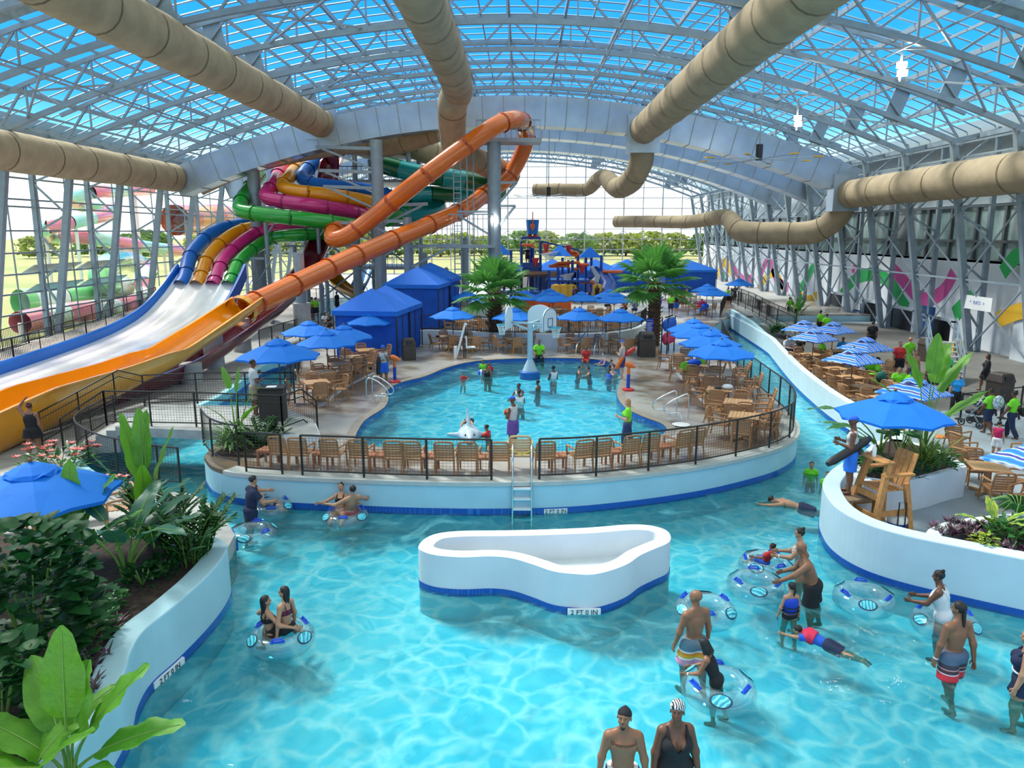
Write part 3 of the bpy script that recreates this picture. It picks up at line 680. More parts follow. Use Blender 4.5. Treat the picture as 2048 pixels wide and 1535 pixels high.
for px, py, lab in [(1609, 640, 'wave-print umbrella beside the ferny planter end of the river wall'), (1668, 643, 'wave-print umbrella at the back, under the door poster'), (1629, 657, 'wave-print umbrella overlapping two others by the seated man in white'),
    (1733, 674, 'wave-print umbrella in front of the grey doorway posts'), (1708, 696, 'wave-print umbrella in the middle of the plaza tables'), (1831, 754, 'wave-print umbrella just behind the large near blue one'), (2085, 880, 'wave-print umbrella cut by the frame edge near the single table')]:
    q = P(px, py, ZP + 2.62 * .85); place(US, (q.x, q.y, ZP), .5 + random.Random(px).uniform(-.1, .2), lab, 'wave-print umbrellas on the plaza', .85)
# ------------------------------------------------------------------ tables, each with its chairs
SIDES = {'S': (0, -.72, 0, 'near'), 'N': (0, .72, PI, 'far'), 'W': (-.72, 0, -PI / 2, 'pool'), 'E': (.72, 0, PI / 2, 'river')}
rg = random.Random(4)
def tset(px, py, z, rot, desc, sides='SNWE', names=('near', 'far', 'left', 'right'), grp='', chair=None, dx0=0.0):
    q = P(px, py, z + .74); q.x += dx0; place(TB, (q.x, q.y, z), rot, 'tan square slatted table ' + desc, 'tan tables ' + grp)
    for s, nm in zip('SNWE', names):
        if s in sides:
            dx, dy, a, _ = SIDES[s]; j = rg.uniform(-.22, .22); dd = rg.uniform(.95, 1.15)
            c, sn = math.cos(rot), math.sin(rot); x, y = dx * dd, dy * dd
            place(chair or CH, (q.x + x * c - y * sn, q.y + x * sn + y * c, z), a + rot + j, 'tan armchair, %s side of the table %s' % (nm, desc), 'tan armchairs ' + grp)
NL = ('camera', 'far', 'bridge', 'pool'); NR = ('camera', 'far', 'pool', 'river'); NP = ('camera', 'far', 'river-wall', 'doorway')
for px, py, d in ((633, 763, 'nearest the bridge steps'), (646, 744, 'second from the bridge steps'), (679, 727, 'under the umbrella in front of the cabana'), (703, 713, 'beside the lifeguard in blue shorts'), (733, 699, 'touching the cabana wall')):
    tset(px, py, ZD, .45, d, grp='on the cabana side of the pool', names=NL)
for px, py, d in ((1488, 830, 'nearest the curved fence corner'), (1476, 803, 'second from the fence corner'), (1440, 777, 'under the front river umbrella'), (1422, 749, 'under the second river umbrella'), (1394, 729, 'with the green towel chairs'), (1367, 709, 'at the rear of the river side row')):
    tset(px, py, ZD, -.35, d, grp='on the river side of the pool', names=NR)
for px, py, d, s in ((1602, 708, 'by the seated man in white', 'SNWE'), (1623, 722, 'second along the river wall', 'SNWE'), (1650, 736, 'third along the river wall', 'SNWE'), (1678, 753, 'fourth along the river wall', 'SNWE'), (1705, 772, 'pierced by the thin umbrella pole', 'SNWE'), (1744, 794, 'hidden behind the large near umbrella', 'SNW'), (1738, 743, 'with the lime bag on top', 'SW'), (1720, 729, 'with the turquoise bag', 'SNE'), (1768, 763, 'with the dark green bag', 'SW'), (1650, 700, 'under the rear wave-print umbrellas', 'SWE')):
    tset(px, py, ZP, .3, d, s, dx0=.5, names=NP, grp='on the river wall plaza')
tset(1976, 932, ZP, -.25, 'standing alone beside the planter block', 'SNE', names=('camera', 'far', 'planter', 'outer'), grp='by the planter block')
for px, py, rz, d in ((1930, 925, -1.1, 'turned sideways by the end of the planter block'), (1925, 893, -1.3, 'behind the planter leaves, facing the alone table'), (2046, 905, 1.2, 'at the frame edge with a pink bag on it'), (2052, 990, 2.0, 'at the frame edge above the purple flower bed'), (1915, 872, -1.0, 'with an orange bag, under the big umbrella edge')):
    q = P(px, py, ZP + .45); place(CH, (q.x, q.y, ZP), rz, 'tan slat-back armchair ' + d, 'loose tan armchairs on the plaza')
for px, py, d in ((897, 672, 'beside the white pool lift'), (942, 674, 'between the pool lift and the palm trunk'), (1027, 676, 'behind the basketball stand'), (1156, 676, 'behind the curved pool handrails'), (1240, 678, 'beside the brown bin under the rules board')):
    tset(px, py, ZD, .3, d, grp='along the low terrace wall', names=('pool', 'wall', 'cabana', 'bin'))
for px, py, d in ((924, 642, 'on the terrace under the first umbrella'), (961, 640, 'on the terrace by the palm trunk'), (1052, 640, 'on the terrace behind the backboards'), (1107, 640, 'on the terrace left of the life ring'), (1150, 641, 'on the terrace under the middle umbrella'), (1222, 641, 'on the terrace by the fence corner'), (1075, 618, 'second terrace row, under back umbrellas'), (1122, 618, 'second terrace row, by orange splash wall'), (1190, 618, 'second terrace row, by standing bathers')):
    tset(px, py, ZU, .2, d, grp='on the raised terrace', names=('pool', 'splash-play', 'cabana', 'palm'), chair=None)
for px, py, d in ((1368, 590, 'in the back corner by man in lime'), (1402, 610, 'beside the ramp fence with red and blue bags'), (1350, 582, 'far back beside the tall palm trunk')):
    tset(px, py, ZU, .1, d, grp='by the ramp fence', names=('pool', 'back', 'palm', 'fence'))
for px, py, d in ((95, 990, 'under the near blue umbrella'),):
    tset(px, py, ZW, .5, d, grp='under the near blue umbrella', names=('planter', 'slide', 'camera', 'river'))
for px, py, rz, d in ((235, 1010, 2.2, 'between the big leaves and the flowers'), (20, 1045, .8, 'low behind the glossy shrub')):
    q = P(px, py, ZW + .45); place(CH, (q.x, q.y, ZW), rz, 'tan slat-back armchair ' + d, 'tan armchairs under the near blue umbrella')
# front row of chairs and side tables, backs to the wave pool
def lip_at(px):
    best = None
    for i in range(len(fr_lip) - 1):
        for t in (0, .5):
            p = fr_lip[i].lerp(fr_lip[i + 1], t); q = project(p)
            if best is None or abs(q[0] - px) < best[0]:
                tg = (fr_lip[i + 1] - fr_lip[i]).normalized(); best = (abs(q[0] - px), p, tg)
    return best[1], best[2]
def project(p):
    cy_, sy = math.cos(YAW), math.sin(YAW); x, y = p[0] * cy_ + p[1] * sy, -p[0] * sy + p[1] * cy_
    c, s = math.cos(PITCH), math.sin(PITCH); z = p[2] - H; dep = y * c - z * s; return 1024 + F * x / dep, 767.5 - F * (y * s + z * c) / dep
fr_front = fr_lip[8:]
rowx = [539, 584, 652, 699, 769, 813, 881, 931, 994, 1102, 1175, 1219, 1284, 1329, 1384, 1423, 1483, 1516, 1546, 1570, 1585]
NTH = ['first', 'second', 'third', 'fourth', 'fifth', 'sixth', 'seventh', 'eighth', 'ninth', 'tenth', 'eleventh', 'twelfth', 'thirteenth', 'fourteenth', 'fifteenth', 'sixteenth', 'seventeenth', 'eighteenth', 'nineteenth', 'twentieth', 'twenty-first']
for i, px in enumerate(rowx):
    p, tg = lip_at(px); nn = Vector((-tg.y, tg.x, 0)); q = p + nn * .78
    place(CH, (q.x, q.y, ZD), math.atan2(tg.y, tg.x) + rg.uniform(-.08, .08), 'tan armchair against the front fence, %s counting from the spiky planter' % NTH[i], 'front row of tan armchairs')
for i, px in enumerate([505, 621, 736, 851, 965, 1136, 1250, 1358, 1452]):
    p, tg = lip_at(px); nn = Vector((-tg.y, tg.x, 0)); q = p + nn * .85
    place(ST, (q.x, q.y, ZD), math.atan2(tg.y, tg.x), 'low red-brown slatted side table, %s along the front fence from the spiky planter' % NTH[i], 'red-brown side tables in the front row')
q = P(1040, 938, ZD); BC = make_chair(mat('pale_tan_resin', (.62, .42, .22), .5), 'armchair'); place(BC, (q.x, q.y, ZD), 0, 'paler tan armchair alone in the fence gap above the pool ladder'); BC.scale = (1.12, 1.1, 1.12)
for px, py, d in ((1484, 742, 'rear'), (1492, 772, 'middle'), (1530, 800, 'front')):
    q = P(px, py, ZD + .5); place(CH, (q.x, q.y, ZD), PI / 2 - .2, 'tan armchair facing the pool from the river fence, %s of the three' % d, 'tan armchairs along the river fence')
q = P(1540, 822, ZD + .42); place(ST, (q.x, q.y, ZD), -.3, 'low red-brown side table beside the river fence chairs', 'red-brown side tables in the front row')
# ------------------------------------------------------------------ fences
M_MESH = mat('dark_wire_mesh', (.05, .045, .04), .5, .3)
def fence(pts, label, z=0.0, h=1.07, step=1.5, infill='mesh', n=3, mid=None, name='fence', m=None, group=None, smooth=True, r=.026):
    m = m or M_DARK; pts = cat_rom(pts, n) if smooth else [Vector(p) for p in pts]; o = tag(thing(name, label, 'fence', pts[0]), group=group); L = pts[0]
    T = [p - L for p in pts]; Z = Vector((0, 0, h)); b = MB()
    b.tube([p + Z for p in T], r, 6); b.tube([p + Vector((0, 0, .12)) for p in T], r * .8, 6)
    if mid: b.tube([p + Vector((0, 0, mid)) for p in T], r * .7, 5)
    b.build('rails', m, o, smooth=50)
    d = 0.0; acc = [0.0]
    for i in range(1, len(T)): d += (T[i] - T[i - 1]).length; acc.append(d)
    def at(s):
        for i in range(1, len(T)):
            if acc[i] >= s - 1e-6: return T[i - 1].lerp(T[i], (s - acc[i - 1]) / max(acc[i] - acc[i - 1], 1e-6))
        return T[-1]
    k = max(1, round(d / step))
    for i in range(k + 1):
        b = MB(); p = at(d * i / k); b.cyl(p, p + Z, r * 1.15, 6); b.build('post', m, o, smooth=50)
    if infill:
        b = MB(); sp = .09 if infill == 'mesh' else .12; w = .0055 if infill == 'mesh' else .016; kk = max(1, int(d / sp))
        for i in range(kk): p = at(d * (i + .5) / kk); b.bar(p + Vector((0, 0, .12)), p + Z, w)
        if infill == 'mesh':
            for q in range(1, 12):
                for i in range(len(T) - 1): b.bar(T[i] + Vector((0, 0, .12 + q * .08)), T[i + 1] + Vector((0, 0, .12 + q * .08)), .005)
        b.build('wire_mesh' if infill == 'mesh' else 'pickets', M_MESH if infill == 'mesh' else m, o)
    return o
def lip_run(a, b_, off=.14, z=ZD):
    out = []
    for i in range(len(fr_lip) - 1):
        x = project(fr_lip[i])[0]
        tg = (fr_lip[i + 1] - fr_lip[i]).normalized()
        if i < 62 and a <= x <= b_ and fr_lip[i].y < 23: out.append(fr_lip[i] + Vector((-tg.y, tg.x, 0)) * off)
    return out
fence([P(408, 890, 1.05), P(420, 908, 1.05), P(445, 922, 1.05), P(478, 930, 1.05)], 'short curved dark mesh fence around the spiky planter corner')
fence([p for p in lip_run(484, 577)], 'short dark mesh fence panel between the planter and the long front fence', n=1)
fence([p for p in lip_run(585, 1013)], 'long dark mesh fence along the front chairs, ending at the pool ladder', n=1)
R1 = [fr_lip[i] + Vector((-(fr_lip[i + 1] - fr_lip[i]).normalized().y, (fr_lip[i + 1] - fr_lip[i]).normalized().x, 0)) * .14 for i in range(len(fr_lip) - 1) if (project(fr_lip[i])[0] >= 1080 or i > 55) and fr_lip[i].y < 44]
fence(R1, 'long dark mesh fence from the ladder around the river bend of the deck', n=1)
tf = [Vector((p.x, p.y + .05, 1.6)) for p in ter]
fence(tf, 'black picket fence along the top of the low terrace wall', n=1, h=.85, infill='pickets', step=2.2)
fence([P(1440, 634, ZU), P(1452, 605, ZU), P(1456, 592, ZU)], 'black picket fence at the end of the terrace above the river', infill='pickets', n=2)
lbk = lb_front
fence([P(320, 968, ZW + .1), P(257, 955, ZW + .1), P(204, 942, ZW + .1), P(160, 915, ZW + .1), P(163, 892, ZW + .1), P(200, 868, ZW + .1), P(232, 851, ZW + .1)], 'curved dark mesh fence around the left bank of the river below the bridge', n=5)
fence([P(258, 962, ZW), P(362, 972, ZW)], 'short dark mesh fence panel behind the tall banana leaves', n=2)
LF = [Vector((-23.9, y, ZD + max(0, (y - 30) * .06))) for y in (22, 28, 34, 40, 46, 52)]
fence(LF, 'dark picket railing on the slide side of the ramp along the glass wall', infill='pickets', step=2, smooth=False)
fence([Vector((-25.8, p.y, p.z)) for p in LF], 'dark picket railing on the glass side of the ramp along the glass wall', infill='pickets', step=2, smooth=False)
b = MB()
for i in range(5): b.add([(LF[i].x, LF[i].y, LF[i].z - .04), (-25.9, LF[i].y, LF[i].z - .04), (-25.9, LF[i + 1].y, LF[i + 1].z - .04), (LF[i + 1].x, LF[i + 1].y, LF[i + 1].z - .04)], [(0, 1, 2, 3)]); b.bar((LF[i].x, LF[i].y, LF[i].z - .15), (LF[i + 1].x, LF[i + 1].y, LF[i + 1].z - .15), .08, .3)
struct(b.build('floor_ramp', M_CONC))
fence([P(x, y, ZD) for x, y in ((572, 790), (592, 760), (600, 738), (602, 715))], 'dark mesh fence between the cabana side tables and the side channel', n=4)
fence([P(x, y, ZD) for x, y in ((520, 700), (600, 672), (660, 655))], 'dark railing beside the maroon slide trough', n=3, infill='pickets')
fence([P(600, 600, ZD), P(640, 600, ZD), P(735, 598, ZD)], 'dark picket fence in front of the slide tower legs', n=2, infill='pickets')
fence([P(x, y, ZU) for x, y in ((1330, 600), (1400, 600))], 'dark picket fence behind the crowded corner tables', n=2, infill='pickets')
# ------------------------------------------------------------------ bridge with stairs over the river
br = thing('footbridge', 'grey concrete footbridge with dark mesh rails crossing the left river channel', 'bridge', P(400, 850, 0))
o0 = br.location.copy(); ZB = 1.25
bp = [P(230, 853, ZB), P(566, 868, ZB), P(640, 868, ZB), P(625, 838, ZB), P(560, 812, ZB), P(300, 808, ZB)]
b = MB(); b.prism([(p.x - o0.x, p.y - o0.y) for p in bp], ZB - .28, ZB); b.build('deck_slab', M_CONC, br)
b = MB(); w0 = [P(562, 868, ZB), P(640, 868, ZB), P(628, 845, ZB)]; b.prism([(p.x - o0.x, p.y - o0.y) for p in [P(566, 869, ZB), P(641, 869, ZB), P(632, 846, ZB), P(566, 840, ZB)]], .8, ZB - .01); b.build('end_wall', M_PLASTER, br)
a0_ = P(232, 852, ZB) - o0; a1_ = P(300, 810, ZB) - o0; dirs = Vector((-1, -.12, 0))
b = MB()
for i in range(5):
    z = ZB - .15 * (i + 1); c = (a0_ + a1_) / 2 + dirs * (.16 + .32 * i); c.z = z / 2 + .2; b.box(c, (.34, (a1_ - a0_).length * .95, z - .4), math.atan2((a1_ - a0_).y, (a1_ - a0_).x) - PI / 2)
b.build('steps', M_CONC, br)
b = MB(); q = P(268, 830, ZB) - o0; b.box((q.x, q.y, ZB - o0.z + .006), (.9, .6, .012), .1); b.build('drain_grate', mat('grate_grey', (.16, .18, .22), .5), br)
def rel_fence(pts, nm):
    f = fence([Vector(p) - o0 for p in pts], 'x', n=1, smooth=False, mid=.85, name=nm); del f['label']; del f['category']; f.parent = br
    return f
for ch_pts in ([P(214, 850, ZB), P(390, 853, ZB), P(566, 862, ZB)], [P(290, 812, ZB), P(420, 806, ZB), P(590, 806, ZB)]):
    f = rel_fence(ch_pts, 'railing')
for ch_pts in ([P(214, 850, ZB), P(128, 905, ZW)], [P(290, 812, ZB - .1), P(242, 800, ZB), P(85, 890, ZW)], [P(566, 862, ZB), P(607, 846, ZB), P(636, 868, ZD)]):
    f = rel_fence(ch_pts, 'stair_railing')
# ------------------------------------------------------------------ sheet-metal ring ducts and fabric ducts
def ring_duct(Y, w, h, label, top=.25, x0=-25.6, x1=25.8):
    o = thing('sheet_metal_duct', label, 'duct', (XC, Y, 14)); X = [x0 + (x1 - x0) * i / 34 for i in range(35)]; b = MB(); vs = []; fs = []
    for x in X:
        s_ = -(x - XC) / 62.0; n_ = Vector((-s_, 0, 1)).normalized(); c = Vector((x - XC, 0, zb(x) - top - 14))
        for dy, dn in ((-w / 2, 0), (w / 2, 0), (w / 2, -h), (-w / 2, -h)): vs.append(c + Vector((0, dy, 0)) + n_ * dn)
    for i in range(34):
        for j in range(4): fs.append((i * 4 + j, i * 4 + (j + 1) % 4, i * 4 + 4 + (j + 1) % 4, i * 4 + 4 + j))
    fs += [(0, 1, 2, 3), (139, 138, 137, 136)]; b.add(vs, fs); b.build('casing', M_SILVER, o)
    for i in range(0, 35):
        b = MB(); q = [Vector(v) * 1.0 for v in vs[i * 4:i * 4 + 4]]; c = sum(q, Vector()) / 4; q = [c + (p - c) * 1.03 for p in q] + [c + (p - c) * 1.03 + Vector((.07, 0, 0)) for p in q]
        b.add(q, [(0, 1, 2, 3), (7, 6, 5, 4), (0, 4, 5, 1), (1, 5, 6, 2), (2, 6, 7, 3), (3, 7, 4, 0)]); b.build('seam_flange', M_STEELD, o)
    for i in range(3, 33, 2):
        b = MB(); q = [Vector(v) for v in vs[i * 4:i * 4 + 4]]; m_ = (q[0] + q[1]) / 2; b.bar(m_, m_ + Vector((0, 0, .5)), .03); b.build('hanger', M_STEEL, o)
    return o
ring_duct(56.0, 1.7, 2.0, 'nearest silver rectangular duct curving right across the hall under the roof')
ring_duct(65.5, 1.7, 1.7, 'second silver rectangular duct arching behind the nearest one')
ring_duct(75.0, 1.7, 1.7, 'farthest silver rectangular duct arch near the end wall')
def fabric_duct(pts, r, label, n=6, rings=3.4, collar=None, smooth=True):
    pts = [Vector(p) for p in pts]; pp = cat_rom(pts, n) if smooth else pts; k = len(pp)
    rr = r if isinstance(r, list) else [r] * len(pts)
    R_ = [rr[min(int(i / n), len(rr) - 1)] * (1 - (i % n) / n) + rr[min(int(i / n) + 1, len(rr) - 1)] * ((i % n) / n) for i in range(k)]
    # densify, and let the cloth sag and wrinkle a little between its rings
    P2 = []; R2 = []
    for i in range(k - 1):
        m = max(1, int((pp[i + 1] - pp[i]).length / .45))
        for j in range(m): t = j / m; P2.append(pp[i].lerp(pp[i + 1], t)); R2.append(R_[i] * (1 - t) + R_[i + 1] * t)
    P2.append(pp[-1]); R2.append(R_[-1]); o = thing('fabric_duct', label, 'duct', P2[-1]); L = P2[-1]; rn = random.Random(len(P2)); d = 0; nx = rings; R3 = []; ringp = []
    for i in range(len(P2)):
        if i: d += (P2[i] - P2[i - 1]).length
        w = .985 + .03 * abs(math.sin(PI * d / rings)) + rn.uniform(-.008, .008)
        if d >= nx: nx += rings; ringp.append(i); w = .98
        R3.append(R2[i] * w)
    b = MB(); b.tube([p - L for p in P2], R3, 20); b.build('sleeve', M_FABRIC, o, smooth=60)
    for i in ringp:
        a = P2[i] - L; t = (P2[min(i + 1, len(P2) - 1)] - P2[i - 1]).normalized(); b = MB(); b.tube([a - t * .03, a + t * .03], R2[i] * 1.012, 20, caps=False); b.build('stitched_ring', mat('dark_stitching', (.16, .12, .08), .9), o)
    if collar:
        b = MB(); c, dims = collar; b.box(Vector(c) - L, dims); b.build('metal_collar', M_SILVER, o)
    return o
e1 = PY(640, 246, 55.0); fabric_duct([(e1.x, 6, e1.z), (e1.x, 30, e1.z - .1), e1], .98, 'long tan fabric duct crossing the upper corner above the slides', 4, collar=(e1 + Vector((0, .25, 0)), (2.2, .5, 2.2)))
e2 = PY(915, 168, 49.8); fabric_duct([(e2.x, 8, e2.z), (e2.x, 28, e2.z), e2 + Vector((0, -1, 0)), PY(905, 208, 51.6), PY(905, 260, 53.6), PY(915, 300, 55), PY(965, 325, 58), PY(1022, 352, 61)], [1.0, 1.0, 1.0, 1.0, .92, .9, .9, .9], 'tan fabric duct down the middle of the roof that elbows down behind the orange slide')
e3 = PY(1288, 258, 55.0); fabric_duct([(e3.x, 6, e3.z), (e3.x, 30, e3.z), e3], 1.0, 'long tan fabric duct running overhead to the silver arch right of the orange bend', 4, collar=(e3 + Vector((0, .3, -.3)), (2.3, .8, 2.6)))
fabric_duct([PY(1284, 285, 56), PY(1282, 325, 56.5), PY(1262, 362, 58), PY(1235, 375, 60.5), PY(1212, 356, 63), PY(1196, 358, 65.5), PY(1172, 379, 67), PY(1120, 379, 68), PY(1069, 380, 69)], [.86, .86, .86, .8, .66, .6, .56, .56, .56], 'tan fabric duct dropping from the silver arch and ending flat above the ceiling fan', 5, 2.2)
e4 = PY(1700, 388, 55.0); fabric_duct([(e4.x, 6, e4.z), (e4.x, 30, e4.z + .1), e4], .98, 'thick tan fabric duct above the mural wall', 4, collar=(e4 + Vector((-.3, .4, .1)), (1.9, 1.2, 2.6)))
fabric_duct([PY(1690, 405, 56), PY(1668, 440, 56.5), PY(1625, 464, 57.5), PY(1550, 466, 59), PY(1482, 462, 60.5), PY(1461, 440, 62), PY(1440, 434, 63.5), PY(1380, 443, 67), PY(1300, 443, 71), PY(1232, 443, 74)], [.86, .86, .86, .86, .84, .7, .62, .58, .56, .56], 'low wavy tan fabric duct hanging in front of the upper wall windows', 5, 2.2)
e5 = PY(345, 355, 55.0); fabric_duct([(e5.x + .3, 6, e5.z), (e5.x + .2, 30, e5.z), e5], .98, 'thick tan fabric duct along the top of the glass side wall', 4)
fabric_duct([PY(400, 378, 57.2), PY(470, 345, 57.6), PY(560, 316, 58), PY(690, 292, 58.5), PY(770, 288, 58.2), PY(830, 276, 57.6), PY(876, 266, 57)], [.5, .52, .58, .62, .95, .85, .62], 'slimmer tan fabric duct slung below the near silver arch over the slide tower', 5, 2.6)
fabric_duct([PY(800, 282, 61), PY(850, 302, 62), PY(925, 336, 64), PY(975, 352, 66)], .95, 'tan fabric duct slanting down behind the orange tube slide', 5, 2.2)
# ------------------------------------------------------------------ slides
def gloss(name, c): return mat(name, c, .22, 0, var=.08, scale=1.5, coat=.5)
G_OR = gloss('orange_fibreglass', (.80, .16, .012)); G_YE = gloss('yellow_fibreglass', (.90, .34, .002)); G_BL = mat('blue_fibreglass', (.003, .13, .55), .45, spec=.25); G_MG = gloss('magenta_fibreglass', (.66, .02, .22)); G_GR = gloss('green_fibreglass', (.012, .36, .03))
G_TE = gloss('teal_fibreglass', (.01, .34, .36)); G_DG = gloss('dark_green_fibreglass', (.005, .14, .05)); G_MA = gloss('maroon_fibreglass', (.16, .01, .025)); G_WH = gloss('white_fibreglass', (.86, .87, .88)); G_DB = mat('deep_blue_fibreglass', (.003, .07, .42), .45, spec=.25)
def tube_part(o, pts, r, m, fm, step=3.0, n=16, name='tube', sm=7):
    L = o.location; pp = cat_rom(pts, sm); b = MB(); b.tube([p - L for p in pp], r, n, caps=False); b.build(name, m, o, smooth=60)
    d = 0; nx = step * .6
    for i in range(1, len(pp) - 1):
        d += (pp[i] - pp[i - 1]).length
        if d > nx:
            nx += step; t = (pp[i + 1] - pp[i]).normalized(); a = pp[i] - L; b = MB(); b.tube([a - t * .05, a - t * .05, a + t * .05, a + t * .05], [r, r * 1.12, r * 1.12, r], n, caps=False); b.build('flange', fm, o, smooth=30)
def flumes(name, label, at_): return thing(name, label, 'water slide', at_)
yo = [PY(690, 452, 55.5), PY(668, 462, 53.8), PY(668, 478, 52.4), PY(700, 468, 52), PY(760, 424, 52), PY(855, 348, 51), PY(960, 272, 51.2), PY(1005, 245, 52), PY(1038, 240, 54.2), PY(1054, 262, 57.6), PY(1045, 305, 58.6), PY(1015, 355, 58.8), PY(970, 388, 57.5), PY(935, 414, 55.5), PY(880, 440, 53), PY(800, 474, 50), PY(700, 517, 46.5), PY(600, 564, 42.5), PY(520, 602, 39.3), PY(492, 614, 38.4)]
sl = flumes('tube_slide', 'long orange tube slide looping over a high bend and ending in an open yellow trough', P(300, 740, ZW))
tube_part(sl, yo, .60, G_OR, mat('orange_flange', (.50, .075, .008), .35), 3.2)
def trough(o, pts, wid, hgt, m, name, th=.06, flat=False, n=12):
    L = o.location; pp = [p - L for p in cat_rom(pts, 6)]; k = len(pp); b = MB(); vs = []; fs = []
    for i in range(k):
        t = (pp[min(i + 1, k - 1)] - pp[max(i - 1, 0)]); t.z = 0; t.normalize(); x = Vector((t.y, -t.x, 0)); prof = []
        w = wid(i / (k - 1)) if callable(wid) else wid; h0 = hgt(i / (k - 1)) if callable(hgt) else hgt
        for j in range(n + 1):
            a = PI * j / n; prof.append((-math.cos(a) * w, (1 - math.sin(a) ** (.5 if flat else 1)) * h0))
        prof = [(-w - .12, h0 - .05), (-w - .12, h0)] + prof + [(w + .12, h0), (w + .12, h0 - .05)] + [(math.cos(PI * j / n) * (w + th), (1 - math.sin(PI * j / n) ** (.5 if flat else 1)) * h0 - th) for j in range(n + 1)]
        for x_, z_ in prof: vs.append(pp[i] + x * x_ + Vector((0, 0, z_)))
    m_ = len(prof)
    for i in range(k - 1):
        for j in range(m_): fs.append((i * m_ + j, i * m_ + (j + 1) % m_, (i + 1) * m_ + (j + 1) % m_, (i + 1) * m_ + j))
    fs += [tuple(range(m_ - 1, -1, -1)), tuple((k - 1) * m_ + j for j in range(m_))]
    b.add(vs, fs); return b.build(name, m, o, smooth=50)
yt = [PY(497, 622, 38.6), PY(455, 652, 36.2), PY(400, 690, 33.6), PY(345, 727, 31), PY(300, 752, 29.2), PY(230, 790, 27.2), PY(140, 832, 25), PY(40, 880, 22.8), PY(-80, 940, 20.6), PY(-200, 985, 19)]
trough(sl, yt, .75, lambda t: .75 + .75 * min(1, max(0, (t - .35) * 2.6)), G_YE, 'open_trough')
b = MB(); L = sl.location; c = PY(482, 622, 37.9) - L; tdir = (yt[1] - yt[0]).normalized(); b.tube([c - tdir * .25, c + tdir * .25], .80, 18, caps=False); b.tube([c - tdir * .25, c + tdir * .25], .70, 18, caps=False); b.build('entry_hoop', G_YE, sl, smooth=60)
# maroon trough running beside the yellow one
mr = flumes('drop_slide', 'dark maroon slide trough dropping steeply from the tower and running out beside the yellow trough', P(200, 780, ZW))
trough(mr, [PY(668, 318, 60), PY(660, 345, 60), PY(652, 440, 58), PY(640, 505, 56), PY(612, 560, 52), PY(560, 620, 46), PY(470, 690, 39), PY(360, 760, 33), PY(220, 815, 28.6), PY(60, 862, 25), PY(-120, 915, 22)], .7, .9, G_MA, 'trough')
b = MB(); b.tube([p - mr.location for p in (PY(676, 296, 61.5), PY(672, 308, 60.6), PY(668, 318, 60))], .7, 14, caps=False); b.build('start_tube', G_MA, mr, smooth=60)
# four lane racer
rc = flumes('racing_slide', 'four-lane white racing slide with blue side walls fed by four coloured tubes', Vector((-20.5, 32, ZW)))
L = rc.location; prof = [(50.2, 4.35, -21.0), (48.0, 3.1, -21.0), (45.5, 2.05, -20.95), (43, 1.5, -20.85), (40, 1.15, -20.75), (36, .95, -20.6), (32, .82, -20.45), (28, .74, -20.3), (22, .68, -20.1), (14, .64, -20)]
pc = cat_rom([Vector((x, y, z)) for y, z, x in prof], 5); b = MB(); vs = []; fs = []; lanes = 4; NW = 32
wd = lambda i: 2.15 + .35 * min(1, i / 20)
for i, p in enumerate(pc):
    for j in range(NW + 1):
        u = j / NW; bump_ = .11 * (abs(math.cos(PI * u * lanes)) ** 6) * min(1, max(.25, 1.2 - i * .02)); vs.append(p - L + Vector(((u * 2 - 1) * wd(i), 0, bump_)))
for i in range(len(pc) - 1):
    for j in range(NW): fs.append((i * (NW + 1) + j, i * (NW + 1) + j + 1, (i + 1) * (NW + 1) + j + 1, (i + 1) * (NW + 1) + j))
b.add(vs, fs); b.build('lane_mat', G_WH, rc, smooth=60)
for s in (-1, 1):
    vs = []; fs = []
    for i, p in enumerate(pc):
        x = s * wd(i); q = p - L
        for dx, dz in ((0, -.35), (0, .50), (s * .10, .60), (s * .22, .60), (s * .24, -.35)): vs.append(q + Vector((x + dx, 0, dz)))
    for i in range(len(pc) - 1):
        for j in range(5): fs.append((i * 5 + j, i * 5 + (j + 1) % 5, i * 5 + 5 + (j + 1) % 5, i * 5 + 5 + j))
    fs += [(0, 1, 2, 3, 4), tuple(len(vs) - 5 + j for j in (4, 3, 2, 1, 0))]
    b = MB(); b.add(vs, fs); b.build('side_wall', G_DB if s > 0 else G_BL, rc, smooth=30)
b = MB(); b.box(Vector((-20.0, 23.6, 1.05)) - L + Vector((-2.1, 0, 0)), (.02, .9, .12)); b.build('maker_plate', M_WHITE, rc)
lane_paths = {
 'blue': (G_BL, 0, [(432, 462), (385, 505), (352, 556)], [(640, 318, 61), (622, 332, 60), (606, 352, 58.5), (618, 366, 57.6), (660, 372, 57.5), (740, 382, 58.5), (800, 398, 60)], [(565, 440, 60), (500, 446, 58)]),
 'yellow': (G_YE, 1, [(470, 466), (420, 510), (384, 562)], [(612, 324, 61), (590, 340, 59.5), (578, 356, 58), (566, 372, 56.5), (590, 382, 55.8), (640, 388, 56), (700, 396, 57), (770, 408, 59)], [(600, 448, 59), (530, 452, 57.5)]),
 'magenta': (G_MG, 2, [(505, 470), (452, 515), (412, 566)], [(568, 330, 60.5), (556, 350, 59), (546, 372, 57), (532, 392, 55.4), (560, 402, 54.8), (620, 410, 55), (690, 420, 56.5), (750, 434, 58.5)], [(625, 458, 58), (560, 458, 57)]),
 'green': (G_GR, 3, [(535, 480), (482, 520), (441, 572)], [(520, 350, 59.5), (498, 378, 57.5), (484, 400, 55.6), (482, 420, 54), (520, 428, 53.4), (580, 435, 53.6), (660, 444, 54.5), (720, 452, 56.5)], [(655, 468, 57), (590, 470, 55.5)])}
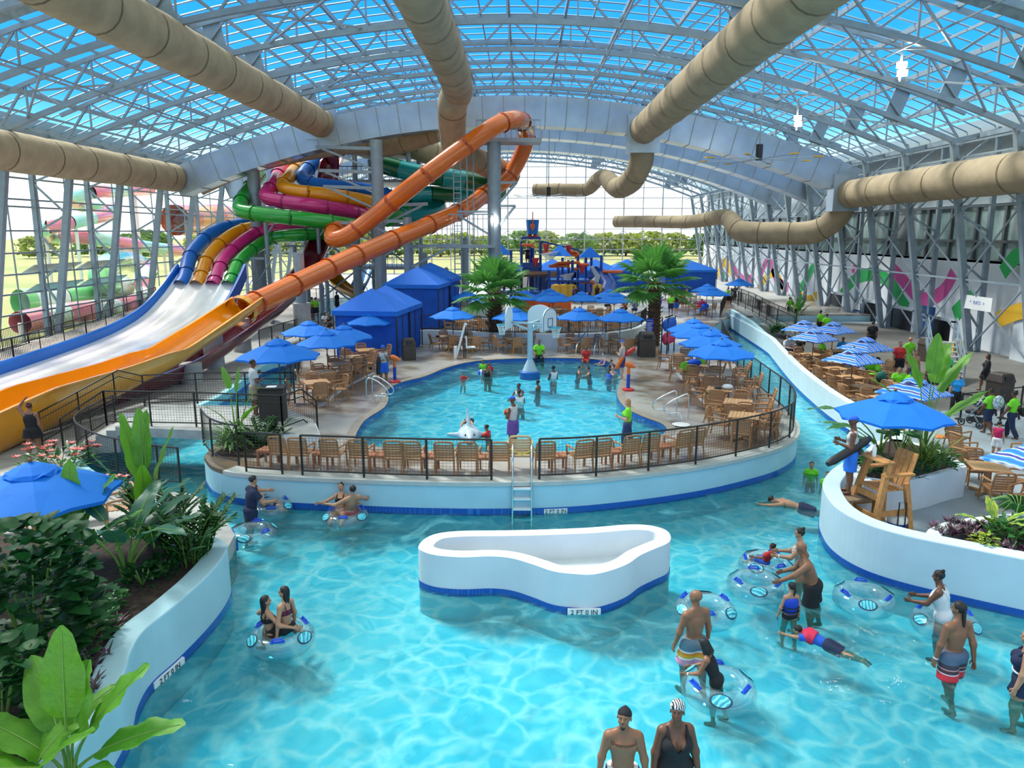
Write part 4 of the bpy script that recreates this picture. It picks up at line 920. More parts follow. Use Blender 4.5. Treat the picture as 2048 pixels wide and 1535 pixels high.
for cn, (m, k, low, up, midp) in lane_paths.items():
    x = -21.0 + (k - 1.5) * 1.06; end = [Vector((x, 51.2, 5.1)), Vector((x, 49.6, 3.95)), Vector((x, 48.9, 3.55))]
    lowp = [PY(a, b_, c) for a, b_, c in midp] + [PY(low[0][0], low[0][1], 56), PY(low[1][0], low[1][1], 52.8)] + end[1:]
    fm = mat(cn + '_flange', tuple(c * .55 for c in m.node_tree.nodes['Principled BSDF'].inputs['Base Color'].default_value[:3]), .35)
    tube_part(rc, lowp, .47, m, fm, 2.6, name=cn + '_tube'); tube_part(rc, [PY(*q) for q in up], .52, m, fm, 2.8, name=cn + '_tube')
    b = MB(); q = Vector((x, 48.5, 3.3)) - L; b.tube([q + Vector((0, .5, .12)), q + Vector((0, -.3, -.35)), q + Vector((0, -1.0, -.62))], .48, 10, arc=(PI, 2 * PI)); b.build(cn + '_chute', m, rc, smooth=60)
for i, (x, y, zt9) in enumerate([(-22.6, 53, 5.4), (-19.2, 53.2, 5.2), (-20.5, 57, 6.2), (-17.5, 57.5, 6.0), (-15.2, 56, 8.6), (-12.8, 57, 8.4), (-18.6, 54.6, 8.8)]):
    b = MB(); b.cyl(Vector((x, y, ZW)) - L, Vector((x, y, zt9)) - L, .16, 10); b.bar(Vector((x - .8, y, zt9)) - L, Vector((x + .8, y, zt9)) - L, .16); b.bar(Vector((x, y, zt9 - 2)) - L, Vector((x + 1.4, y, zt9)) - L, .1); b.build('support_post', M_STEEL, rc)
sb = mat('slide_saddle_steel', (.45, .50, .55), .4, .4)
# green and teal tubes with the bowl on the far side of the tower
gt = flumes('body_slide', 'dark green and teal banded tube slide looping behind the orange slide', PY(880, 360, 60))
for pts, r in (([(770, 330, 60), (830, 346, 59.5), (900, 356, 59.5), (965, 368, 60.5), (1000, 380, 62)], .72), ([(985, 388, 63), (920, 390, 61), (850, 388, 60), (800, 398, 60.5)], .62)):
    pp = cat_rom([PY(*q) for q in pts], 5)
    for i in range(0, len(pp) - 1, 3):
        b = MB(); b.tube([p - gt.location for p in pp[i:i + 4]], r, 14, caps=False); b.build('tube_section', G_DG if (i // 3) % 2 == 0 else G_TE, gt, smooth=60)
bo = flumes('bowl_slide', 'round teal slide bowl tilted behind the orange tube, green tube feeding it', PY(845, 420, 61)); q = PY(845, 420, 61)
b = MB(); b.lathe((0, 0, 0), [(.2, -1.15), (1.0, -1.0), (1.7, -.5), (2.0, .1), (1.95, .75), (1.8, .75), (1.85, .1), (1.5, -.45)], 20); bw = b.build('bowl', G_TE, bo, smooth=50); bw.rotation_euler = (R(25), 0, 0)
b = MB(); b.tube([PY(*p) - q for p in ((770, 440, 60), (800, 430, 60), (822, 424, 60.2))], .6, 14, caps=False); b.build('feed_tube', G_GR, bo, smooth=60)
# far open slide ends behind the tower
fs_ = flumes('open_slide', 'yellow open slide curving down to the side pool behind the fence', P(690, 600, ZD)); trough(fs_, [PY(652, 520, 66), PY(662, 555, 65), PY(685, 582, 63), PY(720, 600, 61)], .6, .6, G_YE, 'trough')
fs2 = flumes('open_slide', 'light blue open slide beside the tower stairs', P(730, 590, ZD)); trough(fs2, [PY(735, 530, 68), PY(725, 565, 66), PY(712, 592, 64)], .6, .5, gloss('light_blue_fibreglass', (.02, .28, .70)), 'trough')
# ------------------------------------------------------------------ slide tower and support columns
tw = thing('slide_tower', 'grey steel stair tower carrying the coloured slide starts', 'tower', PY(700, 570, 62).xy.to_3d() + Vector((0, 0, ZD))); L = tw.location
tx0, tx1, ty0, ty1 = -17.5, -9.0, 60.5, 66.5
for x in (tx0, (tx0 + tx1) / 2, tx1):
    for y in (ty0, ty1): b = MB(); b.cyl(Vector((x, y, ZD)) - L, Vector((x, y, 13.2)) - L, .2, 10); b.build('post', M_STEEL, tw, smooth=50)
for z in (4.2, 7.6, 11.0):
    b = MB(); b.box(Vector(((tx0 + tx1) / 2, 63.5, z)) - L, (9.2, 6.6, .22)); b.build('platform', M_STEELD, tw)
    b = MB()
    for i in range(24): b.bar(Vector((tx0 + i * (tx1 - tx0) / 23, ty0 - .3, z)) - L, Vector((tx0 + i * (tx1 - tx0) / 23, ty0 - .3, z + 1.1)) - L, .03)
    b.bar(Vector((tx0, ty0 - .3, z + 1.1)) - L, Vector((tx1, ty0 - .3, z + 1.1)) - L, .06); b.build('railing', M_DARK, tw)
b = MB(); b.box(Vector((-11, 63.5, 13.4)) - L, (5.5, 7, .2)); b.build('canopy_roof', mat('dark_roof_deck', (.05, .055, .06), .7), tw)
b = MB()
for z0, z1 in ((.9, 4.2), (4.2, 7.6), (7.6, 11)):
    for x0, x1 in ((tx0, -13.2), (-13.2, tx1)): b.bar(Vector((x0, ty0, z0)) - L, Vector((x1, ty0, z1)) - L, .12); b.bar(Vector((x1, ty0, z0)) - L, Vector((x0, ty0, z1)) - L, .12)
b.build('bracing', M_STEEL, tw)
b = MB()
for i in range(12): b.box(Vector((-9.8 + i * .32, 59.6, 1.0 + i * .27)) - L, (.34, 1.2, .06))
b.bar(Vector((-9.9, 59.0, .9)) - L, Vector((-6.0, 59.0, 4.2)) - L, .08, .3); b.bar(Vector((-9.9, 60.2, .9)) - L, Vector((-6.0, 60.2, 4.2)) - L, .08, .3); b.build('stairs', M_STEELD, tw)
tb = []
for nm, px, pt, pb_, Y, r, lab in [('a', 505, 322, 0, 56.6, .46, 'tallest grey round steel column propping the silver duct left of the slides'), ('b', 752, 280, 0, 54.6, .44, 'grey round steel column with lattice arms in the middle of the slide tower'),
    ('d', 597, 505, 0, 44.5, .30, 'short grey round steel post carrying the lower orange slide'), ('e', 814, 434, 0, 52.5, .30, 'slim grey post under the orange slides with outrigger arms'), ('f', 846, 505, 0, 60, .36, 'grey post behind the cabanas with a round foot'), ('g', 929, 475, 0, 63, .34, 'short grey post under the railed steel landing')]:
    a = PY(px, pt, Y); o = thing('support_column', lab, 'column', (a.x, Y, ZD)); b = MB(); b.cyl((0, 0, 0), (0, 0, a.z - ZD), r, 18); b.build('shaft', M_STEEL, o, smooth=50)
    b = MB(); b.cyl((0, 0, 0), (0, 0, 2.0 if nm in 'df' else .5), r * 1.7, 18); b.build('concrete_footing', M_CONC, o, smooth=50); tb.append(o)
    if nm in 'be':
        for i, (dz, dx) in enumerate(((-.6, -4.2), (-2.2, -4.0), (-3.3, -3.8), (-4.5, 3.6), (-5.8, -3.2), (-6.8, 2.6), (-7.4, -2.6)) if nm == 'b' else ((-.3, -3.2), (-2.0, 3.4))):
            z = a.z - ZD + dz; b = MB(); b.bar((0, -.1, z), (dx, -.4, z + .1), .22); b.bar((0, -.1, z - 1.5), (dx * .9, -.4, z), .14); b.build('bracket_arm', M_STEEL, o)
# column at the orange bend with its platform, ladder and flood light
a = PY(988, 284, 54); o = thing('support_column', 'grey round column with railed platform under the high orange bend', 'column', (a.x, 54, ZD)); zt_ = a.z - ZD
b = MB(); b.cyl((0, 0, 0), (0, 0, zt_), .48, 18); b.build('shaft', M_STEEL, o, smooth=50)
b = MB(); b.box((1.0, .6, zt_ + .1), (4.6, 2.2, .25)); b.build('platform', M_STEELD, o)
b = MB()
for i in range(12): b.bar((-1.2 + i * .40, -.45, zt_ + .2), (-1.2 + i * .40, -.45, zt_ + 1.4), .045)
b.bar((-1.2, -.45, zt_ + 1.4), (3.2, -.45, zt_ + 1.4), .08); b.bar((-1.2, -.45, zt_ + .8), (3.2, -.45, zt_ + .8), .06); b.build('railing', M_STEEL, o)
b = MB()
for s in (-1, 1): b.bar((-2.6 + s * .25, -.2, 3), (-2.6 + s * .25, -.2, zt_ + .8), .07)
for i in range(24): b.bar((-2.85, -.2, 3.2 + i * .38), (-2.35, -.2, 3.2 + i * .38), .05)
b.build('ladder', M_STEEL, o)
b = MB()
for s in ((-1.9, -.2), (-1.5, .6)): b.bar((s[0], s[1], 2.5), (s[0], s[1], zt_), .08)
b.build('ladder_cage', M_STEEL, o)
for zz, dx in ((7.6, -3.0), (9.6, 1.6), (8.0, 1.5)): b = MB(); b.bar((0, -.1, zz - 1.8), (dx, -.3, zz), .16); b.bar((0, -.1, zz), (dx, -.3, zz), .16); b.build('bracket_arm', M_STEEL, o)
b = MB(); b.box((-2.0, -.3, 5.2), (4.2, 1.6, .2)); b.build('landing', M_STEELD, o)
b = MB()
for i in range(12): b.bar((-4.0 + i * .36, -1.05, 5.3), (-4.0 + i * .36, -1.05, 7.4), .05)
b.bar((-4, -1.05, 7.4), (0, -1.05, 7.4), .08); b.build('landing_railing', M_STEEL, o)
b = MB(); b.box((.05, -.58, 7.0), (.34, .2, .34)); b.build('flood_lamp', mat('lamp_glow', (1, .93, .8), emit=40), o)
# loose piers beside the yellow trough
for px, py, lab in ((430, 735, 'short round concrete pier nearest the bridge under the yellow trough'), (486, 702, 'round concrete pier under the yellow hoop'), (384, 765, 'stubby concrete pier in the shade under the yellow trough')):
    q = P(px, py, ZW); b = MB(); b.cyl((0, 0, 0), (0, 0, 1.9 if py < 740 else .9), .48, 18); o = tag(b.build('concrete_pier', M_CONC, smooth=50, loc=q), lab, 'pier')
# ------------------------------------------------------------------ cabanas
def cabana(c, rz, w, d, h, label, group='blue cabanas', peak=1.05):
    o = thing('cabana', label, 'cabana', c, rz, group); b = MB()
    N = 14
    for (x0, y0, x1, y1) in ((-w / 2, -d / 2, w / 2, -d / 2), (w / 2, -d / 2, w / 2, d / 2), (w / 2, d / 2, -w / 2, d / 2), (-w / 2, d / 2, -w / 2, -d / 2)):
        vs = []; nx, ny = (y1 - y0), -(x1 - x0); l = math.hypot(nx, ny); nx /= l; ny /= l
        for i in range(N + 1):
            t = i / N; a = .035 * math.sin(i * 2.3) if 0 < i < N else 0; vs += [(x0 + (x1 - x0) * t + nx * a, y0 + (y1 - y0) * t + ny * a, .02), (x0 + (x1 - x0) * t, y0 + (y1 - y0) * t, h)]
        b.add(vs, [(2 * i, 2 * i + 2, 2 * i + 3, 2 * i + 1) for i in range(N)])
    b.build('curtain_walls', M_CABANA, o)
    b = MB(); e = .12; r = [(-w / 2 - e, -d / 2 - e), (w / 2 + e, -d / 2 - e), (w / 2 + e, d / 2 + e), (-w / 2 - e, d / 2 + e)]
    vs = [(x, y, h - .22) for x, y in r] + [(x, y, h + .02) for x, y in r] + [(x * .45, y * .45, h + peak * .58) for x, y in r] + [(0, 0, h + peak)]
    b.add(vs, [(0, 1, 5, 4), (1, 2, 6, 5), (2, 3, 7, 6), (3, 0, 4, 7), (4, 5, 9, 8), (5, 6, 10, 9), (6, 7, 11, 10), (7, 4, 8, 11), (8, 9, 12), (9, 10, 12), (10, 11, 12), (11, 8, 12)]); b.build('roof_canopy', mat('cabana_roof_blue', (.003, .145, .66), .75, var=.08, scale=2), o)
    for x, y in r: b = MB(); b.bar((x * .97, y * .97, 0), (x * .97, y * .97, h - .1), .05); b.build('frame_post', M_DARK, o)
    b = MB(); b.box((w / 2 + .03, 0, h * .5), (.02, .03, h * .9)); b.build('door_seam', M_DARK, o)
    return o
A0 = P(690, 712, ZD); A1 = P(793, 718, ZD); A2 = P(842, 690, ZD); rz = math.atan2((A2 - A1).y, (A2 - A1).x) - PI / 2; ex = Vector((math.cos(rz), math.sin(rz), 0)); ey = Vector((-ex.y, ex.x, 0)); dd = (A2 - A1).length / 2; ww = 3.1
cabana(A1 - ex * ww / 2 + ey * dd * .5, rz, ww, dd - .1, 2.35, 'blue fabric cabana nearest the camera, behind the left deck umbrellas')
cabana(A1 - ex * ww / 2 + ey * dd * 1.5, rz, ww, dd - .1, 2.35, 'blue fabric cabana directly behind the nearest one')
B1 = P(878, 658, ZD + .2); B2 = P(912, 630, ZD + .2)
cabana(B1 - ex * 1.75 + ey * 1.6, rz, 3.4, 3.1, 2.75, 'blue cabana behind the low terrace wall, third from the camera'); cabana(B1 - ex * 1.75 + ey * 5.0, rz, 3.4, 3.1, 2.9, 'blue cabana furthest back, with the taller roof')
for px, py, lab, w in ((1253, 562, 'distant blue cabana beside the splash play tubes', 4.2), (1372, 556, 'distant blue cabana behind the tall palm crown', 5.4), (1190, 566, 'distant blue tent roof behind the right splash posts', 4.4), (1105, 560, 'distant blue tent roof behind the middle of the splash structure', 4.0)):
    q = P(px, 590, ZD); q = PY(px, py, 80); cabana((q.x, 80, ZD), .1, w, 3.2, 2.3, lab, 'distant blue cabanas', 1.1)
# ------------------------------------------------------------------ splash play structure
ps = thing('splash_play_structure', 'blue and orange multi-level splash play structure with a tipping bucket', 'play structure', (2.5, 70, ZU)); L = ps.location
PB = mat('play_blue_paint', (.008, .06, .32), .35); PO = mat('play_orange_pipe', (.80, .13, .02), .35)
pz = lambda px, py, Y=70: PY(px, py, Y) - L
for px, pt, Y in ((1043, 482, 70), (1081, 482, 70), (1022, 500, 69), (1008, 515, 71), (1098, 540, 68), (1116, 535, 68), (1137, 520, 70), (1145, 520, 69), (1156, 505, 70), (1172, 510, 71), (1183, 510, 72), (1203, 510, 70), (1125, 515, 71), (1061, 495, 72), (1066, 495, 72)):
    p = pz(px, pt, Y); b = MB(); b.cyl((p.x, p.y, 0), p, .13, 8); b.build('post', PB, ps, smooth=50)
b = MB(); b.tube([pz(1043, 478), pz(1046, 475), pz(1078, 475), pz(1081, 478)], .15, 8); b.bar(pz(1081, 482), pz(1158, 500, 69), .14); b.build('top_frame', PB, ps)
q = pz(1065, 468); bk = MB(); bk.lathe(q, [(.2, .0), (.5, .0), (.62, 1.3), (.58, 1.3)], 14); bu = bk.build('tipping_bucket', mat('bucket_blue', (.01, .16, .55), .4), ps, smooth=40)
b = MB(); b.bar(q + Vector((0, -.66, .3)), q + Vector((0, -.72, 2.0)), .1); b.ball(q + Vector((0, -.62, .7)), (.22, .08, .26)); b.build('bucket_emblem', PO, bu)
b = MB(); b.ball(q + Vector((-.25, 0, -.15)), .2); b.ball(q + Vector((.25, 0, -.15)), .2); b.build('bucket_pivot', M_RED, bu)
for px, py, w, Y in ((1120, 490, 2.0, 68), (1180, 494, 2.0, 71), (1002, 488, 1.8, 70)):
    q = pz(px, py, Y); b = MB(); b.lathe(q, [(w * .75, -.95), (.02, .05)], 4, PI / 4); b.build('pyramid_roof', M_BLUECAN, ps)
for L_ in ([(1043, 490), (1066, 490), (1067, 496)], [(1100, 533), (1118, 526), (1140, 525), (1158, 525), (1160, 530)], [(1098, 532), (1120, 532), (1137, 531), (1138, 537)], [(1127, 504), (1152, 504), (1158, 510)], [(1130, 510), (1156, 510)], [(1143, 538), (1156, 538)], [(1160, 529), (1178, 529)], [(1160, 564), (1186, 564), (1188, 575)], [(1020, 531), (1038, 531)], [(1206, 543), (1245, 543)], [(1006, 507), (1020, 507)], [(1085, 505), (1118, 506)], [(970, 518), (985, 517), (993, 519)]):
    b = MB(); b.tube([pz(x, y, 69.4) for x, y in L_], .14, 8); b.build('spray_pipe', PO, ps, smooth=50)
for px, py in ((1092, 494), (1071, 522), (1164, 536), (1137, 497)): b = MB(); b.lathe(pz(px, py, 69), [(.1, -.5), (.34, .3), (.3, .3)], 10); b.build('red_bucket', M_RED, ps)
M_NET = glassmat('dark_climbing_net', (.30, .27, .25), .02, .5)
b = MB(); b.add([pz(1000, 552, 68), pz(1095, 548, 68), pz(1095, 578, 68), pz(1000, 578, 68)], [(0, 1, 2, 3)]); b.build('net_wall', M_NET, ps)
b = MB(); b.box(pz(1050, 585, 69), (5.4, 2.4, .3)); b.box(pz(1135, 560, 69.5), (4.0, 3, .2)); b.box(pz(1060, 532, 70), (2.2, 2, .2)); b.build('decks', PB, ps)
for px in (1040, 1057, 1078): b = MB(); b.bar(pz(px, 547, 67.9), pz(px - 3, 582, 67.9), .12); b.build('net_post', PB, ps)
for px, py in ((1112, 575), (1128, 580), (1142, 582), (1195, 575)): p = pz(px, py, 67.5); b = MB(); b.lathe((p.x, p.y, 0), [(.42, 0), (.5, .7), (.42, 1.5), (.1, 1.6)], 14); b.build('yellow_barrel', mat('barrel_yellow', (.75, .42, .05), .5), ps, smooth=50)
b = MB(); b.tube([pz(1190, 548, 71), pz(1206, 556, 70), pz(1218, 575, 69), pz(1210, 600, 67)], .8, 14); b.build('tube_chute', PB, ps, smooth=60)
b = MB(); b.tube([pz(1010, 540, 69), pz(1030, 538, 69), pz(1040, 545, 69)], .6, 12); b.build('tube_chute', mat('play_mid_blue', (.01, .2, .7), .35), ps, smooth=60)
b = MB(); b.box(pz(1060, 538, 69.3), (1.7, .3, 1.2)); b.build('front_panel', PB, ps); b = MB(); b.box(pz(1060, 548, 69), (5.0, .2, .5)); b.build('tan_panel', mat('play_tan', (.5, .25, .12), .6), ps)
b = MB(); b.ribbon([(p.x, p.y) for p in cat_rom([pz(1035, 617, 58), pz(1085, 614, 57), pz(1140, 618, 58)], 5)], 0, 1.05, -.15, .15); b.build('splash_wall', PO, ps)
# falling water from the spouts
M_SPRAY = glassmat('white_spray', (.75, .80, .83), .0, .5); n_ = M_SPRAY.node_tree; dfs = n_.nodes.new('ShaderNodeBsdfDiffuse'); dfs.inputs[0].default_value = (.9, .94, .97, 1)
mxs = [x for x in n_.nodes if x.type == 'MIX_SHADER'][0]; mxs.inputs[0].default_value = .35; n_.links.new(dfs.outputs[0], mxs.inputs[2])
for L_, r0, r1 in (([(1100, 505), (1102, 520)], .9, .15), ([(1183, 532), (1195, 552), (1190, 562)], .15, .35), ([(1134, 548), (1136, 560)], .7, .1), ([(1040, 533), (1046, 552)], .06, .1), ([(1187, 576), (1188, 590)], .1, .3)):
    b = MB(); b.tube([pz(x, y, 67.4) for x, y in L_], [r0, r1] if len(L_) == 2 else [r0, (r0 + r1) / 2, r1], 10); tag(b.build('water_spray', M_SPRAY, ps, smooth=60), kind='stuff')
# ------------------------------------------------------------------ trees and outdoor slides beyond the glass
def tree_proto(name, col, seed, wide=1.0):
    t = thing(name, 'x', 'tree'); rn = random.Random(seed); b = MB(); b.cyl((0, 0, 0), (0, 0, .55), .035, 6, .02); b.build('trunk', mat('bark_brown', (.12, .08, .05), .9), t)
    b = MB(); verts = []
    for i in range(420):
        a = rn.uniform(0, 2 * PI); rr = rn.uniform(0, 1) ** .5; hh = rn.uniform(.12, 1); k = math.sqrt(max(0.05, 1 - ((hh - .5) / .55) ** 2)) * .46 * wide; c = Vector((rr * k * math.cos(a), rr * k * math.sin(a), hh)); s = rn.uniform(.03, .075)
        d = Vector((rn.uniform(-1, 1), rn.uniform(-1, 1), rn.uniform(-.3, 1))).normalized(); u = d.orthogonal().normalized() * s; v = d.cross(u).normalized() * s; b.add([c - u - v, c + u - v * .6, c + u * .7 + v, c - u * .8 + v], [(0, 1, 2, 3)])
    b.build('crown', mat(name + '_leaf', col, .8, var=.45, scale=9, trans=.3), t); return remember(t)
TP = [tree_proto('olive_tree', (.24, .32, .07), 1, 1.3), tree_proto('green_tree', (.12, .25, .06), 2, 1.1), tree_proto('yellow_green_tree', (.42, .40, .07), 3, 1.2)]
TL = ['olive bushy tree', 'mid green bushy tree', 'yellow-green bushy tree']
rt = random.Random(8); ti = 0
for i in range(58):
    x = -150 + i * 7.2 + rt.uniform(-2, 2); k = rt.choice((0, 1, 1, 0)); y = rt.uniform(225, 285); place(TP[k], (x, y, -.9), rt.uniform(0, 6), TL[k] + ' in the tree line behind the end wall', 'trees behind the end wall', (lambda s: (s * 1.7, s * 1.4, s))(rt.uniform(6.5, 8.8)))
for i in range(26):
    y = 48 + i * 5.2 + rt.uniform(-2, 2); k = rt.choice((0, 2, 2, 1)); x = -100 - y * .35 + rt.uniform(-10, 12); place(TP[k], (x, y, -.9), rt.uniform(0, 6), TL[k] + ' in the field beyond the glass side wall', 'trees beyond the glass side wall', (lambda s: (s * 1.5, s * 1.5, s))(rt.uniform(6.5, 9)))
OP = gloss('outdoor_pink', (.80, .25, .34)); OT = gloss('outdoor_aqua', (.36, .76, .68)); OG = gloss('outdoor_green', (.20, .66, .26)); OW = gloss('outdoor_pale_aqua', (.70, .88, .84))  # pastel tones: haze of the wall glass is mixed into these colours
def banded(label, pts, r, cols, X0, step=4):
    pp = cat_rom([PX(x, y, X0 + d) for x, y, d in pts], 6); o = thing('outdoor_tube_slide', label, 'water slide', (pp[0].x, pp[0].y, -.8)); L = o.location; c = 0
    for i in range(0, len(pp) - 1, step):
        b = MB(); b.tube([p - L for p in pp[i:i + step + 1]], r, 14, caps=False); b.build('tube_section', cols[c % len(cols)], o, smooth=60); c += 1
    for i in range(3, len(pp), 11): b = MB(); b.cyl(Vector((pp[i].x, pp[i].y, -.8)) - L, pp[i] - L, .16, 8); b.build('post', M_WHITE, o)
banded('pink and aqua outdoor tube slide winding high behind the glass wall', [(300, 378, 0), (230, 382, 0), (185, 384, 0), (150, 398, -3), (165, 412, -5), (210, 412, -2), (225, 425, 0), (200, 432, 1), (140, 444, 1), (90, 458, -1), (100, 472, -4), (150, 473, -1), (220, 482, 0), (300, 494, 0), (370, 502, 0)], .68, [OP, OT], -44)
banded('green and pale aqua outdoor tube slide low behind the glass wall', [(300, 540, -3), (255, 520, -3), (215, 530, 0), (205, 560, 2), (245, 575, 1), (200, 588, 0), (120, 597, 0), (40, 605, -1)], 1.1, [OG, OW, OG, OT], -40)
banded('pink outdoor tube slide near the ground behind the glass wall', [(300, 535, -2), (285, 555, 0), (290, 590, 1), (250, 612, 1), (180, 620, 1), (110, 630, 0), (40, 645, 0)], .85, [OP, OW], -37)
banded('orange and yellow outdoor bowl slide behind the slide tower', [(350, 440, 0), (395, 440, 0), (430, 436, 0), (470, 440, 0)], 1.6, [G_OR, G_YE], -36)
# roof fans and floodlights
for px, py, Y, lab, c1 in ((1518, 312, 38, 'large ceiling fan with yellow blade tips hanging before the silver ducts', (.85, .45, .03)), (1097, 388, 62, 'large white ceiling fan in front of the end of the flat fabric duct', (.8, .8, .8))):
    q = PY(px, py, Y); o = thing('ceiling_fan', lab, 'fan', q); b = MB(); b.cyl((0, 0, -.2), (0, 0, .55), .17, 12); b.build('motor', M_BLACK, o, smooth=50); b = MB(); b.cyl((0, 0, .5), (0, 0, zb(q.x) - q.z), .04, 6); b.build('down_rod', M_STEEL, o)
    for i in range(8):
        a = i * PI / 4 + .3; d = Vector((math.cos(a), math.sin(a), 0)); b = MB(); b.bar(d * .15 - Vector((0, 0, .15)), d * 2.7 - Vector((0, 0, .15)), .16, .03); bl = b.build('blade', M_SILVER, o); b = MB(); b.bar(d * 2.5 - Vector((0, 0, .14)), d * 2.95 - Vector((0, 0, .14)), .2, .05); b.build('blade_tip', mat('fan_tip_%d' % Y, c1, .5), bl)
for px, py, Y, lab in ((1803, 138, 34, 'bright square floodlight pair on the roof truss above the near mural columns'), (1595, 242, 44, 'small bright floodlight on the roof pipe right of the overhead duct')):
    q = PY(px, py, Y); o = thing('floodlight', lab, 'lamp', q); b = MB(); b.box((0, 0, .16), (.36, .2, .24)); b.box((0.05, 0, -.16), (.36, .2, .24)); b.build('lamp_head', MATS['lamp_glow'], o); b = MB(); b.bar((0, .1, -.5), (0, .1, 1.2), .08); b.build('bracket', M_STEEL, o)
# ------------------------------------------------------------------ plants
L_LIME = mat('bright_banana_leaf', (.14, .37, .025), .38, var=.3, scale=14, stretch=(1, 8, 1), trans=.3, bump=.25, bscale=30)
L_MID = mat('mid_green_leaf', (.05, .20, .04), .35, var=.35, scale=9, trans=.2, bump=.2)
L_DARK = mat('dark_glossy_leaf', (.018, .10, .022), .45, var=.4, scale=6, trans=.1, spec=.25)
L_BLUEG = mat('blue_green_leaf', (.03, .15, .09), .4, var=.35, scale=8, trans=.15)
L_PURP = mat('purple_leaf', (.20, .05, .13), .5, col2=(.12, .13, .09), scale=6)
L_STEM = mat('leaf_stalk_green', (.16, .30, .05), .5)
L_YEL = mat('variegated_leaf', (.50, .48, .04), .4, col2=(.08, .28, .03), scale=12)
L_PINK = mat('pink_bract', (.75, .12, .10), .5, var=.4, scale=20)
M_TRUNK = mat('palm_trunk_bark', (.16, .09, .05), .95, var=.55, scale=9, bump=1.0, bscale=14)
def leaf(b, base, d, up, ln, wd, droop=.3, fold=.18, n=8, rib=None):
    """blade that starts at base, grows along d and droops, folded along a midrib; wide blades get rippled halves"""
    d = Vector(d).normalized(); up = Vector(up); side = d.cross(up)
    side = side.normalized() if side.length > 1e-4 else Vector((1, 0, 0)); p = Vector(base); vs = []; fs = []; wide = rib is not None; mid = []
    us = (-1, -.55, 0, .55, 1) if wide else (-1, 0, 1); m = len(us); n = n * 2 if wide else n
    for i in range(n + 1):
        t = i / n; w = wd * (math.sin(PI * min(1, t * .95 + .045) ** .72) ** .62) * .5 + .002; nn = side.cross(d).normalized(); wv = .045 * wd * math.sin(i * 2.4 + ln * 9) if not wide else .010 * wd * (1 if i % 2 else -1)
        for u in us: vs.append(p + side * (u * w) + nn * (abs(u) * w * fold - (u * u * w * fold * .7 if wide else 0) + wv * abs(u) + (.05 * wd * math.sin(i * .9 + u * 2 + ln * 7) * abs(u) if wide else 0)))
        mid.append(p + nn * .004); d = (d + Vector((0, 0, -droop / n))).normalized(); p = p + d * ln / n
    for i in range(n):
        for k in range(m - 1): a = i * m + k; fs.append((a, a + 1, a + m + 1, a + m))
    b.add(vs, fs)
    if wide: rib.tube(mid[:-1], [.013 * (1 - k / len(mid)) * (ln ** .5) + .003 for k in range(len(mid) - 1)], 5)
    return p
def banana(loc, label, leaves, stem_h, ln, wd, m=L_LIME, seed=1, spread=.5, droop=.45, name='banana_plant', cat='plant', aims=None, group=None):
    rn = random.Random(seed); o = thing(name, label, cat, loc, 0, group); bs = MB(); bl = MB()
    for i in range(leaves):
        a = aims[i][0] if aims else i * 2.4 + rn.uniform(-.4, .4); h = (aims[i][1] if aims else rn.uniform(.65, 1.15)) * stem_h; s = (aims[i][2] if aims else rn.uniform(.5, 1.2)) * spread
        c = Vector((math.cos(a), math.sin(a), 0)); tip = c * s * .55 + Vector((0, 0, h)); r0 = c * .05
        pts = cat_rom([r0, r0.lerp(tip, .5) - c * s * .12, tip], 3); bs.tube(pts, [.03 - .018 * k / (len(pts) - 1) for k in range(len(pts))], 6)
        d = (pts[-1] - pts[-2]).normalized() + c * s * .5; leaf(bl, tip, d, Vector((0, 0, 1)) if d.normalized().z < .93 else -c, ln * rn.uniform(.85, 1.15), wd * rn.uniform(.85, 1.15), droop * rn.uniform(.6, 1.4), .35, 9, rib=bs)
    bs.build('stalks', L_STEM, o, smooth=50); bl.build('foliage', m, o, smooth=True); return o
def bushy(loc, label, rad, hgt, count, ln, wd, m, seed, name='shrub', up=.5, stems=True, group=None, droop=.3, flat=False):
    rn = random.Random(seed); o = thing(name, label, 'plant', loc, 0, group); b = MB(); bs = MB()
    for i in range(count):
        a = rn.uniform(0, 2 * PI); k = rn.uniform(.15, 1) ** .6; z = rn.uniform(.1, 1) * hgt; r = rad * k * math.sqrt(max(.08, 1 - (z / hgt * 1.0 - .35) ** 2 * 1.1)); c = Vector((math.cos(a) * r, math.sin(a) * r, z))
        d = Vector((math.cos(a + rn.uniform(-.8, .8)), math.sin(a + rn.uniform(-.8, .8)), up + rn.uniform(-.5, .5))); leaf(b, c, d, Vector((rn.uniform(-.3, .3), rn.uniform(-.3, .3), 1)), ln * rn.uniform(.6, 1.2), wd * rn.uniform(.7, 1.2), droop, .25, 4)
    b.build('foliage', m, o, smooth=True)
    if stems:
        for i in range(7): a = i * .9; bs.tube([(0, 0, 0), (math.cos(a) * rad * .4, math.sin(a) * rad * .4, hgt * .75)], .014, 5)
        bs.build('stems', L_STEM, o)
    return o
def rosette(loc, label, rad, hgt, count, ln, wd, m, seed, name='shrub', group=None, droop=.8):
    """many arching blades from one crown: ferns, spider plants, oyster plants"""
    rn = random.Random(seed); o = thing(name, label, 'plant', loc, 0, group); b = MB(); k = max(1, count // 26)
    for j in range(k):
        cx, cy_ = (0, 0) if k == 1 else (rn.uniform(-1, 1) * rad, rn.uniform(-1, 1) * rad)
        for i in range(26): a = rn.uniform(0, 2 * PI); leaf(b, (cx, cy_, rn.uniform(0, hgt)), (math.cos(a), math.sin(a), rn.uniform(.4, 2.2)), (0, 0, 1), ln * rn.uniform(.6, 1.2), wd, droop, .2, 5)
    b.build('foliage', m, o, smooth=True); return o
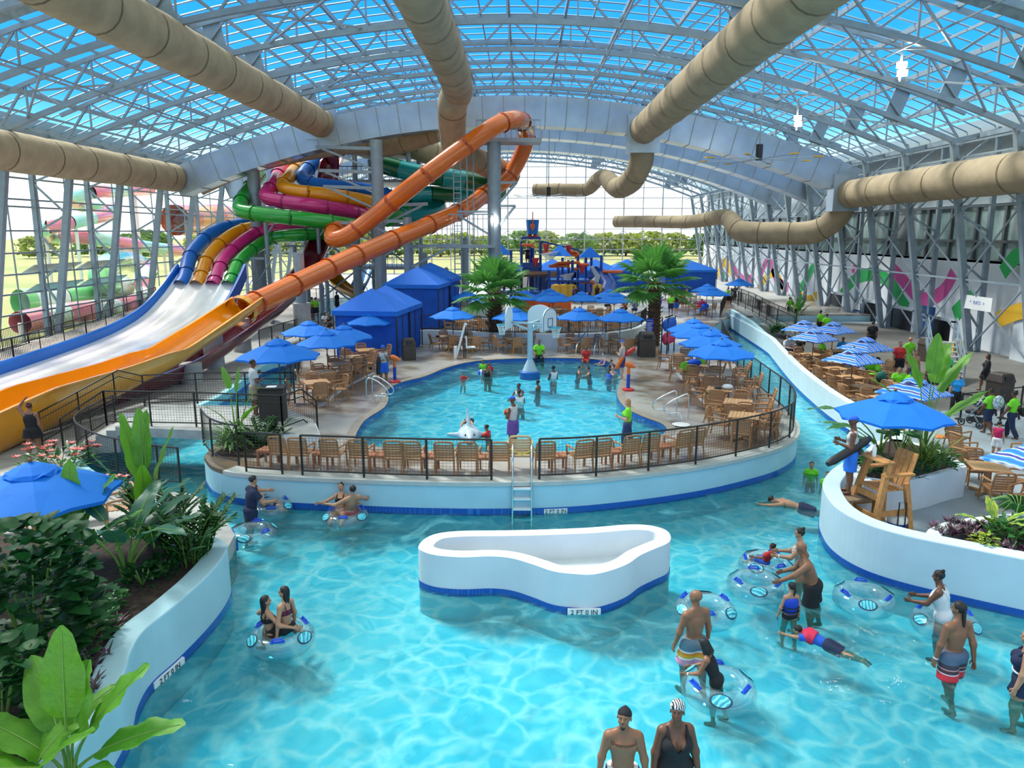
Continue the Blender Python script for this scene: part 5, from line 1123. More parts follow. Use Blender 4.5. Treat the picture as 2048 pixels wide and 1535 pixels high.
def zz(loc, label, n, hgt, seed, m=L_DARK, name='feathery_bush', spread=.5):
    rn = random.Random(seed); o = thing(name, label, 'plant', loc); b = MB(); bs = MB()
    for i in range(n):
        a = rn.uniform(0, 2 * PI); c = Vector((math.cos(a), math.sin(a), 0)); s = rn.uniform(.2, 1) * spread; h = hgt * rn.uniform(.6, 1.1); base = c * rn.uniform(0, .35); pts = cat_rom([base, base + c * s * .4 + Vector((0, 0, h * .6)), base + c * s + Vector((0, 0, h))], 5); bs.tube(pts, .012, 4)
        for k in range(2, len(pts)):
            t = (pts[k] - pts[k - 1]).normalized(); sd_ = t.cross(Vector((0, 0, 1))).normalized()
            for sgn in (-1, 1): leaf(b, pts[k], sd_ * sgn + t * .9, (0, 0, 1), .17, .07, .2, .1, 3)
    bs.build('stems', L_STEM, o); b.build('foliage', m, o, smooth=True); return o
def feather(loc, label, fronds, ln, seed, hgt=.4, m=L_MID, name='feather_palm'):
    rn = random.Random(seed); o = thing(name, label, 'plant', loc); b = MB(); bs = MB()
    for i in range(fronds):
        a = i * 2.4 + rn.uniform(-.3, .3); c = Vector((math.cos(a), math.sin(a), 0)); pts = cat_rom([Vector((0, 0, hgt)), c * ln * .45 + Vector((0, 0, hgt + ln * .5)), c * ln * .95 + Vector((0, 0, hgt + ln * .25))], 8); bs.tube(pts, .012, 4)
        for k in range(3, len(pts)):
            t = (pts[k] - pts[k - 1]).normalized(); s = t.cross(Vector((0, 0, 1))).normalized(); w = ln * .32 * math.sin(PI * min(.97, k / len(pts) + .12))
            for sgn in (-1, 1):
                for q in (0, .5): leaf(b, pts[k].lerp(pts[k - 1], q), s * sgn + t * .6, (0, 0, 1), w, .035, .5, .1, 3)
    bs.build('stalks', L_STEM, o); b.build('foliage', m, o, smooth=True); return o
zs = ZL - .12
# near left planter
banana(P(140, 1560, zs), 'lime banana plant with broad upright leaves nearest the camera', 8, .5, 1.0, .46, seed=3, spread=.5, aims=[(2.4, 1.1, .9), (1.75, 1.5, .3), (1.1, 1.0, .35), (.45, 1.15, .9), (4.0, .6, .9), (5.6, .5, 1.1), (.1, .7, 1.3), (3.2, .7, .8)], droop=.3)
banana(P(40, 1600, zs), 'second lime banana plant at the very bottom corner of the frame', 5, .35, .9, .42, m=L_LIME, seed=9, spread=.5)
bushy(P(70, 1330, zs), 'big dark glossy shrub with rounded leaves filling the frame corner', .95, 2.0, 620, .26, .22, L_DARK, 5, 'broadleaf_shrub')
bushy(P(5, 1480, zs), 'dark glossy shrub below the big rounded shrub at the frame edge', .6, 1.2, 220, .24, .20, L_DARK, 6, 'broadleaf_shrub')
banana(P(150, 1150, zs), 'tall lime banana plant rising above the glossy shrub beside the umbrella', 7, .85, 1.05, .44, seed=12, spread=.5, aims=[(1.6, 1.25, .3), (2.8, 1.1, 1.1), (.6, 1.15, .9), (1.9, .8, .4), (3.5, .75, 1.3), (.1, .7, 1.2), (4.6, .6, .8)], droop=.3)
banana(P(255, 1160, zs), 'slender banana plant with long grey-green arching leaves in the planter middle', 9, 1.05, 1.1, .36, m=L_BLUEG, seed=15, spread=.75, droop=.7)
banana(P(300, 1085, zs), 'tall bird of paradise plant with upright paddles in front of the left channel', 6, 1.35, 1.2, .40, seed=21, spread=.4, aims=[(1.0, 1.2, .35), (1.8, 1.15, .3), (2.8, 1.0, .55), (.6, .95, .9), (3.9, .7, 1.0), (5.2, .6, .8)], droop=.18, name='bird_of_paradise')
zz(P(385, 1120, zs), 'dark feathery leaved bush leaning over the planter wall tip', 46, 1.05, 31, spread=.75)
zz(P(330, 1075, zs), 'dark feathery leaved bush at the back of the near planter', 34, 1.0, 33, spread=.6)
feather(P(300, 1125, zs), 'fine-fronded young palm in the middle of the near planter', 12, .95, 41)
for px, py, lab, m, sz in ((210, 1225, 'light green leafy clump on bare mulch by the planter wall', L_MID, .30), (190, 1275, 'light green leafy clump under the glossy shrub', L_MID, .34), (140, 1350, 'yellowish green fern clump by the purple plants', L_MID, .34), (285, 1170, 'leafy green clump below the fine-fronded palm', L_DARK, .34), (330, 1150, 'leafy dark clump near the curved wall end', L_DARK, .30)):
    bushy(P(px, py, zs), lab, sz, .34, 90, .16, .085, m, px, 'leafy_clump')
for px, py, lab in ((225, 1262, 'purple spiky plant nearest the light green leafy clump'), (178, 1335, 'purple spiky plant lower down the near planter'), (165, 1388, 'purple spiky plant behind the lime banana leaves')):
    rosette(P(px, py, zs), lab, .2, .1, 104, .2, .03, L_PURP, px, 'purple_oyster_plant', droop=.5)
# flowers by the left steps
o = bushy(P(120, 940, ZW), 'orange-pink flowering bromeliads at the foot of the bridge steps', 1.0, .5, 150, .34, .09, L_MID, 51, 'bromeliad_bed'); b = MB(); rn = random.Random(5)
for i in range(26):
    c = Vector((rn.uniform(-.9, .9), rn.uniform(-.5, .6), rn.uniform(.45, .75)))
    for j in range(8): a = j * .785; leaf(b, c, (math.cos(a), math.sin(a), .7), (0, 0, 1), .16, .06, .3, .2, 3)
b.build('flowers', L_PINK, o)
o = bushy(P(215, 990, ZW), 'low dark plants with red flowers behind the banana leaves', .6, .35, 70, .22, .08, L_DARK, 52, 'bromeliad_bed'); b = MB()
for i in range(6):
    c = Vector((rn.uniform(-.6, .6), rn.uniform(-.4, .4), .4))
    for j in range(7): a = j * .9; leaf(b, c, (math.cos(a), math.sin(a), .6), (0, 0, 1), .13, .05, .3, .2, 3)
b.build('flowers', L_PINK, o)
# spiky planter on the island corner
rosette(P(460, 905, ZD), 'variegated spider plant spilling over the island corner fence', .25, .5, 130, .85, .045, mat('spider_leaf', (.22, .42, .12), .5, var=.4, scale=20, trans=.2), 61, 'spider_plant', droop=1.3)
banana(P(475, 895, ZD), 'slim bird of paradise with few tall leaves beside the attendant', 5, 1.5, .75, .24, seed=63, spread=.6, aims=[(2.3, 1.15, .9), (.9, 1.1, .3), (.1, .9, 1.1), (5.8, .6, 1.0), (3.8, .6, .9)], name='bird_of_paradise')
zz(P(525, 893, ZD), 'dark feathery bush between the spider plant and the white bridge wall', 30, .75, 65, spread=.6)
b = MB(); cc = P(470, 905, ZD); b.prism([(cc.x - .45, cc.y - .3), (cc.x + .9, cc.y - .5), (cc.x + 1.3, cc.y + .4), (cc.x - .3, cc.y + .7)], ZD + .005, ZD + .08); struct(b.build('floor_corner_bed', M_SOIL))
# palms
def fan_palm(loc, label, trunk_h, crown, seed, r=.26):
    rn = random.Random(seed); o = thing('fan_palm', label, 'palm tree', loc); b = MB(); pts = []; rs = []
    for i in range(40): z = trunk_h * i / 39; pts.append((.03 * math.sin(z), 0, z)); rs.append(r * (1.12 if i % 2 else .92) * (1.15 - .25 * i / 39))
    b.tube(pts, rs, 12); b.build('trunk', M_TRUNK, o); b = MB()
    for i in range(70): a = rn.uniform(0, 6.28); z = rn.uniform(.1, 1) * trunk_h; b.bar((r * .8 * math.cos(a), r * .8 * math.sin(a), z), (r * 1.5 * math.cos(a), r * 1.5 * math.sin(a), z + .2), .07, .04)
    b.build('leaf_boots', mat('leaf_boot_brown', (.28, .15, .08), .9, var=.4), o); bs = MB(); bl = MB(); T = Vector((0, 0, trunk_h))
    for i in range(22):
        a = i * 2.4; el = 1.40 - 1.95 * (i / 22) ** .9; c = Vector((math.cos(a) * math.cos(el), math.sin(a) * math.cos(el), math.sin(el))); q = T + c * crown * .5 - Vector((0, 0, .1 * (i / 26))); bs.tube([T, q], [.03, .018], 5)
        s = c.cross(Vector((0, 0, 1)));
        s = s.normalized() if s.length > .05 else Vector((1, 0, 0)); nn = s.cross(c).normalized(); vs = [q]; K = 26; fs = []
        for k in range(K + 1):
            t = (k / K - .5) * 4.2; rad = crown * .58 * (.75 + .25 * math.cos(t * .8)); dd = c * math.cos(t) + s * math.sin(t); dr = Vector((0, 0, -1))
            vs += [q + dd * rad * .6 + nn * (.04 if k % 2 else -.03), q + dd * rad + dr * rad * .13 * (1 if k % 2 else .9) + nn * (.03 if k % 2 else -.03)]
        for k in range(K): fs.append((0, 1 + 2 * k, 3 + 2 * k)); fs.append((1 + 2 * k, 2 + 2 * k, 3 + 2 * k))
        bl.add(vs, fs)
    bs.build('leaf_stalks', L_STEM, o); bl.build('crown', mat('fan_palm_leaf', (.10, .30, .05), .4, col2=(.03, .15, .03), scale=3, trans=.3), o); return o
pb1 = P(990, 690, ZD); pb2 = P(1305, 690, ZD)
fan_palm(pb1, 'shorter fan palm with a dark trunk standing behind the basketball pool', PY(985, 585, pb1.y).z - ZD, 2.3, 71, .36); fan_palm(pb2, 'taller fan palm with a reddish trunk beside the blue rules board', PY(1305, 565, pb2.y).z - ZD, 2.4, 74, .34)
# low plants at the terrace wall
for px, py, lab in ((1137, 690, 'small spiky plants against the terrace wall behind the handrails'), (1186, 691, 'small dark spiky plants against the terrace wall by the handrail end'), (1270, 690, 'yellowish spiky plants at the terrace wall corner'), (975, 688, 'low spiky plants at the dark palm trunk')):
    rosette(P(px, py, ZD), lab, .5, .05, 78, .4, .07, L_MID if px != 1270 else L_YEL, px, 'spiky_plant', droop=.3)
# planter around the river-wall end
rosette(P(1563, 668, .9), 'dark strappy plants at the far end of the river wall', .7, .3, 156, .75, .06, L_DARK, 81, 'strappy_plant', droop=1.0)
banana(P(1590, 655, .8), 'banana plant with upright leaves by the ramp end', 6, 1.3, .9, .35, m=L_MID, seed=83, spread=.5)
# planter behind lifeguard chair
c0 = P(1830, 930, 1.16)
banana(P(1845, 905, 1.16), 'bird of paradise with tall upright paddle leaves behind the big umbrella', 7, 1.6, 1.25, .45, seed=91, spread=.55, aims=[(.9, 1.35, .35), (.5, 1.2, .6), (.1, 1.05, 1.0), (2.2, 1.1, .8), (-.6, .55, 1.1), (-.2, .6, 1.3), (3.0, .7, 1.3)], droop=.4, name='bird_of_paradise')
banana(P(1760, 905, 1.16), 'banana plant arching low leaves over the river beside the umbrella pole', 8, .9, 1.1, .40, m=L_MID, seed=93, spread=1.0, droop=.7, aims=[(2.9, 1.1, 1.3), (3.4, .8, 1.3), (2.5, .6, 1.2), (3.8, .55, 1.1), (1.2, .9, .6), (.2, .8, .8), (4.9, .6, .6), (4.3, .7, .8)])
banana(P(1800, 915, 1.16), 'dark broad-leaved banana plant in the shade of the big umbrella', 6, .8, .7, .36, m=L_BLUEG, seed=94, spread=.7)
rosette(P(1850, 935, 1.16), 'tall clump of grassy yellow-green stalks in the round planter', .2, .25, 78, 1.0, .03, mat('grassy_stalk', (.26, .36, .05), .5, var=.4, scale=10), 96, 'grass_clump', droop=.25)
bushy(P(1800, 952, 1.16), 'dark leafy ground cover under the lifeguard chair side of the planter', .55, .4, 170, .17, .07, L_DARK, 97, 'leafy_clump'); bushy(P(1875, 935, 1.16), 'leafy green ground cover at the planter corner nearest the lone table', .5, .42, 170, .17, .08, L_MID, 98, 'leafy_clump')
bushy(P(1740, 945, 1.16), 'small leafy plant beside the lifeguard chair back', .35, .4, 80, .2, .08, L_MID, 99, 'leafy_clump')
# front right bed
for i, (px, py) in enumerate(((1888, 1068), (1925, 1072), (1960, 1060), (1975, 1086), (2020, 1098), (1910, 1056))):
    rosette(P(px, py, 1.0), ['purple-grey spiky plants at the tip of the front bed', 'purple-grey spiky plants along the wall of the front bed', 'purple-grey spiky plants below the red-stemmed croton', 'purple-grey spiky plants beside the leafy green mound', 'pinkish spiky plants where the front bed meets the frame edge', 'grey-green spiky plants along the rear kerb of the front bed'][i], .24, .06, 156, .2, .035, L_PURP, 110 + i, 'purple_oyster_plant', droop=.4)
banana(P(1985, 1075, 1.0), 'yellow-green croton with red stems in the front bed', 8, .42, .42, .16, m=L_YEL, seed=121, spread=.5, name='croton', droop=.6)
bushy(P(2025, 1085, 1.0), 'round leafy green mound in the front bed', .45, .42, 200, .15, .11, L_MID, 123, 'leafy_clump'); bushy(P(1970, 1095, 1.0), 'small yellow-green clump in front of the croton', .22, .25, 60, .13, .07, L_YEL, 124, 'leafy_clump')
feather(P(2035, 1050, 1.0), 'fine feathery plant at the back of the front bed', 16, .6, 126, .25, L_DARK)
# ------------------------------------------------------------------ people: smooth-union bodies, one continuous surface each
def sdf_mesh(prims, vox, k, clips=()):
    lo = np.full(3, 1e9); hi = np.full(3, -1e9); bb = []
    for q in prims:
        if q[0] == 'c': a = np.minimum(np.array(q[1]) - q[3], np.array(q[2]) - q[4]); c = np.maximum(np.array(q[1]) + q[3], np.array(q[2]) + q[4])
        else: r = max(q[2]); a = np.array(q[1]) - r; c = np.array(q[1]) + r
        bb.append((a, c)); lo = np.minimum(lo, a); hi = np.maximum(hi, c)
    lo -= 3 * vox + k; hi += 3 * vox + k; n = np.ceil((hi - lo) / vox).astype(int) + 1; f = np.full(n, 1e3)
    for q, (a, c) in zip(prims, bb):
        i0 = np.maximum(((a - lo - k * 1.5) / vox).astype(int) - 1, 0); i1 = np.minimum(((c - lo + k * 1.5) / vox).astype(int) + 3, n); sl = tuple(slice(u, v) for u, v in zip(i0, i1))
        X = np.stack(np.meshgrid(*[lo[j] + vox * np.arange(i0[j], i1[j]) for j in range(3)], indexing='ij'), -1)
        if q[0] == 'c':
            A = np.array(q[1]); B = np.array(q[2]); d = B - A; L2 = max(d.dot(d), 1e-9); t = np.clip(((X - A) @ d) / L2, 0, 1); g = np.linalg.norm(X - A - t[..., None] * d, axis=-1) - (q[3] + (q[4] - q[3]) * t)
            if len(q) > 5 and q[5]: g = np.maximum(g, ((X - B) @ d) / math.sqrt(L2))
        else:
            Rm = q[3] if len(q) > 3 and q[3] is not None else np.eye(3); r = np.array(q[2]); Y = (X - np.array(q[1])) @ Rm; k0 = np.linalg.norm(Y / r, axis=-1); k1 = np.linalg.norm(Y / (r * r), axis=-1); g = k0 * (k0 - 1) / np.maximum(k1, 1e-6)
        h = np.clip(.5 + .5 * (g - f[sl]) / k, 0, 1); f[sl] = g * (1 - h) + f[sl] * h - k * h * (1 - h)
    vees = [c for c in clips if c[0] == 'v']; clips = [c for c in clips if c[0] != 'v']
    if vees:
        X = np.stack(np.meshgrid(*[lo[j] + vox * np.arange(n[j]) for j in range(3)], indexing='ij'), -1)
        for _, o_, Rv, sl_ in vees: Y = (X - np.array(o_)) @ np.array(Rv); f = np.maximum(f, -np.maximum(np.abs(Y[..., 0]) - Y[..., 2] * sl_, -Y[..., 1]))
    if clips:
        X = np.stack(np.meshgrid(*[lo[j] + vox * np.arange(n[j]) for j in range(3)], indexing='ij'), -1)
        for p, nn in clips: f = np.maximum(f, (X - np.array(p)) @ np.array(nn))
    return nets(f, lo, vox)
def nets(f, lo, vox):
    s = f < 0; c = [s[i:s.shape[0] - 1 + i, j:s.shape[1] - 1 + j, l:s.shape[2] - 1 + l] for i in (0, 1) for j in (0, 1) for l in (0, 1)]
    cnt = sum(x.astype(int) for x in c); act = (cnt > 0) & (cnt < 8); idx = np.argwhere(act)
    if not len(idx): return [], []
    ids = np.full(act.shape, -1); ids[tuple(idx.T)] = np.arange(len(idx)); P0 = np.zeros((len(idx), 3)); N = np.zeros(len(idx))
    cor = [(i, j, l) for i in (0, 1) for j in (0, 1) for l in (0, 1)]
    for a in range(8):
        for ax in range(3):
            A = cor[a]
            if A[ax]: continue
            B = list(A); B[ax] = 1; ia = idx + A; ib = idx + B; va = f[tuple(ia.T)]; vb = f[tuple(ib.T)]; m = (va < 0) != (vb < 0); t = np.where(m, va / np.where(va == vb, 1, va - vb), 0); p = ia + t[:, None] * (np.array(B) - A); P0[m] += p[m]; N += m
    V = lo + vox * P0 / N[:, None]; F_ = []
    for ax in range(3):
        u, v = [(1, 2), (2, 0), (0, 1)][ax]; sh = [slice(None)] * 3; s0 = list(sh); s1 = list(sh); s0[ax] = slice(0, -1); s1[ax] = slice(1, None); ch = np.argwhere(s[tuple(s0)] != s[tuple(s1)])
        ch = ch[(ch[:, u] > 0) & (ch[:, v] > 0)]
        for e_ in (None,):
            q = []
            for du, dv in ((1, 1), (0, 1), (0, 0), (1, 0)): w = ch.copy(); w[:, u] -= du; w[:, v] -= dv; q.append(ids[tuple(w.T)])
            q = np.stack(q, -1); inn = s[tuple(ch.T)]; q[~inn] = q[~inn][:, ::-1]; F_.append(q[(q >= 0).all(1)])
    return [tuple(x) for x in V], [tuple(int(z) for z in x) for x in np.concatenate(F_)]
def head_prims():
    return [('e', (0, -.05, .13), (.345, .41, .37)), ('e', (0, .08, -.12), (.27, .29, .36)), ('e', (0, .21, -.37), (.13, .12, .11)), ('c', (0, .35, .05), (0, .42, -.09), .03, .055), ('c', (-.15, .31, .11), (.15, .31, .11), .05, .05), ('e', (.355, -.03, -.03), (.035, .075, .115)), ('e', (-.355, -.03, -.03), (.035, .075, .115)), ('c', (-.07, .325, -.235), (.07, .325, -.235), .035, .035), ('e', (.17, .22, -.13), (.10, .10, .10)), ('e', (-.17, .22, -.13), (.10, .10, .10)), ('c', (0, -.08, -.3), (0, -.12, -.66), .19, .20)]
HEADS = [sdf_mesh(head_prims(), v, .06) for v in (.032, .06, .11)]
def hand_prims(curl):
    L = [('e', (0, .24, 0), (.20, .27, .085)), ('c', (0, -.1, 0), (0, .1, 0), .13, .14)]
    for x, ln, sp in ((-.155, .34, -.10), (-.05, .42, -.03), (.055, .45, .03), (.155, .41, .10)):
        p = np.array((x, .42, 0)); d = np.array((sp, 1, -.1)); 
        for j, fr in enumerate((.45, .32, .23)):
            d = d / np.linalg.norm(d); q = p + d * ln * fr; L.append(('c', tuple(p), tuple(q), .058 - .006 * j, .052 - .006 * j)); p = q; a = curl; d = np.array((d[0], d[1] * math.cos(a) + d[2] * math.sin(a), d[2] * math.cos(a) - d[1] * math.sin(a)))
    L += [('c', (.14, .10, -.02), (.30, .28, -.06), .075, .06), ('c', (.30, .28, -.06), (.34 - curl * .08, .47, -.12), .058, .046)]
    return L
HANDS = {(c, l): sdf_mesh(hand_prims(cv), vx, .025) for c, cv in (('relax', .32), ('grip', .95)) for l, vx in ((0, .034), (1, .05))}
SKIN = {}
def skin(n):
    if n not in SKIN: SKIN[n] = mat('skin_' + n, {'dark': (.16, .062, .032), 'brown': (.29, .125, .062), 'tan': (.52, .26, .15), 'light': (.72, .43, .32)}[n], .45, var=.1, scale=8)
    return SKIN[n]
M_EYEW = mat('eye_white', (.45, .43, .40), .4); M_HAIRB = mat('black_hair', (.012, .010, .010), .55, var=.4, scale=30, bump=.6, bscale=60); M_HAIRL = mat('blond_hair', (.55, .30, .12), .6, var=.4, scale=20, bump=.4); M_HAIRR = mat('reddish_hair', (.10, .02, .015), .5, var=.3, scale=20); M_HAIRG = mat('brown_hair', (.07, .035, .02), .55, var=.3, scale=20)
LIPS = mat('lip_brown', (.22, .07, .06), .4)
RELAX = ((.16, .03, -1), (.10, .22, -1)); POSES = {
 'stand': dict(armL=RELAX, armR=RELAX, legL=((.07, .02, -1), (.02, -.04, -1)), legR=((.07, .02, -1), (.02, -.04, -1))),
 'walk': dict(armL=((.14, .32, -1), (.05, .55, -1)), armR=((.16, -.32, -1), (.1, -.1, -1)), legL=((.05, -.22, -1), (.02, -.55, -1)), legR=((.05, .36, -1), (.02, .02, -1))),
 'wade': dict(armL=((.25, .12, -1), (.12, .30, -1)), armR=((.25, .05, -1), (.15, .2, -1)), legL=((.08, .18, -1), (.02, -.06, -1)), legR=((.08, -.12, -1), (.02, -.25, -1))),
 'push': dict(armL=((.15, .8, -.75), (-.10, 1, .05)), armR=((.15, .75, -.8), (-.10, 1, 0)), legL=((.07, .1, -1), (.02, -.1, -1)), legR=((.07, -.2, -1), (.02, -.3, -1)), lean=.18),
 'cross': dict(armL=((.22, .25, -1), (-.85, .55, .12)), armR=((.22, .25, -1), (-.8, .6, .25)), legL=((.06, .0, -1), (.02, -.03, -1)), legR=((.06, .04, -1), (.02, -.03, -1))),
 'chin': dict(armL=((.12, .35, -1), (-.5, .35, .85)), armR=((.22, .2, -1), (-.7, .7, .1)), legL=((.07, 0, -1), (.02, 0, -1)), legR=((.07, .05, -1), (.02, -.05, -1))),
 'sit': dict(armL=((.2, .4, -1), (-.1, 1, -.05)), armR=((.2, .4, -1), (-.1, 1, -.05)), legL=((.15, 1, -.06), (.02, .05, -1)), legR=((.15, 1, -.06), (.02, .05, -1)), sit=1),
 'tubesit': dict(armL=((.75, .15, -.5), (.5, .5, -.2)), armR=((.75, .15, -.5), (.5, .5, -.2)), legL=((.2, 1, .15), (.0, .7, -.6)), legR=((.2, 1, .15), (.0, .7, -.6)), sit=1, lean=-.45),
 'wave': dict(armL=((.5, .3, .75), (-.55, .25, .8)), armR=RELAX, legL=((.05, -.1, -1), (.02, -.2, -1)), legR=((.05, .1, -1), (.02, -.03, -1))),
 'reach': dict(armL=((.3, .9, -.25), (.1, 1, -.1)), armR=((.3, .6, -.7), (-.1, 1, 0)), legL=((.07, .1, -1), (.02, -.1, -1)), legR=((.07, -.2, -1), (.02, -.3, -1)), lean=.15),
 'swim': dict(armL=((.25, .35, .95), (.1, .2, 1)), armR=((.3, .5, .8), (.1, .5, .8)), legL=((.12, -.05, -1), (.05, -.2, -1)), legR=((.12, .12, -1), (.05, -.1, -1)), tilt=1.38),
 'phone': dict(armL=((.18, .2, -1), (-.15, .9, .35)), armR=((.15, -.05, -1), (.05, .2, -1)), legL=((.05, .25, -1), (.02, .0, -1)), legR=((.05, -.2, -1), (.02, -.5, -1)))}
def Mdir(y, zhint):
    y = Vector(y).normalized(); x = y.cross(Vector(zhint)).normalized(); z = x.cross(y); return Matrix((x, y, z)).transposed()
def person(label, loc, rz, h, pose='stand', sk='brown', wear=(), hair='short', hm=None, fem=False, fat=1.0, lod=1, head=(0, 0), over=None, group=None, lean=None, held=None, band=False, belly=0.0):
    po = dict(POSES[pose]); po.update(over or {}); ln = lean if lean is not None else po.get('lean', 0.0); pr = []      # (tag, prim)
    Rt = Matrix.Rotation(-ln, 3, 'X'); pz = Vector((0, 0, .53)); T = lambda p: pz + Rt @ (Vector(p) - pz)
    Rn = np.array(Rt)
    def E(tg, c, r): pr.append((tg, ('e', tuple(T(c)), tuple(r), Rn)))
    def K(tg, a, b, r0, r1): pr.append((tg, ('c', tuple(a), tuple(b), r0, r1)))
    ft = fat; pv, wa, ch = (.098, .072, .086) if fem else (.088, .078, .096)
    E('pelvis', (0, -.004, .525), (pv * ft, .066 * ft, .062)); E('belly', (0, .006 * ft + belly * .3, .615), (wa * ft, (.056 + belly) * ft, .085)); E('chest', (0, 0, .725), (ch * ft, .062 * (ft * .6 + .4), .090)); E('belly', (0, 0, .67), (wa * 1.05 * ft, .056 * ft, .08))
    if fem:
        for s in (-1, 1): E('chest', (s * .042 * ft, .052 * ft, .722), (.036 * ft, .034 * ft, .036 * ft))
    else:
        for s in (-1, 1): E('chest', (s * .045, .038, .745), (.045, .026, .036))
    sx_ = (.092 if fem else .106) * (ft * .4 + .6); K('shoulder', T((-sx_ * .8, -.004, .80)), T((sx_ * .8, -.004, .80)), .036, .036); K('neck', T((0, -.004, .80)), T((0, .008, .895)), .036 * (ft * .6 + .4), .031 * (ft * .4 + .6))
    for s in (-1, 1): K('trap', T((s * .02, -.008, .845)), T((s * sx_ * .8, -.004, .808)), .024, .03)
    af = ft * .6 + .4; wr = {}
    for s, nm in ((-1, 'L'), (1, 'R')):
        u, v = [Rt @ Vector((d[0] * s, d[1], d[2])).normalized() for d in po['arm' + nm]]; S_ = T((s * sx_, -.004, .797)); El = S_ + u * .170; Wr = El + v * .142
        K('uarm', S_, El, .035 * af * (.9 if fem else 1), .026 * af); K('farm', El, Wr, .027 * af, .0175 * af)
        wr[nm] = (Wr, v, u)
        tdir = Vector((po['leg' + nm][0][0] * s, *po['leg' + nm][0][1:])).normalized(); sdir = Vector((po['leg' + nm][1][0] * s, *po['leg' + nm][1][1:])).normalized()
        Hp = Vector((s * .05 * (ft * .5 + .5), 0, .515)); Kn = Hp + tdir * .238; An = Kn + sdir * .235; lf = ft * .7 + .3
        K('thigh', Hp, Kn, .060 * lf, .038 * lf); K('shin', Kn, An, .037 * lf, .021); pr.append(('calf', ('e', tuple(Kn.lerp(An, .30) + Vector((0, -.010, 0))), (.033 * lf, .036 * lf, .07))))
        fd = Vector((s * .15, 1, -.12)) if pose not in ('swim',) else Vector((0, .2, -1)); fd.normalize(); K('foot', An + Vector((0, -.012, -.018)), An + fd * .085 + Vector((0, 0, -.020)), .022, .018)
    # centre of the seat or the lowest foot goes to loc
    zmin = min(min(q[1][2] - (q[3] if q[0] == 'c' else 0), (q[2][2] - q[4]) if q[0] == 'c' else 9) for _, q in pr if q[0] == 'c'); off = Vector((0, 0, -zmin)) if not po.get('sit') else Vector((0, 0, -.47))
    tl = po.get('tilt', 0); 
    vox = (.0085, .015, .026)[lod] / 1.0; V, Fq = sdf_mesh([q for _, q in pr], vox, .022); me_v = [Vector(v) for v in V]; me_f = list(Fq); mi = [0] * len(Fq)
    hh = .134 if h > 1.45 else (.134 + (1.45 - h) * .06); hc = T((0, .012, .895)) + Vector((0, 0, hh * .42)); Rh = Matrix.Rotation(head[0], 3, 'Z') @ Matrix.Rotation(head[1] - ln * .5, 3, 'X'); HT = lambda p: hc + Rh @ (Vector(p) * hh)
    def app(vs, fs, m):
        n0 = len(me_v); me_v.extend(vs); me_f.extend(tuple(i + n0 for i in f) for f in fs); mi.extend([m] * len(fs))
    hv, hf = HEADS[lod]; app([HT(v) for v in hv], hf, 0)
    if lod < 2:
        b = MB()
        for s in (-1, 1): b.ball((s * .125, .30, .03), (.055, .05, .026), 8, 5)
        app([HT(v) for v in b.v], b.f, 1); b = MB()
        for s in (-1, 1): b.ball((s * .125, .345, .03), (.024, .02, .026), 8, 5); b.bar((s * .06, .36, .125), (s * .2, .335, .115), .03, .035)
        app([HT(v) for v in b.v], b.f, 2); b = MB(); b.ball((0, .35, -.225), (.085, .03, .022), 8, 4); b.ball((0, .348, -.265), (.07, .03, .024), 8, 4); app([HT(v) for v in b.v], b.f, 3)
    if lod < 2:
        for nm, s in (('L', -1), ('R', 1)):
            Wr, v, u = wr[nm]; kind = (held or {}).get(nm, 'relax'); inward = Rt @ Vector((s * 1.0, 0, 0)); M = Mdir(v, inward if abs(v.dot(inward)) < .9 else Vector((0, 0, 1))); sc = .108 if h > 1.3 else .115
            hv, hf = HANDS[(kind, lod)]; flip = M @ Vector((1, 0, 0)); fx = 1 if flip.dot(Rt @ Vector((0, 1, .3))) > 0 else -1
            app([Wr + M @ (Vector((p[0] * fx, p[1], p[2])) * sc) for p in hv], hf if fx > 0 else [f[::-1] for f in hf], 0)
    FIN = Matrix.Translation(Vector(loc)) @ Matrix.Rotation(rz, 4, 'Z') @ Matrix.Rotation(-tl, 4, 'X') @ Matrix.Scale(h, 4) @ Matrix.Translation(off if not tl else Vector((0, 0, -.6)))
    if tl: FIN = Matrix.Translation(Vector(loc)) @ Matrix.Rotation(rz, 4, 'Z') @ Matrix.Rotation(-tl, 4, 'X') @ Matrix.Scale(h, 4) @ Matrix.Translation(Vector((0, 0, -.6)))
    me = bpy.data.meshes.new('person'); me.from_pydata([tuple(v) for v in me_v], [], me_f)
    for m in (skin(sk), M_EYEW, M_TEXTBLK, LIPS): me.materials.append(m)
    me.polygons.foreach_set('material_index', mi); me.polygons.foreach_set('use_smooth', [True] * len(me.polygons)); me.update()
    o = bpy.data.objects.new('person', me); C.objects.link(o); o.matrix_world = FIN; tag(o, label, 'person', group)
    def sub(nm, V, Fq, m, sm=True):
        if not V: return
        me = bpy.data.meshes.new(nm); me.from_pydata(V, [], Fq); me.materials.append(m); me.polygons.foreach_set('use_smooth', [sm] * len(me.polygons)); me.update(); c = bpy.data.objects.new(nm, me); C.objects.link(c); c.parent = o; return c
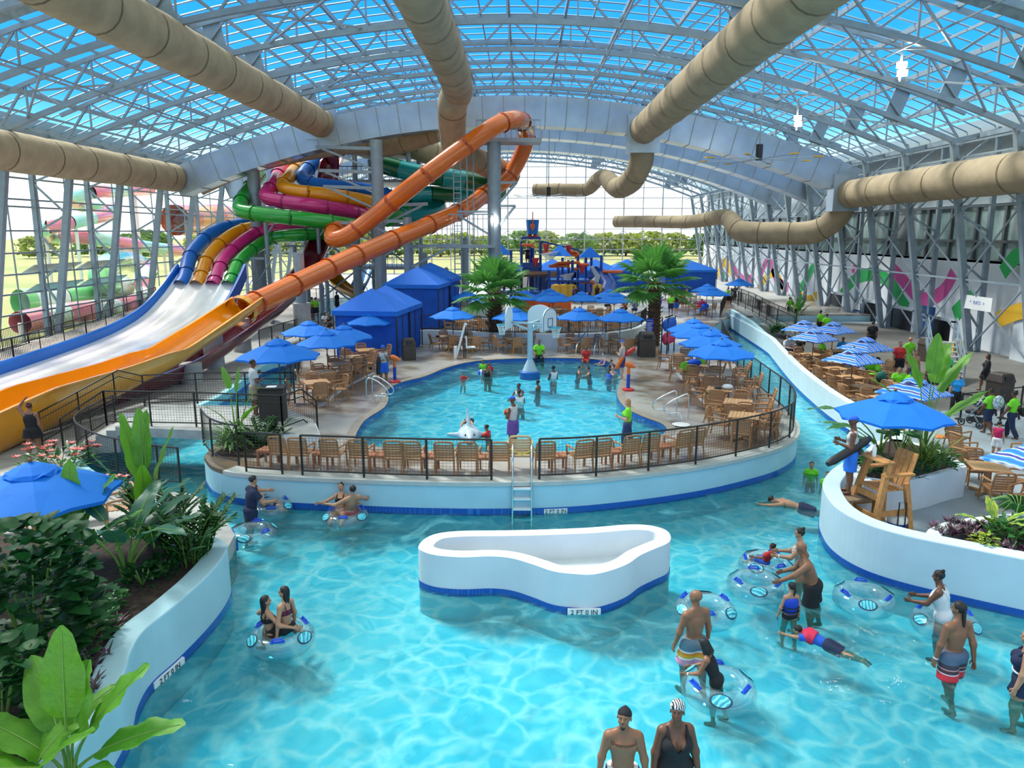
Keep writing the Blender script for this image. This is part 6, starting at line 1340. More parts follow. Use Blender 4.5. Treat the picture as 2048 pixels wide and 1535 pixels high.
    for g in wear:
        nm, m, tags, inf = g[0], g[1], g[2], g[3]; opt = g[4] if len(g) > 4 else {}; L = []
        for tg, q in pr:
            for w in tags:
                a, _, fr = w.partition(':')
                if a != tg: continue
                if q[0] == 'c':
                    p1 = Vector(q[1]); p2 = Vector(q[2]); r0, r1 = q[3] + inf, q[4] + inf
                    if fr: t = float(fr); p2 = p1.lerp(p2, t); r1 = r0 + (r1 - r0) * t; fl = opt.get('flare', .012); L.append(('c', tuple(p1), tuple(p2), r0, r1 + fl, True))
                    else: L.append(('c', tuple(p1), tuple(p2), r0, r1))
                else: L.append(('e', q[1], tuple(x + inf for x in q[2]), q[3] if len(q) > 3 else None))
        cl = []
        if 'zmax' in opt: cl.append((tuple(T((0, 0, opt['zmax']))), tuple(Rt @ Vector((0, 0, 1)))))
        if 'zmin' in opt: cl.append((tuple(T((0, 0, opt['zmin']))), tuple(Rt @ Vector((0, 0, -1)))))
        if 'neck' in opt: cl.append((tuple(T((0, .06 * ft, opt['neck']))), tuple((Rt @ Vector((0, opt.get('tip', .38), .92))).normalized())))
        if 'vee' in opt: cl.append(('v', tuple(T((0, .0, opt['vee']))), Rt, opt.get('vs', .45)))
        v_, f_ = sdf_mesh(L, vox * 1.1, opt.get('k', .016), cl); sub(nm, v_, f_, m)
        if opt.get('straps'):
            b = MB()
            for s in (-1, 1): b.tube([T(p) for p in ((s * .05 * ft, .052 * ft + .014, .745), (s * .056 * ft, .045 * ft, .79), (s * .055 * ft, .014, .838), (s * .05 * ft, -.03, .828), (s * .04, -.062 * ft, .76), (s * .03, -.066 * ft, .70))], .0085 * ft, 6)
            sub('straps', b.v, b.f, m)
    if hair and hair != 'bald':
        hm = hm or M_HAIRB; hp = []; clips = []; fc = lambda p, n: clips.append((tuple(HT(p)), tuple((Rh @ Vector(n)).normalized())))
        sc = lambda c, r: ('e', tuple(HT(c)), tuple(x * hh for x in r), np.array(Rh)); kp = lambda a, b_, r0, r1: ('c', tuple(HT(a)), tuple(HT(b_)), r0 * hh, r1 * hh)
        base = sc((0, -.06, .15), (.375, .43, .39)); ex = []
        if hair in ('short', 'bun', 'long', 'pony', 'dreads', 'locks'): hp.append(base); fc((0, .18, .2), (0, .8, -.6) if hair == 'short' else (0, .85, -.5)); 
        if hair == 'short': fc((0, 0, -.12), (0, .0, -1))
        if hair == 'bun': ex = [kp((0, -.3, .45), (0, -.34, .5), .15, .15)]
        if hair == 'long': ex = [kp((s * .24, -.12, .1), (s * .22, -.22, -.95), .17, .12) for s in (-1, 1)] + [kp((0, -.3, .1), (0, -.32, -1.15), .22, .16)]
        if hair == 'pony': ex = [kp((0, -.4, .2), (0, -.52, -.1), .12, .13), kp((0, -.52, -.1), (0, -.42, -.8), .13, .06)]
        if hair == 'dreads': rr = random.Random(3); ex = [kp((.3 * math.cos(a), -.08 + .34 * math.sin(a), .2), (.46 * math.cos(a) + rr.uniform(-.05, .05), -.1 + .46 * math.sin(a), -.75 + rr.uniform(-.15, .1)), .085, .055) for a in [2.4 + i * .28 for i in range(17)]]
        if hair == 'locks': ex = [kp((s * .1, -.34, .1), (s * .09, -.42, -1.0), .10, .08) for s in (-1, 0, 1)] + [kp((.0, -.42, -1.0), (.0, -.40, -1.9), .075, .05)]
        if hair == 'afro': ex = [sc((0, -.1, .2), (.56, .52, .5))]; fc((0, .24, .1), (0, .85, -.5))
        if hair in ('cap', 'visorcap'): hp.append(sc((0, -.05, .18), (.385, .44, .36))); fc((0, 0, .14), (0, 0, -1))
        if hair == 'durag': hp += [base, sc((0, -.1, .48), (.12, .16, .12))]; fc((0, .1, .12), (0, .35, -.94))
        if hair == 'swimcap': hp.append(sc((0, -.08, .22), (.40, .46, .44))); fc((0, .1, .12), (0, .40, -.92))
        nm = {'cap': 'cap', 'durag': 'durag', 'swimcap': 'swim_cap', 'visorcap': 'cap'}.get(hair, 'hair')
        if hp or hair == 'afro':
            v_, f_ = sdf_mesh(hp or ex, vox if lod < 2 else .02, .01, clips); ho = sub(nm, v_, f_, hm)
            if ex and hp: v2, f2 = sdf_mesh(ex, vox if lod < 2 else .02, .006); sub(hair if hair in ('dreads', 'bun') else 'hair_length', v2, f2, M_HAIRB if hair in ('dreads', 'locks') else hm)
        if hair == 'cap': b = MB(); b.lathe((0, 0, 0), [(.01, .02), (.5, 0), (.5, -.02), (.01, -.0)], 14); vs = [HT((v[0] * .72, v[1] * .75 + .36, v[2] + .17)) for v in b.v]; sub('cap_brim', vs, b.f, hm); 
    if band:
        Wr, v, u = wr[band]; b = MB(); b.tube([Wr - v * .016, Wr - v * .004], .0205, 10); sub('wristband', b.v, b.f, M_WHITE)
    return o, (lambda p: FIN @ Vector(p)), wr, T, HT
def cm(n, c, **k): return mat('cloth_' + n, c, .85, var=.12, scale=6, **k)
LIME = cm('lime', (.22, .75, .03)); KBLU = cm('royal_blue', (.02, .12, .62)); KBLK = cm('black', (.013, .013, .016)); KGRY = cm('light_grey', (.55, .57, .58)); KWHT = cm('white', (.80, .80, .80)); KRED = cm('red', (.62, .03, .03)); KNAV = cm('navy', (.015, .025, .07)); KKHA = cm('khaki', (.34, .27, .18)); KPUR = cm('purple', (.15, .08, .35)); KORG = cm('orange', (.80, .33, .02)); KTEAL = cm('sky_blue', (.02, .33, .75)); KMAG = cm('crimson', (.60, .02, .12)); KDEN = cm('denim', (.03, .06, .16))
TEE = ['chest', 'belly', 'shoulder', 'trap', 'uarm:.62']; TANK = ['chest', 'belly', 'shoulder']; SHORTS = ['pelvis', 'thigh:.85']; PANTS = ['pelvis', 'thigh', 'shin:.97']
tee = lambda m: ('tee_shirt', m, TEE, .013, {'neck': .84, 'zmin': .52}); tank = lambda m: ('tank_top', m, TANK, .011, {'neck': .815, 'zmin': .52}); shorts = lambda m, i=.018: ('shorts', m, SHORTS, i, {'zmax': .575, 'flare': .02}); pants = lambda m: ('trousers', m, PANTS, .012, {'zmax': .575})
onepiece = lambda m: ('swimsuit', m, ['chest', 'belly', 'pelvis', 'thigh:.16'], .011, {'neck': .775, 'straps': 1, 'flare': 0, 'k': .03}); briefs = lambda m: ('swim_bottom', m, ['pelvis', 'thigh:.14'], .009, {'zmax': .55, 'flare': 0}); bra = lambda m: ('bikini_top', m, ['chest'], .007, {'zmax': .755, 'zmin': .69, 'straps': 1})
SH1 = bandmat('sunset_band_shorts', [(.30, (.75, .32, .45)), (.385, (.85, .80, .80)), (.40, (.80, .40, .03)), (.43, (.85, .25, .02)), (.455, (.75, .72, .70)), (.47, (.12, .20, .26)), (.60, (.12, .20, .26))])
SH2 = bandmat('red_grey_band_shorts', [(.30, (.75, .03, .05)), (.385, (.8, .7, .7)), (.395, (.08, .03, .04)), (.425, (.7, .3, .3)), (.435, (.06, .04, .06)), (.475, (.10, .14, .22)), (.60, (.10, .14, .22))])
def checkmat():
    m = mat('white_check_shorts', (.8, .82, .85), .8); n = m.node_tree; t = n.nodes.new('ShaderNodeTexCoord'); b = n.nodes.new('ShaderNodeTexBrick'); b.offset = 0; b.inputs['Scale'].default_value = 9; b.inputs['Mortar Size'].default_value = .035; b.inputs['Color1'].default_value = b.inputs['Color2'].default_value = (.8, .82, .85, 1); b.inputs['Mortar'].default_value = (.02, .05, .16, 1)
    mp = n.nodes.new('ShaderNodeMapping'); mp.inputs['Rotation'].default_value = (PI / 2, 0, 0); n.links.new(t.outputs['Object'], mp.inputs[0]); n.links.new(mp.outputs[0], b.inputs['Vector']); n.links.new(b.outputs[0], n.nodes['Principled BSDF'].inputs['Base Color']); return m
SH3 = checkmat(); ZEB = patmat('zebra_cap', (.02, .02, .025), (.75, .75, .75), 9, .5, 'wave', stretch=(2, 2, 5)); LEO = patmat('animal_print', (.75, .72, .68), (.03, .025, .02), 90, .54)
W0 = -.6
def wp(px, py): q = P(px, py, 0); return Vector((q.x, q.y, W0))          # standing in the wave pool, seen where the water line cuts them
face = lambda d: {'away': 0, 'cam': PI, 'left': PI / 2, 'right': -PI / 2}[d] if isinstance(d, str) else d
# -- wave pool
person('bald man in grey, orange and pink banded shorts standing in the wave pool', wp(1386, 1322), .35, 1.84, 'wade', 'brown', [('shorts', SH1, SHORTS, .02, {'zmax': .575, 'flare': .025})], 'bald', lod=0, head=(.55, 0), band='R')
gp, _, _, _, _ = person('girl with short locks in black swimsuit leaning over a clear tube', wp(1432, 1376), 1.15, 1.42, 'push', 'brown', [onepiece(KBLK), briefs(KBLK)], 'dreads', fem=True, fat=.92, lod=0, lean=.42, head=(.1, -.2), band='L')
mn, FN, wrm, TM, HM = person('bearded man in black durag and white checked shorts at the frame bottom', wp(1243, 1588), PI - .05, 1.80, 'wade', 'brown', [('shorts', SH3, SHORTS, .02, {'zmax': .57, 'flare': .02})], 'durag', hm=KBLK, lod=0, head=(-.3, .2))
b = MB(); [b.ball(c, r, 10, 6) for c, r in (((0, .245, -.44), (.13, .11, .13)), ((0, .37, -.175), (.11, .03, .022)))]; me_ = MB(); me_.add([HM(v) for v in b.v], b.f); be = me_.build('goatee', M_HAIRB, mn, smooth=True)
tx = text('Determined', .036, (0, 0, 0), (0, 0, 0), M_TEXTBLK, mn, 'chest_tattoo', .0004)
for v in tx.data.vertices: x, y = v.co.x, v.co.y; v.co = Vector((-x, .066 - x * x * 3.2 + (.775 - .772) * .1 + .006 - (y * .25), .772 + y + x * x * 1.2))
person('woman in zebra swim cap and black plunging swimsuit at the frame bottom', wp(1346, 1572), PI + .1, 1.78, 'wade', 'dark', [('swimsuit', KBLK, ['chest', 'belly', 'pelvis', 'thigh:.12'], .010, {'neck': .80, 'straps': 1, 'flare': 0, 'vee': .665, 'vs': .5, 'k': .035})], 'swimcap', hm=ZEB, fem=True, fat=1.25, lod=0, head=(-.4, .22), band='L')
person('woman in black and white animal-print swimsuit with a bun, holding a clear tube', wp(1600, 1158), 1.25, 1.68, 'push', 'tan', [('swimsuit', LEO, ['chest', 'belly', 'pelvis', 'thigh:.16'], .011, {'neck': .775, 'straps': 1, 'flare': 0, 'k': .03})], 'bun', fem=True, fat=1.08, lod=0, lean=.1, band='L')
person('heavy bald man in black swim shorts bending to a girl in blue vest', wp(1622, 1203), 1.35, 1.80, 'reach', 'brown', [shorts(KBLK)], 'bald', fat=1.28, lod=0, lean=.35, head=(.1, -.3), belly=.012)
LV = mat('life_vest_blue', (.01, .06, .55), .6, var=.1); LVR = mat('life_vest_red', (.72, .02, .08), .6, var=.1)
gv, _, _, GT, _ = person('girl in blue life vest with a ponytail walking away through the wave pool', wp(1579, 1236), .1, 1.28, 'wade', 'tan', [('life_vest', LV, ['chest', 'belly'], .035, {'zmin': .56, 'zmax': .80}), briefs(KBLK)], 'pony', fem=True, fat=.92, lod=0, head=(.3, 0))
b = MB()
for z in (.60, .66): b.lathe(GT((0, 0, z)), [(.127, -.008), (.130, 0), (.127, .008)], 18)
b.v = [(v[0], v[1] * .82, v[2]) for v in b.v]; b.build('vest_straps', M_BLACK, gv)
person('boy in red vest and blue rash shirt swimming face down in the wave pool', P(1645, 1283, .02), .9, 1.2, 'swim', 'tan', [('life_vest', LVR, ['chest', 'trap', 'shoulder'], .035, {'zmin': .70}), ('rash_shirt', KBLU, TEE, .014, {'zmin': .56}), ('shorts', KNAV, SHORTS, .014, {'zmax': .6})], 'short', lod=0, head=(0, .9))
person('small child in a red shirt sitting in a clear tube beside two adults', P(1530, 1128, .05), .6, 1.0, 'tubesit', 'brown', [tee(KRED), shorts(KBLU)], 'bun', lod=1, fem=True)
person('woman in white swimsuit walking beside a clear tube near the planter wall', wp(1882, 1258), .9, 1.68, 'push', 'dark', [onepiece(KWHT)], 'bun', fem=True, fat=1.1, lod=0, lean=.2)
person('man with waist-long black locks in red and grey banded shorts', wp(1902, 1350), .25, 1.85, 'walk', 'brown', [('shorts', SH2, SHORTS, .02, {'zmax': .575, 'flare': .025})], 'locks', lod=0, head=(.5, 0), band='L', over=dict(armL=((.25, .05, -1), (.1, .15, -1)), legR=((.06, .22, -1), (.02, .0, -1)), legL=((.05, -.12, -1), (.02, -.45, -1))))
person('woman in dark swim dress with a white belt cut by the frame edge', wp(2042, 1390), 1.0, 1.66, 'wade', 'tan', [('swim_dress', KNAV, ['chest', 'belly', 'pelvis', 'thigh:.45'], .014, {'neck': .79, 'straps': 1, 'flare': .03}), ('belt', KWHT, ['belly'], .022, {'zmax': .625, 'zmin': .605})], 'bun', fem=True, fat=1.28, lod=0)
person('girl in maroon bikini top sitting up on a clear tube', P(574, 1262, .14), 1.1, 1.55, 'sit', 'tan', [bra(cm('maroon', (.12, .02, .05))), shorts(KBLK, .012)], 'long', fem=True, fat=.9, lod=0, head=(.5, .05), over=dict(armL=((.35, -.1, -1), (.1, .1, -1)), armR=((.35, .1, -1), (.05, .15, -1)), legL=((.2, 1, -.2), (0, .3, -1)), legR=((.2, 1, -.2), (0, .3, -1))))
person('dark-haired girl curled in the same clear tube, back to the camera', P(541, 1275, .02), -.7, 1.5, 'tubesit', 'tan', [bra(KBLK), briefs(KBLK)], 'long', fem=True, fat=.9, lod=0, lean=-.1, head=(-.5, 0))
person('man in a black tee shirt wading beside a clear tube by the island wall', wp(503, 1046), -.9, 1.78, 'reach', 'tan', [tee(KNAV), shorts(KNAV)], 'short', lod=0, fat=1.1)
person('child lying back in a clear tube beside the man in black tee', P(532, 1018, .05), -1.2, 1.3, 'tubesit', 'light', [shorts(KNAV)], 'short', lod=1)
person('man hugging a woman in a clear tube, red shorts in the water', P(700, 1030, .0), .6, 1.7, 'tubesit', 'tan', [shorts(KRED)], 'short', lod=1)
person('dark-haired woman sharing a clear tube with the hugging man', P(680, 1030, .02), PI, 1.5, 'tubesit', 'tan', [bra(KBLK)], 'bun', fem=True, lod=1)
person('boy in lime shirt floating in the river, nearer the deck wall', Vector((*P(1622, 946, 0).xy, -.98)), PI - .3, 1.3, 'stand', 'tan', [tee(LIME)], 'short', lod=1); person('boy in lime shirt floating in the river below the lifeguard', Vector((*P(1655, 967, 0).xy, -.98)), PI - .6, 1.3, 'stand', 'tan', [tee(LIME)], 'short', lod=1)
person('man swimming at the mouth of the lazy river', P(1592, 1012, -.02), 1.2, 1.7, 'swim', 'tan', [shorts(KNAV)], 'short', lod=1)
# -- lifeguards and staff
lg, FL, wl, TL_, HL = person('lifeguard in grey tank top and blue shorts standing on the wooden step by the river', P(1692, 987, 1.05), 1.15, 1.82, 'cross', 'dark', [tank(KGRY), shorts(cm('guard_blue', (.03, .20, .80)))], 'cap', hm=KBLU, lod=0, over=dict(armL=((.18, .1, -1), (-.2, 1, .3)), armR=((.18, .1, -1), (-.3, 1, .3))))
b = MB(); b.box((0, -.085, .56), (.09, .05, .06)); b.build('hip_pack', M_BLACK, lg); b = MB(); b.tube([(.10, .02, .56), (.07, .075, .70), (-.02, .06, .83), (-.07, -.05, .80), (.02, -.085, .66), (.10, -.02, .57)], .007, 6); b.build('strap', M_BLACK, lg)
def guard(label, loc, rz, h, sk, top, sh, pose='cross', hair='cap', hm=KBLU, fem=False, lod=1, **k): return person(label, loc, rz, h, pose, sk, [tank(top), shorts(sh)], hair, hm, fem, lod=lod, **k)
g2 = guard('lifeguard with an orange rescue tube on the deck edge facing the shark float', P(1026, 900, ZD), .9, 1.56, 'dark', KGRY, KPUR, fem=True)
g3 = guard('lifeguard holding his chin beside the orange water cannon, cabana behind', P(768, 769, ZD), PI + .3, 1.62, 'brown', KGRY, KBLU, pose='chin'); g4 = guard('lifeguard with red rescue tube beside the right-hand water cannon', P(1243, 757, ZD), 1.2, 1.64, 'light', KGRY, cm('guard_purple', (.06, .05, .22)))
def rescue(o_label, a, b_, m, r=.075, parent=None): a = Vector(a); b_ = Vector(b_); bb = MB(); n = 7; pts = [a.lerp(b_, i / n) for i in range(n + 1)]; bb.tube(pts, [r * .6] + [r] * (n - 1) + [r * .6], 10); o = tag(bb.build('rescue_tube', m, smooth=50), o_label, 'rescue tube'); return o
q = P(1692, 987, 1.05); rescue('long black rescue tube slung behind the river lifeguard', PY(1655, 928, q.y - .35), PY(1740, 876, q.y + .1), M_BLACK, .10)
q = P(1026, 893, ZD); rescue('orange rescue tube held by the lifeguard at the shark float', q + Vector((-.22, -.1, 1.15)), q + Vector((.08, -.22, .62)), M_ORANGEP, .09)
q = P(1243, 757, ZD); rescue('orange rescue tube under the arm of the guard by the right cannon', q + Vector((-.28, -.2, .45)), q + Vector((.0, -.25, 1.0)), M_ORANGEP, .09); rescue('pinkish red float on the back of the guard by the right cannon', q + Vector((.1, .1, 1.0)), q + Vector((.55, .1, 1.32)), M_RED, .09)
q = P(768, 769, ZD); rescue('black rescue tube held upright by the guard near the cabana', q + Vector((-.2, -.2, .45)), q + Vector((-.14, -.2, 1.2)), M_BLACK, .08)
person('attendant in grey shirt and khaki shorts leaning at the bridge lectern', P(512, 832, 1.25), -1.0, 1.80, 'chin', 'dark', [tee(KGRY), shorts(KKHA)], 'short', lod=1)
person('woman in black dress with reddish hair walking by the yellow trough', P(72, 918, ZW), .2, 1.70, 'wave', 'brown', [('dress', KBLK, ['chest', 'belly', 'pelvis', 'thigh:.5'], .02, {'neck': .80, 'straps': 1, 'flare': .03})], 'bun', hm=M_HAIRR, fem=True, fat=1.15, lod=0)
wg, *_ = person('woman in lime tee with long blond hair walking at the pool front', P(1253, 900, ZD), 1.4, 1.5, 'phone', 'light', [tee(LIME), pants(KDEN)], 'long', hm=M_HAIRL, fem=True, fat=1.1, lod=0); b = MB(); b.ball((.08, -.06, .53), (.08, .03, .06)); b.build('shoulder_bag', M_BLACK, wg)
# -- activity pool
zp_ = .735
for px, py, rz, h, pose, sk, wear, hr, fem, dz, lab in [
    (1040, 788, 2.6, 1.7, 'reach', 'dark', [tank(KWHT)], 'short', False, -1.22, 'man in white tank reaching out, further of two in the pool centre'), (1040, 802, 0.4, 1.7, 'reach', 'dark', [tank(KWHT)], 'short', False, -1.25, 'man in white tank, nearer of two in the pool centre'), (1076, 778, 1.2, 1.6, 'stand', 'dark', [], 'short', False, -1.2, 'shirtless boy right of the two men in white tanks'), (1107, 757, 0.6, 1.7, 'chin', 'dark', [tank(KWHT)], 'short', False, -1.1, 'man in white tank standing right of the basketball post'),
    (975, 752, 2.8, 1.65, 'stand', 'brown', [onepiece(KBLK)], 'short', True, -1.05, 'woman in black swimsuit holding a small ball by the pool edge'), (966, 738, 2.9, 1.2, 'stand', 'brown', [tee(LIME)], 'short', False, -.75, 'child in lime shirt behind the woman in black swimsuit'), (980, 741, 2.9, 1.1, 'stand', 'brown', [tee(KRED)], 'short', False, -.72, 'child in red shirt behind the woman in black swimsuit'), (926, 756, -2.6, 1.1, 'reach', 'tan', [tee(KRED)], 'short', False, -.82, 'small child in red near the rounded pool corner'),
    (1155, 747, -1.6, 1.6, 'reach', 'tan', [onepiece(KBLK)], 'short', True, -1.22, 'bather with black hair left of a pair near the steps'), (1180, 749, 1.5, 1.6, 'reach', 'tan', [onepiece(KBLK)], 'short', True, -1.22, 'bather with black hair right of a pair near the steps'), (1207, 730, 2.0, 1.6, 'sit', 'light', [onepiece(KPUR)], 'bun', True, -.2, 'woman in purple swimsuit lounging by the pool steps'), (1222, 735, 1.9, 1.3, 'sit', 'tan', [tank(KBLK)], 'short', False, -.3, 'dark-haired child leaning at the pool steps'), (1218, 752, 2.0, 1.3, 'stand', 'brown', [tee(KBLU)], 'short', False, -.98, 'child in blue shirt in the water below the guard'), (1226, 748, 2.6, 1.6, 'stand', 'light', [], 'bun', True, -1.2, 'woman behind the child in blue shirt')]:
    q = P(px, py, zp_); person(lab, (q.x, q.y, zp_ + dz * .94), rz, h * .93, pose, sk, wear, hr, None, fem, lod=1)
q = P(1078, 716, ZD); person('man in lime shirt sitting on the pool edge behind the basketball post', (q.x, q.y, ZD), PI, 1.75, 'sit', 'brown', [tee(LIME), pants(KBLK)], 'short', lod=1)
q = P(1172, 718, ZD); person('boy in red shirt sitting between the pool handrails', (q.x, q.y, ZD - .1), PI - .2, 1.4, 'sit', 'brown', [tee(KRED), shorts(KRED)], 'short', lod=1)
# -- plaza
for px, py, rz, h, pose, sk, wear, hr, hm, fem, ft, lab in [
    (1794, 757, PI - .2, 1.78, 'stand', 'tan', [tee(KRED), shorts(KBLK)], 'short', None, False, 1.2, 'heavy man in red tee with black print walking by the brown bin'), (1814, 745, .2, 1.8, 'walk', 'tan', [tee(LIME), shorts(KKHA)], 'bald', None, False, 1.1, 'man in lime shirt behind the heavy man in red'), (1824, 772, PI, 1.65, 'stand', 'tan', [shorts(KTEAL)], 'short', None, False, 1.0, 'shirtless young man in turquoise shorts beside the man in red'),
    (1859, 790, PI + .2, 1.66, 'walk', 'brown', [bra(KORG), shorts(KBLK)], 'long', None, True, 1.1, 'woman in orange bikini top walking past the tables'), (1886, 786, .1, 1.82, 'stand', 'dark', [tee(cm('mint_green', (.10, .62, .20))), pants(KBLK)], 'short', None, False, 1.1, 'man in bright green polo and black trousers, seen from behind'), (1908, 828, PI - .5, 1.66, 'walk', 'light', [tee(KTEAL), pants(KBLK)], 'long', M_HAIRR, True, .95, 'woman in sky blue polo with dark red hair walking'),
    (1972, 868, .5, 1.64, 'walk', 'dark', [tee(LIME), ('shorts', KNAV, SHORTS, .016, {'zmax': .58})], 'bun', None, True, 1.15, 'woman in lime tee with a patterned backpack pushing a stroller'), (2018, 877, .6, 1.68, 'walk', 'dark', [tee(LIME), pants(KNAV)], 'bun', None, True, 1.05, 'woman in lime tee with a shoulder bag at the queue rope'), (1990, 915, -.9, 1.15, 'stand', 'tan', [('vest', KMAG, TANK, .02, {'zmin': .5}), shorts(KWHT)], 'short', None, False, 1.0, 'toddler in a crimson vest looking down on the plaza'),
    (1968, 782, 1.2, 1.68, 'walk', 'brown', [('cover_up', KBLK, ['chest', 'belly', 'pelvis', 'uarm', 'farm', 'shoulder', 'thigh:.8'], .02, {'flare': .03})], 'long', None, True, 1.1, 'woman in a long black cover-up by the metal stairs'), (1741, 702, -.4, 1.75, 'stand', 'brown', [tee(KBLK), pants(KBLK)], 'short', None, False, 1.2, 'person in black walking out of the dark doorway'), (1638, 672, .4, 1.75, 'stand', 'brown', [tee(LIME), pants(KBLK)], 'short', None, False, 1.0, 'person in lime standing by the first dark doorway'), (1650, 680, .2, 1.72, 'stand', 'brown', [tee(LIME), pants(KKHA)], 'short', None, False, 1.2, 'person in lime bending behind the wave-print umbrellas'),
    (1577, 635, .4, 1.7, 'walk', 'tan', [tee(LIME), pants(KBLK)], 'short', None, False, 1.0, 'person in lime vest near the ramp foot plants'), (1592, 640, .4, 1.7, 'walk', 'brown', [tee(LIME), pants(KBLK)], 'short', None, False, 1.0, 'second person in lime near the ramp foot plants')]:
    person(lab, P(px, py, ZP), rz, h * .96, pose, sk, wear, hr, hm, fem, ft, lod=1)
for px, py, rz, sk, wear, hr, lab in [(1795, 777, PI - .3, 'tan', [tee(LIME), shorts(KBLK)], 'short', 'older person in lime tee resting folded arms on the table'), (1814, 780, 1.3, 'dark', [tee(LIME), shorts(KBLK)], 'short', 'person in lime tee leaning away at the same table as the folded arms'), (1741, 755, 2.4, 'dark', [tee(LIME), shorts(KBLK)], 'afro', 'person in lime tee slumped over the table with the lime bag'), (1752, 757, -2.2, 'dark', [tee(LIME), shorts(KBLK)], 'afro', 'second person in lime tee bowed over the table with the lime bag'),
    (1642, 712, -2.4, 'brown', [tee(LIME), shorts(KBLK)], 'short', 'person in lime hood at the table under the rear umbrellas'), (1684, 708, 2.6, 'brown', [tee(KTEAL), shorts(KBLK)], 'short', 'child in pale blue and lime at a table behind'), (1573, 704, -2.6, 'light', [tee(KWHT), shorts(KNAV)], 'cap', 'man in white tee and dark cap sitting at the river wall'), (1600, 702, 2.2, 'light', [tee(KBLK), shorts(KBLK)], 'short', 'person in black sitting across from the man in white tee'), (1788, 877, 2.6, 'brown', [tee(LIME), shorts(KBLK)], 'short', 'person in lime half hidden below the big blue umbrella')]:
    q = P(px, py, ZP + .45); person(lab, (q.x, q.y, ZP + .46), rz, 1.65, 'sit', sk, wear, hr, None, False, 1.1, lod=1)
# -- far terrace crowd
rc_ = random.Random(11); cols = [(LIME, 'lime'), (KRED, 'red'), (KNAV, 'navy'), (KPUR, 'purple'), (KWHT, 'white'), (KTEAL, 'sky blue'), (KBLK, 'black'), (KORG, 'orange')]
for px, py, ci, pose, lab in [(1341, 630, 0, 'stand', 'tall person in lime tee and black shorts standing at the tall palm'), (1319, 622, 5, 'stand', 'bather in turquoise bottoms standing left of the lime tee by the palm'), (1352, 628, 6, 'stand', 'person in grey clothes right of the tall lime tee'), (1403, 620, 0, 'sit', 'woman in lime tee sitting with her back to the river'), (1147, 607, 3, 'stand', 'person in purple standing under the back umbrellas'), (1153, 608, 6, 'stand', 'person in black beside the one in purple under the umbrellas'), (1178, 605, 3, 'stand', 'person in purple suit right of the yellow barrel umbrella'), (1194, 604, 6, 'walk', 'person in black shorts near the back umbrella pole'), (1212, 612, 4, 'sit', 'dark-haired person sitting left of the taller palm'), (1250, 618, 1, 'sit', 'person in red sitting in front of the taller palm'), (1270, 620, 3, 'sit', 'person in dark pink sitting near the taller palm'), (1365, 604, 1, 'sit', 'person in red among the back corner tables'), (1376, 606, 4, 'sit', 'person in white among the back corner tables'), (1461, 612, 4, 'walk', 'woman with a white top walking down the ramp'), (1468, 606, 6, 'wave', 'person in black at the ramp head below the small umbrella'), (1455, 612, 0, 'stand', 'person in lime at the ramp fence corner'), (1049, 560, 6, 'stand', 'person on the tan deck of the splash structure'), (918, 580, 1, 'stand', 'bather by the dark post near the rear cabana'), (626, 640, 0, 'stand', 'person in green shirt by the side pool'), (633, 640, 0, 'stand', 'taller person in green shirt by the side pool'), (650, 650, 4, 'sit', 'woman with big hair and white shirt by the side pool'), (660, 652, 6, 'sit', 'child with curly hair by the side pool'), (675, 625, 6, 'stand', 'dark-clad person standing in the side pool'), (789, 598, 0, 'stand', 'person in lime near the tower stairs'), (645, 596, 4, 'stand', 'person in white behind the picket fence at the yellow slide')]:
    z = ZD if px < 800 else ZU; q = P(px, py, z if pose != 'sit' else z + .45); 
    if px == 1049: q = PY(1055, 531, 70) + Vector((0, 0, .12))
    person(lab, q, rc_.uniform(0, 6.2), rc_.uniform(1.5, 1.66), pose, rc_.choice(['tan', 'brown', 'dark']), [tee(cols[ci][0]), shorts(rc_.choice([KBLK, KNAV, KBLU]))], rc_.choice(['short', 'short', 'bun']), None, rc_.random() < .4, 1.05, lod=2)
# ------------------------------------------------------------------ clear inner tubes
def vinyl():
    m = bpy.data.materials.new('clear_vinyl'); m.use_nodes = True; n = m.node_tree; n.nodes.clear(); L = n.links; N = lambda t: n.nodes.new(t); o = N('ShaderNodeOutputMaterial'); t = N('ShaderNodeBsdfTransparent'); g = N('ShaderNodeBsdfGlossy'); d = N('ShaderNodeBsdfDiffuse'); lw = N('ShaderNodeLayerWeight'); lw.inputs[0].default_value = .35; mx = N('ShaderNodeMixShader'); m2 = N('ShaderNodeMixShader'); mr = N('ShaderNodeMapRange'); mr.inputs[3].default_value = .04; mr.inputs[4].default_value = .5
    t.inputs[0].default_value = (.93, .98, 1, 1); g.inputs['Roughness'].default_value = .05; d.inputs[0].default_value = (.75, .88, .92, 1); L.new(lw.outputs['Facing'], mr.inputs[0]); L.new(mr.outputs[0], mx.inputs[0]); L.new(t.outputs[0], m2.inputs[1]); L.new(d.outputs[0], m2.inputs[2]); m2.inputs[0].default_value = .07; L.new(m2.outputs[0], mx.inputs[1]); L.new(g.outputs[0], mx.inputs[2]); L.new(mx.outputs[0], o.inputs[0]); return m
M_VINYL = vinyl(); M_LOGO = patmat('wave_logo_print', (.015, .36, .50), (.20, .72, .80), 5, .5, 'wave', rough=.3)
